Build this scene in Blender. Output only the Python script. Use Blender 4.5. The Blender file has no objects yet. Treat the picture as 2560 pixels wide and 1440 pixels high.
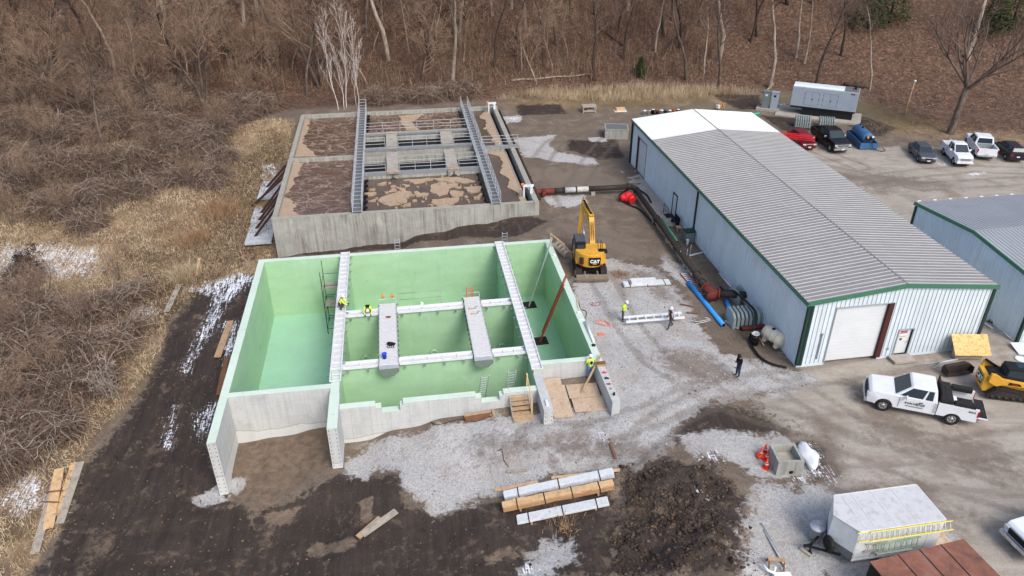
import bpy, bmesh, math, random
import numpy as np
from mathutils import Vector, Matrix, Euler
from math import sin, cos, pi, radians, atan2, sqrt
random.seed(7); RNG = np.random.default_rng(11)
S = bpy.context.scene; COL = S.collection
# ---------------------------------------------------------------- camera, sky, sun, exposure
F_PX, PITCH, ROLL, CAM_H = 1902.69, 0.5282, 0.0017, 30.0
cd = bpy.data.cameras.new('camera'); cam = bpy.data.objects.new('camera', cd); COL.objects.link(cam)
cd.sensor_fit = 'HORIZONTAL'; cd.sensor_width = 36.0; cd.lens = 36.0*F_PX/2560; cd.clip_start = .5; cd.clip_end = 2000
cam.location = (0, 0, CAM_H); cam.rotation_euler = (Matrix.Rotation(pi/2-PITCH, 4, 'X') @ Matrix.Rotation(-ROLL, 4, 'Z')).to_euler()
S.camera = cam
SUN = Vector((.42, -.62, .80)).normalized()
W = bpy.data.worlds.new("World"); S.world = W; W.use_nodes = True
wn = W.node_tree; bg = wn.nodes['Background']
sky = wn.nodes.new('ShaderNodeTexSky'); sky.sky_type = 'NISHITA'; sky.sun_disc = False
sky.sun_elevation = math.asin(SUN.z); sky.sun_rotation = atan2(SUN.x, SUN.y)
sky.air_density = 1.0; sky.dust_density = 4.0; sky.ozone_density = .6; sky.altitude = 300
wn.links.new(sky.outputs[0], bg.inputs[0]); bg.inputs[1].default_value = 0.15
sl = bpy.data.lights.new('sun', 'SUN'); sun = bpy.data.objects.new('sun', sl); COL.objects.link(sun)
sl.energy = 1.35; sl.angle = radians(24); sl.color = (1, .975, .945)
sun.rotation_euler = SUN.to_track_quat('Z', 'Y').to_euler(); sun.location = (0, 0, 60)
S.view_settings.view_transform = 'Standard'; S.view_settings.look = 'None'; S.view_settings.gamma = 1; S.view_settings.exposure = 0.5
S.render.film_transparent = False
try:
    S.cycles.max_bounces = 5; S.cycles.diffuse_bounces = 3; S.cycles.use_adaptive_sampling = True
except Exception: pass

# ---------------------------------------------------------------- materials
def srgb(r, g, b):
    f = lambda c: (c/255/12.92) if c/255 <= .04045 else ((c/255+.055)/1.055)**2.4
    return (f(r), f(g), f(b))
class NT:
    def __init__(s, name):
        m = bpy.data.materials.new(name); m.use_nodes = True; s.m = m; s.t = m.node_tree
        s.b = s.t.nodes['Principled BSDF']
        if 'Specular IOR Level' in s.b.inputs: s.b.inputs['Specular IOR Level'].default_value = .35
    def n(s, t, **k):
        o = s.t.nodes.new(t)
        for a, v in k.items(): setattr(o, a, v)
        return o
    def l(s, a, b): s.t.links.new(a, b)
    def coord(s, sc=(1, 1, 1), kind='Object'):
        tc = s.n('ShaderNodeTexCoord'); mp = s.n('ShaderNodeMapping'); mp.inputs['Scale'].default_value = sc
        if kind == 'World':
            g = s.n('ShaderNodeNewGeometry'); s.l(g.outputs['Position'], mp.inputs[0])
        else: s.l(tc.outputs[kind], mp.inputs[0])
        return mp.outputs[0]
    def noise(s, co, scale, detail=4, rough=.6, dist=0):
        o = s.n('ShaderNodeTexNoise'); o.inputs['Scale'].default_value = scale; o.inputs['Detail'].default_value = detail
        o.inputs['Roughness'].default_value = rough; o.inputs['Distortion'].default_value = dist
        s.l(co, o.inputs['Vector']); return o.outputs['Fac']
    def voro(s, co, scale, feat='F1', out='Distance'):
        o = s.n('ShaderNodeTexVoronoi'); o.feature = feat; o.inputs['Scale'].default_value = scale; s.l(co, o.inputs['Vector']); return o.outputs[out]
    def ramp(s, fac, stops):
        o = s.n('ShaderNodeValToRGB'); e = o.color_ramp.elements
        while len(e) < len(stops): e.new(.5)
        for i, (p, c) in enumerate(stops):
            e[i].position = p; e[i].color = (c, c, c, 1) if not hasattr(c, '__len__') else (*c[:3], 1)
        s.l(fac, o.inputs[0]); return o.outputs[0]
    def mix(s, fac, a, b, mode='MIX'):
        o = s.n('ShaderNodeMix'); o.data_type = 'RGBA'; o.blend_type = mode
        for v, i in ((fac, 0), (a, 6), (b, 7)):
            if hasattr(v, 'links'): s.l(v, o.inputs[i])
            elif i == 0: o.inputs[0].default_value = v
            else: o.inputs[i].default_value = (*v[:3], 1)
        return o.outputs[2]
    def math(s, op, a, b=0., c=0., clamp=False):
        o = s.n('ShaderNodeMath'); o.operation = op; o.use_clamp = clamp
        for i, v in enumerate((a, b, c)):
            if hasattr(v, 'links'): s.l(v, o.inputs[i])
            else: o.inputs[i].default_value = v
        return o.outputs[0]
    def bump(s, h, strength=.3, dist=.05):
        o = s.n('ShaderNodeBump'); o.inputs['Strength'].default_value = strength; o.inputs['Distance'].default_value = dist
        s.l(h, o.inputs['Height']); s.l(o.outputs[0], s.b.inputs['Normal'])
    def out(s, col, rough=.8, metal=0.):
        if hasattr(col, 'links'): s.l(col, s.b.inputs['Base Color'])
        else: s.b.inputs['Base Color'].default_value = (*col, 1)
        if hasattr(rough, 'links'): s.l(rough, s.b.inputs['Roughness'])
        else: s.b.inputs['Roughness'].default_value = rough
        s.b.inputs['Metallic'].default_value = metal
        return s.m
def pm(name, rgb, rough=.6, metal=0., var=.18, scale=2.0, dirt=None, dirtamt=.3, kind='World', sc=(1, 1, 1), bump=0):
    """painted / plain surface: colour with soft mottling and optional dirt patches"""
    n = NT(name); c = srgb(*rgb); co = n.coord(sc, kind)
    f = n.noise(co, scale, 5)
    dk = tuple(x*(1-var) for x in c); lt = tuple(min(1, x*(1+var*.6)) for x in c)
    col = n.ramp(f, [(.3, dk), (.7, lt)])
    if dirt:
        g = n.noise(co, scale*2.3, 6, .7); m = n.ramp(g, [(.5, 0.), (.72, 1.)]); m = n.math('MULTIPLY', m, dirtamt)
        col = n.mix(m, col, srgb(*dirt))
    if bump: n.bump(f, bump, .02)
    return n.out(col, rough, metal)

M = {}
M['white_paint'] = pm('white_paint', (222, 226, 228), .45, 0, .06, 1.5, (170, 165, 155), .25)
M['white_metal'] = pm('white_metal', (214, 218, 220), .5, 0, .1, 3, (150, 150, 148), .35)
M['alu'] = pm('aluminium', (196, 200, 204), .45, .35, .15, 4, (120, 120, 118), .3)
M['galv'] = pm('galvanised_steel', (160, 164, 166), .5, .45, .2, 5, (100, 100, 98), .4)
M['grating'] = pm('grating', (120, 122, 122), .6, .3, .2, 6)
M['black_steel'] = pm('black_steel', (26, 27, 29), .5, .1, .2, 3)
M['rubber'] = pm('rubber', (34, 33, 33), .8, 0, .25, 5, (95, 85, 75), .4)
M['glass_dark'] = pm('dark_glass', (46, 58, 66), .06, 0, .1, 1)
M['chrome'] = pm('chrome', (205, 208, 212), .2, .8, .05, 2)
M['yellow'] = pm('yellow_paint', (216, 162, 58), .42, 0, .1, 2, (120, 95, 60), .35)
M['red_paint'] = pm('red_paint', (160, 34, 36), .4, 0, .1, 2)
M['rust_red'] = pm('rust_red_iron', (118, 52, 44), .75, 0, .25, 4, (60, 35, 30), .5)
M['brown_steel'] = pm('brown_steel', (62, 40, 38), .7, .1, .2, 4)
M['iron'] = pm('ductile_iron', (54, 47, 44), .7, 0, .25, 2.5, (88, 72, 62), .5)
M['blue_plastic'] = pm('blue_plastic', (58, 156, 238), .45, 0, .08, 2, (20, 80, 150), .3)
M['blue_paint'] = pm('blue_tank_paint', (62, 104, 144), .5, 0, .2, 2, (50, 60, 70), .4)
M['grey_cab'] = pm('grey_enclosure', (150, 160, 172), .5, 0, .06, 1)
M['grey_green'] = pm('grey_green_cabinet', (110, 122, 124), .5, 0, .08, 1)
M['orange_lt'] = pm('amber_plastic', (232, 140, 62), .5, 0, .1, 4)
M['coral'] = pm('coral_cord', (222, 122, 96), .6, 0, .1, 4)
M['orange'] = pm('orange_plastic', (235, 70, 35), .5, 0, .1, 4)
M['hivis'] = pm('hi_vis_fabric', (205, 240, 60), .8, 0, .12, 8)
M['skin'] = pm('skin', (196, 140, 112), .6, 0, .05, 6)
M['wood'] = None
def wood(name, a, b, axis=(1, 14, 14)):
    n = NT(name); co = n.coord(axis, 'Object')
    f = n.noise(co, 3, 6, .7); g = n.noise(n.coord((1, 1, 1), 'World'), 2.5, 4)
    col = n.ramp(f, [(.3, srgb(*a)), (.65, srgb(*b))]); col = n.mix(n.ramp(g, [(.45, 0.), (.7, .5)]), col, tuple(x*.55 for x in srgb(*a)))
    return n.out(col, .85)
M['wood'] = wood('weathered_wood', (150, 120, 90), (196, 170, 138))
M['wood_new'] = wood('new_lumber', (196, 158, 112), (220, 188, 146))
M['wood_dark'] = wood('dark_wet_wood', (92, 62, 44), (146, 104, 74))
M['wood_grey'] = wood('grey_wood', (140, 132, 122), (186, 176, 160))
# plywood / OSB
def osb(name, a, b, c):
    n = NT(name); co = n.coord((1, 1, 1), 'Object'); v = n.n('ShaderNodeTexVoronoi'); v.inputs['Scale'].default_value = 9; v.inputs['Randomness'].default_value = 1
    mp = n.n('ShaderNodeMapping'); mp.inputs['Scale'].default_value = (1, 2.2, 1); mp.inputs['Rotation'].default_value = (0, 0, .6); n.l(co, mp.inputs[0]); n.l(mp.outputs[0], v.inputs['Vector'])
    f = n.ramp(v.outputs['Color'], [(.1, srgb(*a)), (.6, srgb(*b))]); g = n.noise(co, 1.3, 4, .7)
    return n.out(n.mix(n.ramp(g, [(.55, 0.), (.75, .8)]), f, srgb(*c)), .85)
M['osb'] = osb('osb_board', (196, 150, 88), (226, 190, 130), (200, 160, 100))
M['ply'] = osb('plywood', (176, 152, 128), (196, 174, 150), (130, 100, 76))

def streaky(name, light, dark, streak, seams=True, smt=1.2, pour=None):
    """cast concrete: panel seams, vertical run-off stains, tie-hole dots"""
    n = NT(name); co = n.coord((1, 1, 1), 'World')
    base = n.ramp(n.noise(co, .9, 6, .65), [(.3, srgb(*dark)), (.68, srgb(*light))])
    st = n.noise(n.coord((1.0, 1.0, .06), 'World'), 3.2, 5, .75)
    m = n.ramp(st, [(.46, 0.), (.62, 1.)]); hi = n.noise(n.coord((.5, .5, .3), 'World'), 1.2, 3)
    m = n.math('MULTIPLY', m, n.ramp(hi, [(.35, .25), (.65, 1.)]))
    col = n.mix(m, base, srgb(*streak))
    fine = n.noise(co, 14, 4, .7); col = n.mix(.35, col, n.ramp(fine, [(.3, tuple(x*.7 for x in srgb(*dark))), (.7, srgb(*light))]))
    if seams:
        oc = n.n('ShaderNodeTexCoord'); sx = n.n('ShaderNodeSeparateXYZ'); n.l(oc.outputs['Object'], sx.inputs[0])
        a = n.math('FRACT', n.math('MULTIPLY', n.math('ADD', sx.outputs[0], sx.outputs[1]), 1/smt))
        line = n.math('LESS_THAN', a, .022)
        z = n.math('FRACT', n.math('MULTIPLY', sx.outputs[2], 1/1.22)); lz = n.math('LESS_THAN', z, .012)
        col = n.mix(n.math('MULTIPLY', n.math('MAXIMUM', line, lz), .35), col, tuple(x*.4 for x in srgb(*dark)))
    if pour is not None:
        sp = n.n('ShaderNodeSeparateXYZ'); n.l(co, sp.inputs[0]); hz = n.math('ADD', sp.outputs[2], n.math('MULTIPLY', n.noise(n.coord((.35, .35, 0), 'World'), 1, 3), .9))
        col = n.mix(n.ramp(n.math('ADD', n.math('MULTIPLY', hz, -8.), pour*8), [(.0, 0.), (.6, .5)]), col, srgb(214, 215, 211)); dk = n.math('ABSOLUTE', n.math('SUBTRACT', hz, pour)); col = n.mix(n.math('MULTIPLY', n.math('LESS_THAN', dk, .03), .4), col, srgb(120, 116, 108))
        ft = n.math('ADD', n.math('MULTIPLY', n.noise(co, 1.5, 4), 1.0), n.math('MULTIPLY', sp.outputs[2], .0)); col = n.mix(n.ramp(ft, [(.58, 0.), (.75, .35)]), col, srgb(150, 142, 128))
    n.bump(fine, .25, .02)
    return n.out(col, .9)
M['conc_new'] = streaky('new_concrete', (200, 203, 202), (172, 175, 174), (206, 207, 203), pour=-1.55)
M['conc_old'] = streaky('old_concrete', (182, 182, 174), (142, 143, 135), (84, 74, 60))
M['conc_top'] = pm('concrete_top', (160, 157, 146), .9, 0, .2, 2, (105, 100, 90), .4)
M['conc_pad'] = pm('concrete_pad', (168, 162, 152), .9, 0, .15, 1, (120, 108, 94), .4)
def greenm(name, a, b, blot):
    n = NT(name); co = n.coord((1, 1, 1), 'World')
    f = n.noise(n.coord((.5, .5, 1.6), 'World'), .7, 6, .6)
    col = n.ramp(f, [(.3, srgb(*a)), (.7, srgb(*b))])
    g = n.noise(co, 1.1, 5, .7, 1.2); col = n.mix(n.ramp(g, [(.52, 0.), (.7, .45)]), col, srgb(*blot))
    sk = n.noise(n.coord((1.3, 1.3, .12), 'World'), 1.6, 5, .75); col = n.mix(n.math('MULTIPLY', n.ramp(sk, [(.54, 0.), (.7, 1.)]), .22), col, srgb(118, 166, 128)); sc_ = n.noise(co, 3.5, 6, .8, .5); col = n.mix(n.math('MULTIPLY', n.ramp(sc_, [(.6, 0.), (.7, 1.)]), .3), col, srgb(176, 196, 178))
    n.bump(n.noise(co, 5, 3), .08, .02)
    return n.out(col, .42)
M['green_wall'] = greenm('green_lining', (156, 191, 153), (169, 203, 166), (180, 209, 182))
M['green_floor'] = greenm('green_floor', (150, 194, 166), (160, 206, 178), (176, 198, 182))
M['green_rim'] = greenm('pale_green_rim', (196, 214, 198), (208, 223, 208), (206, 210, 204))

# ---------------------------------------------------------------- mesh helpers
class MB:
    def __init__(s): s.v = []; s.f = []; s.mi = []; s.sm = []; s.c = 0
    def add(s, vs, fs, sm=False):
        o = len(s.v); s.v += [tuple(v) for v in vs]; s.f += [tuple(i+o for i in f) for f in fs]; s.mi += [s.c]*len(fs); s.sm += [sm]*len(fs); return s
    def m(s, i): s.c = i; return s
    def box(s, c, d, rz=0, M4=None, taper=1.0):
        hx, hy, hz = d[0]/2, d[1]/2, d[2]/2; vs = []
        for z in (-hz, hz):
            t = taper if z > 0 else 1
            for x, y in ((-hx, -hy), (hx, -hy), (hx, hy), (-hx, hy)): vs.append(Vector((x*t, y*t, z)))
        if rz: R = Matrix.Rotation(rz, 3, 'Z'); vs = [R @ v for v in vs]
        if M4: vs = [M4 @ v for v in vs]
        vs = [v+Vector(c) for v in vs]
        return s.add(vs, [(0, 3, 2, 1), (4, 5, 6, 7), (0, 1, 5, 4), (1, 2, 6, 5), (2, 3, 7, 6), (3, 0, 4, 7)])
    def b2(s, x0, x1, y0, y1, z0, z1): return s.box(((x0+x1)/2, (y0+y1)/2, (z0+z1)/2), (abs(x1-x0), abs(y1-y0), abs(z1-z0)))
    def beam(s, a, b, w, h, up=(0, 0, 1)):
        a = Vector(a); b = Vector(b); d = (b-a); L = d.length
        if L < 1e-6: return s
        d /= L; u = Vector(up)
        if abs(d.dot(u)) > .98: u = Vector((1, 0, 0))
        x = d.cross(u).normalized(); u = x.cross(d); vs = []
        for p in (a, b):
            for i, j in ((-1, -1), (1, -1), (1, 1), (-1, 1)): vs.append(p+x*(i*w/2)+u*(j*h/2))
        return s.add(vs, [(0, 1, 2, 3), (7, 6, 5, 4), (0, 4, 5, 1), (1, 5, 6, 2), (2, 6, 7, 3), (3, 7, 4, 0)])
    def tube(s, pts, r, n=8, cap=True):
        pts = [Vector(p) for p in pts]; k = len(pts); rs = r if hasattr(r, '__len__') else [r]*k
        vs = []; prev = None
        for i, p in enumerate(pts):
            d = (pts[min(i+1, k-1)]-pts[max(i-1, 0)]);
            d = d.normalized() if d.length > 1e-9 else Vector((0, 0, 1))
            if prev is None:
                u = Vector((0, 0, 1)) if abs(d.z) < .95 else Vector((1, 0, 0)); x = d.cross(u).normalized()
            else:
                x = prev-d*prev.dot(d); x = x.normalized() if x.length > 1e-6 else d.orthogonal().normalized()
            prev = x; y = d.cross(x)
            for j in range(n):
                a = 2*pi*j/n; vs.append(p+(x*cos(a)+y*sin(a))*rs[i])
        fs = [(i*n+j, i*n+(j+1) % n, (i+1)*n+(j+1) % n, (i+1)*n+j) for i in range(k-1) for j in range(n)]
        s.add(vs, fs, True)
        if cap:
            o = len(s.v)-len(vs); s.f += [tuple(o+j for j in range(n))[::-1], tuple(o+(k-1)*n+j for j in range(n))]; s.mi += [s.c]*2; s.sm += [False]*2
        return s
    def cyl(s, c, r, h, n=20, r2=None): return s.tube([c, (c[0], c[1], c[2]+h)], [r, r if r2 is None else r2], n)
    def lathe(s, prof, c=(0, 0, 0), n=20, M4=None, caps=True):
        vs = []
        for r, z in prof:
            for j in range(n): vs.append(Vector((r*cos(2*pi*j/n), r*sin(2*pi*j/n), z)))
        if M4: vs = [M4 @ v for v in vs]
        vs = [v+Vector(c) for v in vs]; k = len(prof)
        return s.add(vs, [(i*n+j, i*n+(j+1) % n, (i+1)*n+(j+1) % n, (i+1)*n+j) for i in range(k-1) for j in range(n)]+([tuple(range(n))[::-1], tuple((k-1)*n+j for j in range(n))] if caps else []), True)
    def prism(s, poly, z0, z1, ax='z', M4=None):
        """polygon extruded: ax z: poly (x,y); ax y: poly (x,z) from y=z0..z1; ax x: poly (y,z)"""
        n = len(poly); vs = []
        for z in (z0, z1):
            for a, b in poly: vs.append(Vector((a, b, z)) if ax == 'z' else Vector((a, z, b)) if ax == 'y' else Vector((z, a, b)))
        if M4: vs = [M4 @ v for v in vs]
        return s.add(vs, [tuple(range(n))[::-1], tuple(range(n, 2*n))]+[(i, (i+1) % n, n+(i+1) % n, n+i) for i in range(n)])
    def sph(s, c, r, n=10, sc=(1, 1, 1)):
        return s.lathe([(r*sin(pi*i/n)*1.0+1e-4, -r*cos(pi*i/n)) for i in range(n+1)], c, n+4, Matrix.Diagonal(Vector(sc)))
    def quad(s, a, b, c, d): return s.add([a, b, c, d], [(0, 1, 2, 3)])
    def build(s, name, mat, parent=None, bevel=0, smooth=False, label=None):
        me = bpy.data.meshes.new(name); me.from_pydata(s.v, [], s.f)
        for mm in (mat if isinstance(mat, (list, tuple)) else [mat]): me.materials.append(M[mm] if isinstance(mm, str) else mm)
        me.polygons.foreach_set('material_index', s.mi); me.polygons.foreach_set('use_smooth', [True]*len(s.f) if smooth else s.sm)
        bm = bmesh.new(); bm.from_mesh(me); bmesh.ops.recalc_face_normals(bm, faces=bm.faces)
        if bevel:
            bmesh.ops.remove_doubles(bm, verts=bm.verts, dist=1e-4)
            es = [e for e in bm.edges if len(e.link_faces) == 2 and e.calc_face_angle(0) > .5]
            try: bmesh.ops.bevel(bm, geom=es, offset=bevel, segments=2, affect='EDGES', clamp_overlap=True, profile=.6)
            except Exception: pass
        bm.to_mesh(me); bm.free(); me.update()
        o = bpy.data.objects.new(name, me); COL.objects.link(o)
        if parent: o.parent = parent
        if label: o['label'] = label
        return o
def tag(o, label, cat, group=None):
    o['label'] = label; o['category'] = cat
    if group: o['group'] = group
    return o
def thing(name, label, cat, loc=(0, 0, 0), rz=0, group=None):
    o = bpy.data.objects.new(name, None); COL.objects.link(o); o.location = loc; o.rotation_euler = (0, 0, rz); o.empty_display_size = .2
    return tag(o, label, cat, group)
def dup(root, loc=None, rz=None, label=None, group=None, scale=None):
    r = root.copy(); COL.objects.link(r)
    if loc is not None: r.location = loc
    if rz is not None: r.rotation_euler = (0, 0, rz)
    if scale: r.scale = scale
    if label: r['label'] = label
    if group: r['group'] = group
    def rec(a, b):
        for ch in list(a.children):
            c = ch.copy(); COL.objects.link(c); c.parent = b; rec(ch, c)
    rec(root, r); return r
def struct(o, kind='structure'): o['kind'] = kind; return o

# ---------------------------------------------------------------- survey: sight lines to ground positions
cP, sP = cos(PITCH), sin(PITCH)
def ray(px, py):
    X = (px-1280)/F_PX; U = -(py-720)/F_PX
    x = X*cos(ROLL)-U*sin(ROLL); u = X*sin(ROLL)+U*cos(ROLL)
    return np.array([x, cP+u*sP, -sP+u*cP])
def un(px, py, z=0.):
    d = ray(px, py); t = (z-CAM_H)/d[2]; return Vector((d[0]*t, d[1]*t, z))
TO, TY = (-20.659, 54.843), .1503
FO, FY = (-25.73, 90.843), .150
BO, BY = (12.896, 78.289), .1611
def loc2(O, Y, u, v): return (O[0]+u*cos(Y)+v*sin(Y), O[1]+u*sin(Y)-v*cos(Y))
def tk(u, v, z=0): return Vector((*loc2(TO, TY, u, v), z))
def fk(u, v, z=0): return Vector((*loc2(FO, FY, u, v), z))
def bk(u, v, z=0): return Vector((*loc2(BO, BY, u, v), z))
# value noise
_T = RNG.random((256, 256))
def vn(x, y):
    xi = np.floor(x).astype(int); yi = np.floor(y).astype(int); fx = x-xi; fy = y-yi
    fx = fx*fx*(3-2*fx); fy = fy*fy*(3-2*fy); a = _T[xi % 256, yi % 256]; b = _T[(xi+1) % 256, yi % 256]; c = _T[xi % 256, (yi+1) % 256]; d = _T[(xi+1) % 256, (yi+1) % 256]
    return (a*(1-fx)+b*fx)*(1-fy)+(c*(1-fx)+d*fx)*fy
def fbm(x, y, o=4):
    r = 0; a = .5
    for i in range(o): r = r+a*vn(x*2**i+17*i, y*2**i+31*i); a *= .5
    return r
# terrain control heights (survey points)
CP = []
def cp(p, z): CP.append((p[0], p[1], z))
for u, z in ((-1, -3.1), (.5, -2.95), (3, -2.75), (6, -2.35)): cp(tk(u, 18.9), z)
cp(tk(-.6, 22.6), -3.4); cp(tk(6.8, 22.5), -2.35); cp(tk(3.5, 21.5), -2.9)
for u, z in ((8, -2.45), (11, -1.7), (14, -1.15), (18, -.85), (19.5, -.7)): cp(tk(u, 20.4), z)
for u, z in ((20.7, -.62), (23, -.6)): cp(tk(u, 18.4), z); cp(tk(u, 21.5), z+.2)
for u, v, z in ((24.8, 22.6, -.05), (24.8, 18, .0), (24.8, 10, 0), (24.8, 4, 0), (24.5, -.6, -.05), (19.8, 22.9, -.55), (17, 23.5, -.9), (12, 24, -1.7)): cp(tk(u, v), z)
for u, z in ((-1, -2.5), (4, -2.1), (10, -1.8), (14, -1.0), (18, -.4), (23, .1)): cp(fk(u, 30.7), z); cp(fk(u, 33), z*.95)
for v in (0, 6, 12, 18, 24): cp(tk(-1, v), -2.7-.02*v); cp(tk(-6, v), -2.9-.02*v); cp(tk(-14, v+2), -3.1)
for v, z in ((0, .3), (8, -.6), (16, -1.3), (24, -1.9)): cp(fk(-1.2, v), z); cp(fk(-8, v), z-.6); cp(fk(-18, v), z-.8)
for u in (0, 6, 12, 18, 23): cp(fk(u, -1.2), .75)
for v in (2, 10, 18, 26): cp(fk(24.8, v), .35)
for p, z in (((-12, 30), -3.2), ((-12, 22), -3.0), ((-25, 24), -3.3), ((-6, 28), -2.4), ((-6, 22), -2.2), ((0, 28), -1.5), ((0, 22), -1.4), ((-2, 32), -1.9), ((3, 31), -.9), ((6, 27), -.9), ((5, 22), -.9), ((10, 24), -.1),
             ((10, 32), 0), ((14, 28), 0), ((20, 24), 0), ((20, 34), 0), ((30, 30), 0), ((40, 45), 0), ((30, 60), 0), ((45, 70), 0), ((60, 80), 0), ((40, 85), 0), ((10, 40), 0), ((12, 52), 0), ((9, 62), 0),
             ((8, 74), .05), ((5, 84), .2), ((20, 90), .1), ((10, 95), .3), ((32, 97), .1), ((50, 92), .2), ((-40, 40), -3.2), ((-40, 60), -3), ((-60, 60), -2.6), ((-40, 80), -2.4), ((-60, 90), -1.2), ((-80, 80), -1), ((80, 60), 0), ((80, 95), .4), ((0, 104), 1.0), ((25, 104), .6), ((-30, 100), .4), ((0, 10), -1), ((-30, 10), -3), ((30, 10), 0)): cp(p, z)
CPA = np.array(CP)
def T(x, y):
    x = np.atleast_1d(np.asarray(x, float)); y = np.atleast_1d(np.asarray(y, float))
    num = np.zeros_like(x); den = np.zeros_like(x)
    for cx, cy, cz in CPA:
        w = 1/((x-cx)**2+(y-cy)**2+1.2)**2; num += w*cz; den += w
    z = num/den
    y0 = 102+np.where(x < -20, (x+20)*.18, 0)+np.where(x > 35, -(x-35)*.12, 0)
    d = y-y0; h = np.where(d > 0, d*d/(d+14), 0)*.52
    z = z+np.minimum(h, 60)
    # spoil heap and its raked edge
    dx = (x-PILE[0])/4.3; dy = (y-PILE[1])/4.6; q = dx*dx+dy*dy
    e_ = np.exp(-q**2*1.1); z = z+e_*.85*(.15+1.5*np.clip(fbm(x*.7+2, y*.7, 2)-.15, 0, 1))+e_*.38*(fbm(x*2.4+5, y*2.4, 4)-.47)+e_*.07*(vn(x*6, y*6)-.5)
    p2_ = np.exp(-(((x-PILE[0]-.2)/3.6)**2+((y-PILE[1]+4.6)/3.2)**2)**2*.9); z = z+p2_*.55*(.3+1.2*fbm(x*.9+3, y*.9, 2))
    return z
PILE = un(1690, 1310, -.6)
def gz(x, y): return float(T(x, y)[0])
def at(px, py, dz=0.):
    d = ray(px, py); hi = (8-CAM_H)/d[2] if d[2] < -.13 else 150.
    lo = (66-CAM_H)/d[2] if d[2] > 0 else 14.
    a, b = max(14., min(lo, 400)), 420.
    for n in (260, 60, 40):
        t = np.linspace(a, b, n); h = CAM_H+d[2]*t-T(d[0]*t, d[1]*t)
        k = int(np.argmax(h < 0)) if (h < 0).any() else n-1
        a, b = t[max(k-1, 0)], t[k]
    p = Vector((d[0]*b, d[1]*b, 0)); p.z = gz(p.x, p.y); return p
# ---------------------------------------------------------------- terrain
def sdist(X, Y, poly):
    P = np.array(poly); n = len(P); d2 = np.full(X.shape, 1e12); ins = np.zeros(X.shape, bool)
    for i in range(n):
        ax, ay = P[i]; bx, by = P[(i+1) % n]; ex, ey = bx-ax, by-ay
        t = np.clip(((X-ax)*ex+(Y-ay)*ey)/(ex*ex+ey*ey+1e-12), 0, 1)
        d2 = np.minimum(d2, (X-ax-t*ex)**2+(Y-ay-t*ey)**2)
        c = ((ay > Y) != (by > Y)); ins ^= c & (X < (bx-ax)*(Y-ay)/(by-ay+1e-12)+ax)
    return np.where(ins, 1, -1)*np.sqrt(d2)
def pxy(pts):
    return [tuple(at(*p))[:2] for p in pts]
def mask(X, Y, polys):
    m = np.zeros(X.shape)
    for w, pts in polys: m = np.maximum(m, np.clip(.5+sdist(X, Y, pxy(pts))/(2*w), 0, 1))
    return m
GRAVEL = [(1.3, [(1440, 690), (1470, 640), (1560, 655), (1640, 668), (1690, 720), (1740, 800), (1800, 880), (1880, 905), (1990, 925), (2060, 965), (1960, 985), (1830, 1000), (1740, 1020), (1680, 1080), (1660, 1130), (1600, 1165), (1440, 1195), (1330, 1208), (1210, 1245), (1090, 1285), (1020, 1240), (1000, 1170), (940, 1180), (870, 1190), (860, 1160), (930, 1110), (1030, 1085), (1180, 1050), (1320, 1040), (1520, 1020), (1490, 900), (1430, 740)]),
          (1.6, [(1860, 1290), (1910, 1225), (2010, 1205), (2100, 1240), (2200, 1300), (2250, 1440), (1860, 1440)]), (1.2, [(1700, 1090), (1790, 1075), (1930, 1090), (2010, 1130), (2030, 1200), (1890, 1195), (1800, 1140), (1720, 1130)]),
          (.8, [(1290, 345), (1390, 338), (1370, 365), (1400, 380), (1490, 398), (1500, 412), (1400, 405), (1310, 392)]), (.7, [(1360, 492), (1460, 488), (1475, 505), (1420, 520), (1370, 512)]),
          (1.0, [(1360, 1350), (1430, 1350), (1440, 1400), (1380, 1440), (1300, 1440), (1330, 1390)]), (.8, [(1220, 290), (1300, 288), (1310, 305), (1230, 310)]), (.5, [(1470, 345), (1520, 340), (1520, 355), (1480, 355)]),
          (.6, [(570, 1195), (612, 1195), (600, 1230), (560, 1230)]), (.5, [(480, 1250), (545, 1205), (560, 1250), (500, 1262)]), (.8, [(1660, 640), (1740, 690), (1720, 720), (1650, 670)]), (1.2, [(2060, 1230), (2350, 1280), (2450, 1440), (2000, 1440)])]
MUD = [(1.2, [(650, 682), (570, 695), (500, 730), (440, 790), (410, 850), (395, 900), (340, 1000), (300, 1060), (215, 1160), (150, 1340), (70, 1440), (1530, 1440), (1545, 1290), (1500, 1190), (1330, 1215), (1100, 1290), (1010, 1245), (1000, 1185), (860, 1180), (700, 1260), (590, 1250), (540, 1180), (515, 1110), (590, 850)]),
       (.9, [(700, 638), (960, 608), (1180, 560), (1330, 540), (1380, 552), (1300, 590), (1100, 600), (700, 646)]), (1., [(1420, 350), (1540, 350), (1560, 395), (1500, 400), (1420, 375)]), (1., [(1290, 262), (1400, 262), (1420, 285), (1300, 290)]),
       (1.2, [(1560, 1180), (1650, 1130), (1700, 1160), (1790, 1170), (1860, 1250), (1850, 1440), (1520, 1440), (1550, 1280)]), (2.2, [(1690, 1030), (1790, 1010), (1900, 1040), (1960, 1080), (1900, 1090), (1780, 1080), (1740, 1120), (1690, 1110)]), (1.3, [(2100, 280), (2180, 300), (2240, 325), (2200, 345), (2130, 330)]), (.9, [(1770, 235), (1900, 240), (1910, 275), (1850, 275)]), (1., [(1900, 290), (2010, 300), (2040, 330), (1960, 330)]),
       (.6, [(1990, 1120), (2070, 1120), (2100, 1190), (2030, 1210)])]
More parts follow.
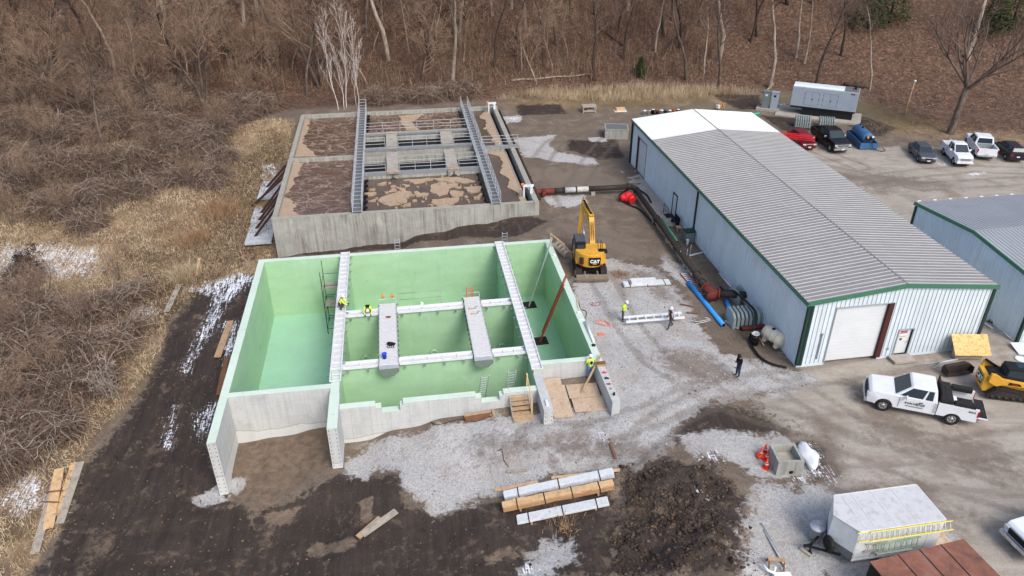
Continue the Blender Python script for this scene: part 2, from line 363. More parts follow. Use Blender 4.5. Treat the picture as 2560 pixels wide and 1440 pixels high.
STRAW = [(2.2, [(-500, 330), (560, 330), (640, 300), (740, 300), (720, 400), (680, 560), (700, 640), (650, 682), (570, 690), (500, 720), (430, 780), (400, 860), (380, 910), (330, 1000), (240, 1080), (200, 1160), (140, 1330), (60, 1440), (-500, 1440)]),
         (2.0, [(1240, 252), (1500, 240), (1800, 235), (1900, 250), (1800, 262), (1560, 275), (1300, 265)]), (2.2, [(2150, 320), (2260, 340), (2380, 350), (2560, 370), (2700, 380), (2700, 330), (2350, 310)])]
LEAF = [(3.5, [(-900, 330), (500, 320), (760, 270), (1230, 250), (1800, 225), (1960, 230), (2150, 230), (2200, 300), (2400, 330), (3000, 350), (3400, -60), (-1600, -60)])]
TAN = [(2.0, [(1900, 330), (2130, 372), (2260, 372), (2560, 390), (3300, 400), (3300, 1440), (2600, 1900), (2250, 1440), (2140, 1250), (2060, 1220), (2100, 1180), (2060, 1110), (1940, 1060), (1860, 990), (2010, 930), (1990, 915), (1700, 500)])]
SNOW = [(1.2, [(-60, 620), (60, 605), (150, 600), (260, 615), (250, 650), (240, 690), (180, 690), (60, 700), (-60, 680)]), (.5, [(440, 720), (600, 680), (640, 690), (560, 760), (540, 820), (500, 860), (470, 930), (450, 930), (500, 820), (540, 740)]),
        (.45, [(560, 800), (600, 795), (590, 860), (555, 910)]), (.6, [(490, 1030), (545, 1000), (520, 1090), (495, 1110)]), (.4, [(400, 1110), (430, 1010), (440, 1010), (425, 1120)]), (.4, [(330, 760), (400, 765), (380, 800), (330, 790)]),
        (.7, [(2000, 1120), (2030, 1118), (2065, 1190), (2035, 1192), (2010, 1160)]), (.35, [(1980, 1205), (2010, 1190), (2020, 1200)]), (.35, [(2062, 1215), (2095, 1190), (2100, 1200), (2070, 1222)]), (.4, [(1490, 1080), (1525, 1082), (1515, 1100)]),
        (.5, [(1735, 1140), (1790, 1130), (1800, 1160), (1750, 1155)]), (.5, [(20, 1200), (90, 1170), (130, 1260), (40, 1290), (0, 1260)]), (.5, [(1250, 292), (1305, 292), (1290, 302)]), (.3, [(2340, 410), (2375, 412), (2370, 420)]), (.3, [(2400, 438), (2480, 432), (2440, 445)]), (.3, [(2370, 350), (2410, 354), (2380, 360)]),
        (.35, [(1330, 1400), (1345, 1420), (1320, 1440), (1300, 1435)]), (.3, [(1945, 262), (1972, 258), (1965, 268)]), (.4, [(655, 410), (700, 410), (690, 470), (650, 470)]), (.35, [(1740, 1220), (1760, 1215), (1770, 1250)])]
MOSS = [(2.0, [(640, 360), (740, 320), (710, 420), (640, 560), (600, 560)]), (.8, [(350, 900), (385, 890), (375, 960), (345, 980)]), (3, [(1300, 255), (1550, 250), (1800, 245), (1780, 265), (1300, 275)]), (2.5, [(1930, 240), (2200, 260), (2400, 335), (2200, 330)])]
BROWN = [(.9, [(555, 1110), (830, 1060), (835, 1170), (790, 1180), (700, 1245), (640, 1290), (570, 1245)]), (.3, [(900, 1245), (930, 1240), (925, 1300), (905, 1300)]), (.4, [(1200, 1385), (1285, 1360), (1285, 1390), (1210, 1415)]), (.5, [(770, 1360), (900, 1340), (880, 1375), (780, 1390)]), (.4, [(620, 1290), (740, 1270), (700, 1310)])]

MOUNDS = [(60, 330, 5, 3.5), (170, 350, 4.5, 3.4), (290, 330, 4.5, 3.4), (400, 330, 4, 3), (90, 430, 4.5, 3), (200, 440, 4, 3.2), (320, 420, 4, 3), (430, 400, 4, 2.6), (500, 370, 3.5, 2.2), (530, 450, 2.2, 1.8), (560, 400, 2, 1.5), (20, 480, 4, 2.6), (150, 520, 3.2, 2.2), (250, 500, 3, 2.2), (350, 480, 2.4, 1.8), (450, 450, 2.4, 1.6), (220, 560, 2, 1.2),
          (60, 700, 1.6, 1.9), (20, 780, 3, 2.4), (110, 800, 2.6, 2), (200, 790, 2.4, 1.9), (290, 770, 2.2, 1.6), (60, 880, 3.2, 2.6), (160, 900, 3, 2.5), (270, 880, 2.2, 1.8), (330, 740, 1.6, 1.1), (30, 980, 3.2, 2.6), (140, 1000, 2.6, 2.2), (230, 960, 1.9, 1.6), (60, 1080, 2.5, 2), (150, 1080, 1.5, 1.2), (20, 1160, 2, 1.6), (320, 830, 1.3, 1.0), (-60, 800, 3.5, 2.6), (-60, 950, 3.5, 2.8), (-60, 1100, 3, 2.2), (-70, 400, 5, 3.5), (-80, 520, 4, 3), (120, 260, 5, 4), (300, 250, 5, 3.6), (430, 260, 5, 3.2), (600, 280, 4, 2.4), (210, 190, 5, 4), (30, 200, 6, 4), (540, 330, 3, 2), (650, 270, 3, 1.8), (950, 250, 3, 1.8), (1060, 245, 3, 1.6), (1150, 235, 3, 1.6)]
DIRT = [(1.6, [(1360, 1095), (1440, 1075), (1560, 1100), (1660, 1120), (1620, 1165), (1500, 1150), (1400, 1140)]), (1.2, [(1640, 885), (1720, 870), (1800, 905), (1840, 950), (1760, 960), (1660, 930)]), (1.5, [(1180, 1110), (1300, 1090), (1330, 1110), (1200, 1140)]), (1, [(1560, 660), (1640, 690), (1700, 760), (1640, 740)]),
        (1.5, [(2120, 960), (2300, 1080), (2500, 1120), (2560, 1160), (2560, 1200), (2400, 1160), (2200, 1110)]), (1.5, [(2150, 1230), (2300, 1200), (2420, 1300), (2350, 1320)]), (1, [(1400, 560), (1560, 580), (1640, 640), (1560, 650), (1440, 600)]), (1.2, [(2050, 1060), (2110, 1120), (2090, 1230), (2050, 1200)]), (1.2, [(1300, 420), (1500, 430), (1560, 470), (1400, 470)]), (2, [(2000, 420), (2200, 480), (2400, 470), (2250, 440)])]
def axis(a, b, step, lo, hi, f=1.13):
    v = list(np.arange(a, b, step)); s = step; x = a
    while x > lo: s *= f; x -= s; v.insert(0, x)
    s = step; x = v[-1]
    while x < hi: s *= f; x += s; v.append(x)
    return np.array(v)
xs = axis(-46, 62, .3, -330, 330); ys = axis(19, 112, .3, -60, 420)
def refine(v, a, b, st): return np.concatenate([v[v < a], np.arange(a, b, st), v[v >= b]])
xs = refine(xs, 3.0, 10.2, .1); ys = refine(ys, 22.5, 32.5, .1)
GX, GY = np.meshgrid(xs, ys, indexing='ij'); X = GX.ravel(); Y = GY.ravel()
Z = T(X, Y)
mk = {k: mask(X, Y, v) for k, v in dict(gravel=GRAVEL, mud=MUD, straw=STRAW, leaf=LEAF, tan=TAN, snow=SNOW, moss=MOSS, brown=BROWN, dirt=DIRT).items()}
mk['brush'] = np.zeros(X.shape)
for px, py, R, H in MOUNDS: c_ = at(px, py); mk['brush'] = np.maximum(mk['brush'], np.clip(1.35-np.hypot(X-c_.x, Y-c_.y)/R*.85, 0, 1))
mk['leaf'] = np.maximum(mk['leaf'], np.clip((Y-107)/5, 0, 1)); mk['tan'] *= (Y < 104); mk['straw'] *= np.clip((118-Y)/8, 0, 1)
TRK = [[(1330, 1085), (1480, 1085), (1620, 1040), (1760, 975), (1950, 950), (2150, 1080), (2400, 1130), (2560, 1100)], [(1420, 1150), (1560, 1140), (1680, 1040), (1850, 960), (2050, 940), (2300, 900)], [(1500, 690), (1560, 800), (1640, 900), (1800, 1000), (2050, 1080), (2300, 1180), (2560, 1260)], [(1390, 545), (1330, 430), (1380, 360), (1500, 300), (1750, 270)],
       [(1420, 480), (1480, 400), (1540, 330), (1600, 290)], [(1950, 400), (2100, 430), (2300, 470), (2560, 455)], [(2050, 470), (2250, 440), (2420, 425), (2560, 430)], [(2100, 1200), (2350, 1190), (2560, 1210)], [(1880, 300), (2000, 360), (2150, 420)], [(1380, 575), (1500, 600), (1640, 650), (1760, 760), (1850, 860), (1960, 935)]]
def ptrack(pts, half=.95, w=.24):
    W3 = [at(*p) for p in pts]; P_ = [(p.x, p.y) for p in W3]; d = np.full(X.shape, 1e9)
    for (ax, ay), (bx, by) in zip(P_, P_[1:]): ex, ey = bx-ax, by-ay; t = np.clip(((X-ax)*ex+(Y-ay)*ey)/(ex*ex+ey*ey), 0, 1); d = np.minimum(d, np.hypot(X-ax-t*ex, Y-ay-t*ey))
    return np.clip(1-np.abs(d-half)/(2*w), 0, 1)
mk['track'] = np.max([ptrack(p) for p in TRK], 0)
near = (X > -60) & (X < 75) & (Y < 118)
rough = (mk['mud'] > .5)*.16+(mk['leaf'] > .5)*.35+(mk['straw'] > .5)*.22+.04
Z = Z+np.where(near, (fbm(X*1.3, Y*1.3, 4)-.47)*rough, 0)
# wheel ruts along the mud track (run roughly parallel to the tank's long side)
uu = (X-TO[0])*cos(TY)+(Y-TO[1])*sin(TY); vv = (X-TO[0])*sin(TY)-(Y-TO[1])*cos(TY)
rt = np.exp(-((uu+4.1+.05*vv)/.28)**2)+np.exp(-((uu+6.1+.05*vv)/.28)**2)+.7*np.exp(-((uu+2.2+.02*vv)/.2)**2)
Z -= mk['track']*.05*(~(mk['mud'] > .5))
Z -= rt*.2*(mk['mud'] > .5)*(vv > 0)*(vv < 34)
fu = (X-FO[0])*cos(FY)+(Y-FO[1])*sin(FY); fv = (X-FO[0])*sin(FY)-(Y-FO[1])*cos(FY)
inT = ((uu > .2) & (uu < 24) & (vv > .2) & (vv < 17.4)) | ((uu > .2) & (uu < 6.9) & (vv > 0.2) & (vv < 18.0)) | ((uu > 6.9) & (uu < 19.8) & (vv > .2) & (vv < 19.75))
inF = (fu > .2) & (fu < 23.9) & (fv > .2) & (fv < 29.8)
nx, ny = GX.shape; hole = (inT | inF).reshape(nx, ny)
idx = np.arange(nx*ny).reshape(nx, ny)
q = np.stack([idx[:-1, :-1], idx[1:, :-1], idx[1:, 1:], idx[:-1, 1:]], -1).reshape(-1, 4)
keep = ~(hole[:-1, :-1] & hole[1:, :-1] & hole[1:, 1:] & hole[:-1, 1:]).ravel(); q = q[keep]
def fastmesh(name, co, faces, nper, mat, smooth=True):
    me = bpy.data.meshes.new(name); me.vertices.add(len(co)); me.vertices.foreach_set('co', np.asarray(co, np.float32).ravel())
    me.loops.add(len(faces)*nper); me.loops.foreach_set('vertex_index', np.asarray(faces, np.int32).ravel())
    me.polygons.add(len(faces)); me.polygons.foreach_set('loop_start', np.arange(0, len(faces)*nper, nper, dtype=np.int32))
    me.polygons.foreach_set('use_smooth', [smooth]*len(faces)); me.materials.append(M[mat] if isinstance(mat, str) else mat); me.update(calc_edges=True)
    o = bpy.data.objects.new(name, me); COL.objects.link(o); return o

def ground_mat():
    n = NT('ground_surface'); P = n.coord((1, 1, 1), 'World')
    def attr(nm):
        a = n.n('ShaderNodeAttribute'); a.attribute_name = nm; s = n.n('ShaderNodeSeparateColor'); n.l(a.outputs['Color'], s.inputs[0]); return s.outputs
    A = attr('mask_a'); B = attr('mask_b'); C = attr('mask_c')
    tm = n.n('ShaderNodeMapping'); tm.vector_type = 'POINT'; tm.inputs['Rotation'].default_value = (0, 0, -TY); n.l(P, tm.inputs[0]); ts = n.n('ShaderNodeMapping'); ts.inputs['Scale'].default_value = (2.6, .28, 1); n.l(tm.outputs[0], ts.inputs[0]); TR = ts.outputs[0]; D = attr('mask_d')
    nl = n.noise(P, .55, 5, .65, .6); nm_ = n.noise(P, 2.2, 5, .7, .4); nf = n.noise(P, 9, 4, .75); nff = n.noise(P, 26, 3, .8)
    warp = n.math('ADD', n.math('MULTIPLY', nl, .5), n.math('MULTIPLY', nm_, .5))
    def th(m, k=1.1, soft=.07, src=None):
        k *= 2. if src is None else 1
        v = n.math('ADD', m, n.math('MULTIPLY', n.math('SUBTRACT', src or warp, .5), k))
        return n.ramp(v, [(.5-soft, 0.), (.5+soft, 1.)])
    c = lambda *a: srgb(*a)
    # bare brown yard soil
    base = n.ramp(nl, [(.3, c(70, 57, 48)), (.5, c(98, 83, 70)), (.68, c(138, 125, 110))])
    base = n.mix(.45, base, n.ramp(nf, [(.3, c(70, 58, 48)), (.7, c(160, 148, 132))]))
    # tan gravelly yard, dragged in bands
    band = n.noise(n.coord((.35, 1.4, 1), 'World'), .9, 6, .7, .8)
    tan = n.ramp(band, [(.3, c(132, 120, 106)), (.5, c(166, 156, 143)), (.7, c(188, 181, 170))])
    tan = n.mix(.5, tan, n.ramp(nff, [(.35, c(112, 102, 92)), (.65, c(196, 190, 180))]))
    tan = n.mix(n.math('MULTIPLY', n.ramp(n.noise(P, .35, 4, .6), [(.5, 0.), (.65, .45)]), 1.), tan, c(110, 94, 80))
    col = n.mix(th(B[1], .9, .12), base, tan)
    # straw / dead grass
    sw = n.noise(n.coord((1.6, .8, 1), 'World'), 2.6, 7, .8, 1.6)
    straw = n.ramp(sw, [(.3, c(96, 80, 60)), (.5, c(142, 122, 96)), (.7, c(190, 170, 140))])
    straw = n.mix(n.ramp(n.noise(P, .3, 4, .6), [(.42, 0.), (.58, .8)]), straw, c(98, 80, 64))
    col = n.mix(th(A[2], .8, .1), col, straw)
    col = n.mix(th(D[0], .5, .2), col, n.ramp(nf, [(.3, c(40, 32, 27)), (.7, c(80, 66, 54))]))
    # leaf litter
    lv = n.voro(P, 3.6, out='Color'); lf = n.ramp(lv, [(.1, c(58, 44, 38)), (.4, c(100, 74, 60)), (.65, c(122, 92, 74)), (.9, c(150, 122, 102))])
    ln = n.ramp(nl, [(.32, c(66, 52, 43)), (.5, c(100, 76, 62)), (.7, c(116, 96, 78))]); lf = n.mix(.5, lf, ln)
    lf = n.mix(n.ramp(nm_, [(.42, .55), (.6, 0.)]), lf, c(52, 40, 32))
    col = n.mix(th(B[0], .9, .14), col, lf)
    moss = n.ramp(nf, [(.3, c(82, 74, 48)), (.7, c(120, 110, 76))]); col = n.mix(n.math('MULTIPLY', th(C[0], 1.4, .25), .55), col, moss)
    # gravel
    gv = n.voro(P, 13, out='Color'); gr = n.ramp(gv, [(.05, c(128, 127, 124)), (.35, c(170, 169, 167)), (.9, c(206, 205, 203))])
    gr = n.mix(.45, gr, n.ramp(nf, [(.3, c(148, 146, 142)), (.7, c(192, 191, 189))]))
    gr = n.mix(n.ramp(nff, [(.34, .6), (.44, 0.)]), gr, c(112, 107, 102))
    gr = n.mix(n.math('MULTIPLY', n.ramp(nm_, [(.54, 0.), (.66, 1.)]), .4), gr, c(136, 126, 116))
    gr = n.mix(n.math('MULTIPLY', n.ramp(n.noise(P, .28, 5, .6), [(.5, 0.), (.66, 1.)]), .5), gr, c(144, 132, 120))
    # mud, wet and dark with dried flats
    mud = n.ramp(nl, [(.3, c(48, 39, 33)), (.55, c(64, 52, 44)), (.72, c(88, 73, 60))]); tk_ = n.noise(TR, 1.1, 5, .7, .3); mud = n.mix(.55, mud, n.ramp(tk_, [(.32, c(34, 28, 25)), (.5, c(54, 46, 40)), (.68, c(84, 72, 62))]))
    mud = n.mix(.25, mud, n.ramp(nf, [(.3, c(40, 33, 29)), (.7, c(84, 73, 64))]))
    mud = n.mix(n.math('MULTIPLY', n.ramp(n.math('ADD', n.math('MULTIPLY', nm_, .5), n.math('MULTIPLY', nl, .5)), [(.54, 0.), (.6, 1.)]), .55), mud, c(116, 99, 84)); mud = n.mix(n.math('MULTIPLY', n.ramp(n.noise(TR, 3.2, 4, .75), [(.56, 0.), (.66, 1.)]), .4), mud, c(38, 31, 28))
    col = n.mix(th(A[1], .9, .06), col, mud)
    br = n.ramp(nm_, [(.3, c(92, 76, 64)), (.7, c(132, 116, 98))]); col = n.mix(th(C[1], 1.2, .1), col, br)
    gm = th(A[0], 1.0, .08); col = n.mix(gm, col, gr)
    col = n.mix(n.math('MULTIPLY', th(C[2], 1.3, .25), .8), col, n.ramp(nff, [(.3, c(82, 70, 60)), (.7, c(146, 134, 122))]))
    col = n.mix(n.math('MULTIPLY', th(D[1], 1.1, .25), .4), col, n.ramp(nff, [(.3, c(74, 64, 55)), (.7, c(128, 116, 104))]))
    # snow remnants
    sv = n.noise(TR, 2.4, 6, .72, 1.2); sv = n.math('ADD', n.math('MULTIPLY', sv, .65), n.math('MULTIPLY', n.noise(n.coord((1, 2.2, 1), 'World'), 3.2, 4, .7), .35)); sn = n.math('MULTIPLY', th(n.math('MULTIPLY', B[2], .57), 4.5, .04, sv), n.ramp(B[2], [(.08, 0.), (.3, 1.)]))
    col = n.mix(sn, col, c(226, 230, 236))
    h = n.math('ADD', n.math('MULTIPLY', nf, .6), n.math('MULTIPLY', nff, .4)); n.bump(h, .55, .12)
    rg = n.ramp(th(A[1], .9, .06), [(0., .92), (1., .68)]); return n.out(col, rg)
M['ground'] = ground_mat()
ground = fastmesh('ground', np.stack([X, Y, Z], 1), q, 4, 'ground'); struct(ground)
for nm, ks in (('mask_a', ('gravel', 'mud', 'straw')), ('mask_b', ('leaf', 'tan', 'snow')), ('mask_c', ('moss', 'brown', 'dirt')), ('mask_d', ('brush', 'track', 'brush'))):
    a = ground.data.attributes.new(nm, 'FLOAT_COLOR', 'POINT'); arr = np.ones((len(X), 4), np.float32)
    for i, k in enumerate(ks): arr[:, i] = mk[k]
    a.data.foreach_set('color', arr.ravel())
# ---------------------------------------------------------------- green tank
tank = thing('settling_tank', 'new open concrete tank lined in bright green, in front of the older full tank', 'tank', tk(0, 0), TY)
RZ = .724; FZ = -4.5; TH = .5
# local coords of everything under the tank: x=u, y=-v
def wallbox(name, u0, u1, v0, v1, z0, z1, inner, parent, mats=('conc_new', 'green_wall', 'green_rim'), rim=True):
    """inner: which of the faces 'u-','u+','v-','v+' carry the lining"""
    mb = MB(); x0, x1, y0, y1 = u0, u1, -v1, -v0
    P = [(x0, y0, z0), (x1, y0, z0), (x1, y1, z0), (x0, y1, z0), (x0, y0, z1), (x1, y0, z1), (x1, y1, z1), (x0, y1, z1)]
    fs = {'b': (0, 3, 2, 1), 't': (4, 5, 6, 7), 'v+': (0, 1, 5, 4), 'u+': (1, 2, 6, 5), 'v-': (2, 3, 7, 6), 'u-': (3, 0, 4, 7)}
    for k, f in fs.items():
        mb.c = 1 if k in inner else (2 if (k == 't' and rim) else 0); mb.add([P[i] for i in f], [(0, 1, 2, 3)])
    return mb.build(name, mats, parent)
B0 = -5.2
wallbox('back_wall', 0, 24.18, 0, TH, B0, RZ, ('v+',), tank)
wallbox('side_wall', 0, TH, TH, 18.2, B0, RZ, ('u+',), tank)
wallbox('side_wall', 24.18-TH, 24.18, TH, 18.0, B0, RZ, ('u-',), tank)
wallbox('wing_wall', 0, TH, 18.2, 22.3, B0, RZ-.002, (), tank)
wallbox('wing_wall', 24.18-TH, 24.18, 18.0, 22.25, B0, RZ-.002, (), tank, rim=False)
wallbox('dividing_wall', 6.68, 7.22, TH, 18.75, B0, RZ-.03, ('u+', 'u-'), tank)
wallbox('dividing_wall', 19.52, 20.06, TH, 18.3, B0, RZ-.03, ('u+', 'u-'), tank)
wallbox('wing_wall', 6.66, 7.26, 18.75, 22.1, B0, RZ-.02, (), tank)
wallbox('wing_wall', 19.5, 20.08, 18.3, 22.1, B0, RZ-.3, (), tank, rim=False)
wallbox('front_wall', TH, 6.68, 17.75, 18.2, B0, RZ-.001, ('v-',), tank)
wallbox('front_wall', 20.06, 24.18-TH, 17.35, 17.8, B0, RZ-.001, ('v-',), tank)
fw = wallbox('front_wall', 7.26, 19.5, 19.35, 19.85, B0, RZ-1.0, ('v-',), tank)
for a, b, z in ((7.26, 9.4, RZ-.42), (9.4, 9.75, RZ-.62), (10.9, 11.1, RZ-.62), (11.1, 15.6, RZ-.42), (15.6, 15.95, RZ-.6), (17.1, 17.35, RZ-.6), (17.35, 19.5, RZ-.42)):
    wallbox('wall_step', a, b, 19.35, 19.85, RZ-1.0, z, ('v-',), fw)
wallbox('cross_wall', 7.22, 19.52, 9.12, 9.62, B0, RZ-.25, ('v+', 'v-'), tank)
wallbox('cross_wall', 7.22, 19.52, 15.5, 16.0, B0, RZ-.25, ('v+', 'v-'), tank)
MB().b2(TH, 24.18-TH, -19.4, -TH, FZ-.2, FZ).build('floor', 'green_floor', tank)
# pipe stubs low on the clarifier's far wall
for u in (8.35, 13.45, 18.6):
    g = MB(); g.lathe([(.30, 0), (.30, .10), (.24, .14), (.16, .14), (.12, .06), (.05, .05)], (0, 0, 0), 20, Matrix.Rotation(pi/2, 4, 'X')); o = g.build('pipe_fitting', 'green_wall', tank); o.location = (u, -9.62, -3.25)
    MB().prism([(-.32, -4.5), (.32, -4.5), (.06, -3.75), (-.06, -3.75)], -.6, -.0, 'y').build('pipe_support', 'green_floor', tank).location = (u+.05, -9.62, 0)
# tie-hole dots on the wing ends
for (u0, u1, v, zt, zb) in ((0, TH, 22.3, RZ, -3.4), (6.66, 7.26, 22.1, RZ, -2.4), (19.5, 20.08, 22.1, RZ-.3, -.6)):
    g = MB()
    for i in range(int((zt-zb)/.3)):
        for s_ in (u0+.1, u1-.1): g.b2(s_-.025, s_+.025, -v-.004, -v+.01, zt-.2-i*.3, zt-.14-i*.3)
    g.build('starter_bar_holes', 'black_steel', tank)
# ---- walkways on the dividing walls
def ladder_walk(name, label, u0, u1, v0, v1, z, n, rail, mat_rail, mat_deck, group, deckgap=False, brk=True, axis='v'):
    t = thing(name, label, 'walkway', tk(0, 0), TY, group)
    g = MB(); r = MB(); d = MB(); k = MB()
    if axis == 'v':
        for u in (u0, u1): g.b2(u-.04, u+.04, -v1, -v0, z, z+.14)
        d.b2(u0+.04, u1-.04, -v1+(1.2 if deckgap else 0), -v0, z+.01, z+.035)
        for i in range(n+1): y = -(v0+(v1-v0)*i/n); MB().b2(u0+.04, u1-.04, y-.035, y+.035, z+.04, z+.1).build('rung', mat_rail, t)
        if brk:
            for i in range(int((v1-v0)/1.25)):
                y = -(v0+.6+i*1.25)
                for s_, u in ((-1, u0), (1, u1)): MB().b2(u+s_*.05, u+s_*.16, y-.05, y+.05, z-.22, z-.06).b2(u+s_*.04, u+s_*.26, y-.03, y+.03, z-.08, z-.04).build('bracket', 'galv', t)
    else:
        for v in (v0, v1): g.b2(u0, u1, -v-.05, -v+.05, z, z+.16)
        d.b2(u0, u1, -v1+.05, -v0-.05, z+.01, z+.03)
        for i in range(n+1): x = u0+(u1-u0)*i/n; MB().b2(x-.04, x+.04, -v1+.05, -v0-.05, z+.035, z+.1).build('rung', mat_rail, t)
        for i in range(int((u1-u0)/1.3)+1):
            x = u0+.35+i*1.3
            MB().b2(x-.04, x+.04, -v1-.16, -v1-.05, z-.24, z-.02).build('bracket', 'galv', t)
    g.build('side_rail', mat_rail, t); d.build('deck', mat_deck, t)
    return t
M['deck_pale'] = pm('pale_deck', (208, 208, 206), .7, 0, .1, 5, (150, 146, 140), .35)
ladder_walk('walkway', 'long grey walkway on the green tank wall left of centre, with the crouching worker', 6.62, 7.28, -.05, 17.6, RZ, 26, 1, 'white_metal', 'deck_pale', 'walkways on the green tank walls', True)
ladder_walk('walkway', 'ladder-like walkway on the green tank wall beside the red leaning ladder', 19.44, 20.1, -.05, 18.3, RZ, 33, 1, 'white_metal', 'deck_pale', 'walkways on the green tank walls')
def seg(lab, u0, u1, v0, n): return ladder_walk('cross_walkway', lab, u0, u1, v0, v0+.62, RZ-.2, n, 1, 'white_paint', 'deck_pale', 'white cross walkways inside the green tank', axis='u')
seg('short white walkway left of the rear troughs, where a worker bends over', 7.32, 9.62, 9.1, 2)
seg('white rear cross walkway between the two grey troughs', 11.0, 15.8, 9.1, 5)
seg('short white walkway right of the rear end of the right trough', 17.2, 19.4, 9.1, 3)
seg('short white walkway left of the trough with the blue bucket', 7.32, 9.62, 15.5, 2)
seg('white front cross walkway between the two grey troughs', 11.0, 15.8, 15.5, 5)
seg('short white walkway right of the front end of the right trough', 17.2, 19.4, 15.5, 3)
# troughs
def trough(lab, u0, u1, v0=8.65, v1=16.35):
    t = thing('covered_trough', lab, 'trough', tk((u0+u1)/2, (v0+v1)/2, RZ), TY, 'grey troughs across the green tank'); w = (u1-u0)/2; L = (v1-v0)/2
    g = MB(); N = 26
    for i in range(N): y = -L+2*L*(i+.5)/N; g.b2(-w+.03, w-.03, y-L/N+.012, y+L/N-.012, .02, .055+.012*(i % 2))
    g.build('cover', 'deck_pale', t)
    s_ = MB(); s_.b2(-w, -w+.05, -L, L, -.35, .08); s_.b2(w-.05, w, -L, L, -.35, .08); s_.b2(-w, w, -L-.35, -L+.02, -.02, .03); s_.build('side_frame', 'alu', t)
    h = MB(); 
    for i in range(13):
        y = -L+.5+i*.6
        for k in (-1, 1): h.tube([(k*w, y, -.12), (k*(w+.07), y+.15, -.22), (k*w, y+.3, -.12)], .02, 5)
    h.build('rope_loops', 'black_steel', t)
    e = MB().prism([(-w, -.02), (w, -.02), (w, -.3), (w*.45, -.62), (0, -.68), (-w*.45, -.62), (-w, -.3)], -L-.36, L*.98, 'y'); e.build('trough_body', pm('trough_grey_%d' % int(u0), (112, 126, 116), .6, 0, .1, 2), t)
    f = MB(); f.tube([(-w, L, 0), (-w, L+.3, .25), (w, L+.3, .25), (w, L, 0)], .03, 6); f.build('lifting_frame', 'alu', t)
    return t
trough('grey covered trough carrying the blue bucket', 9.68, 10.95)
trough('grey covered trough with bent tools lying on its far end', 15.88, 17.12)
# ---------------------------------------------------------------- older tank
old = thing('aeration_tank', 'old stained concrete tank full of brown foaming wastewater', 'tank', fk(0, 0), FY)
OZ = 1.414; OM = ('conc_old', 'conc_old', 'conc_top')
def ow(name, u0, u1, v0, v1, z0=-3.5, z1=OZ, par=None): return wallbox(name, u0, u1, v0, v1, z0, z1, (), par or old, OM)
ow('back_wall', 0, 24.2, -.35, .1); ow('side_wall', 0, .45, .1, 30.05); ow('front_wall', .45, 23.6, 29.6, 30.05)
# right side wall runs slightly skew: two segments
ow('side_wall', 23.55, 24.05, .1, 30.05)
ow('channel_wall', 22.95, 23.15, .1, 29.6, -3.5, OZ-.55)
ow('dividing_wall', .45, 7.0, 14.75, 15.15, z1=OZ-.02); ow('dividing_wall', 7.05, 7.6, .1, 29.6, z1=OZ-.1); ow('dividing_wall', 19.65, 20.15, .1, 29.6, z1=OZ-.1); ow('dividing_wall', 20.15, 22.95, 14.75, 15.15, z1=OZ-.02)
for v in (8.2, 13.3, 15.35, 20.5): ow('cross_wall', 7.6, 19.65, v, v+.5, z1=OZ-.12)
MB().b2(.4, 23.6, -29.7, 0, -3.6, -3.4).build('floor', 'conc_old', old)
[MB().b2(u, u+.45, -30.13, -30.052, -3, OZ-.02).build('pilaster', 'conc_old', old) for u in (7.1, 19.8)]
# liquids
def liquid_mat():
    n = NT('wastewater'); P = n.coord((1, 1, 1), 'World'); c = srgb
    col = n.ramp(n.noise(P, .8, 4), [(.3, c(84, 65, 52)), (.7, c(112, 90, 74))])
    w = n.n('ShaderNodeVectorMath'); w.operation = 'ADD'
    nn = n.n('ShaderNodeTexNoise'); nn.inputs['Scale'].default_value = .9; nn.inputs['Detail'].default_value = 4; n.l(P, nn.inputs['Vector'])
    sc = n.n('ShaderNodeVectorMath'); sc.operation = 'SCALE'; sc.inputs['Scale'].default_value = 1.6; n.l(nn.outputs['Color'], sc.inputs[0]); n.l(P, w.inputs[0]); n.l(sc.outputs[0], w.inputs[1])
    mp = n.n('ShaderNodeMapping'); mp.inputs['Scale'].default_value = (.32, .62, 1); n.l(w.outputs[0], mp.inputs[0])
    v = n.voro(mp.outputs[0], 1.5, 'DISTANCE_TO_EDGE'); vein = n.ramp(v, [(.0, 1.), (.025, .5), (.07, 0.)])
    v2 = n.voro(mp.outputs[0], 3.4, 'DISTANCE_TO_EDGE'); vein2 = n.math('MULTIPLY', n.ramp(v2, [(0., .8), (.07, 0.)]), n.ramp(n.noise(P, 1.1, 4), [(.48, 0.), (.62, 1.)]))
    m = n.math('MAXIMUM', vein, vein2); m = n.math('MULTIPLY', m, n.ramp(n.noise(P, .7, 4, .7), [(.36, .15), (.6, .85)]))
    col = n.mix(m, col, c(186, 164, 146)); n.bump(n.noise(P, 3, 4), .1, .05)
    return n.out(col, n.ramp(m, [(0., .22), (.5, .7)]))
M['liquid'] = liquid_mat()
M['still_liquid'] = pm('still_liquid', (98, 84, 72), .25, 0, .2, 1.2)
M['black_water'] = pm('black_water', (12, 11, 11), .5, 0, .3, 1)
M['foam'] = pm('tan_foam', (170, 149, 126), .9, 0, .12, 1.6, (164, 138, 112), .6, bump=.4)
def water(label_mat, rects, z):
    g = MB()
    for u0, u1, v0, v1 in rects:
        a = [fk(u0, v0, z), fk(u1, v0, z), fk(u1, v1, z), fk(u0, v1, z)]; g.add(a, [(0, 1, 2, 3)])
    return struct(g.build('water', label_mat))
WZ = OZ-.42
water('liquid', [(.4, 7.1, 0, 14.8), (.4, 7.1, 15.1, 29.7), (7.55, 19.7, 0, 8.25)], WZ)
water('still_liquid', [(7.55, 19.7, 20.9, 29.7), (20.1, 23, 0, 14.8), (20.1, 23, 15.1, 29.7)], WZ-.02)
water('black_water', [(7.55, 19.7, 8.65, 13.35), (7.55, 19.7, 15.8, 20.55), (7.55, 19.7, 13.75, 15.4)], .62)
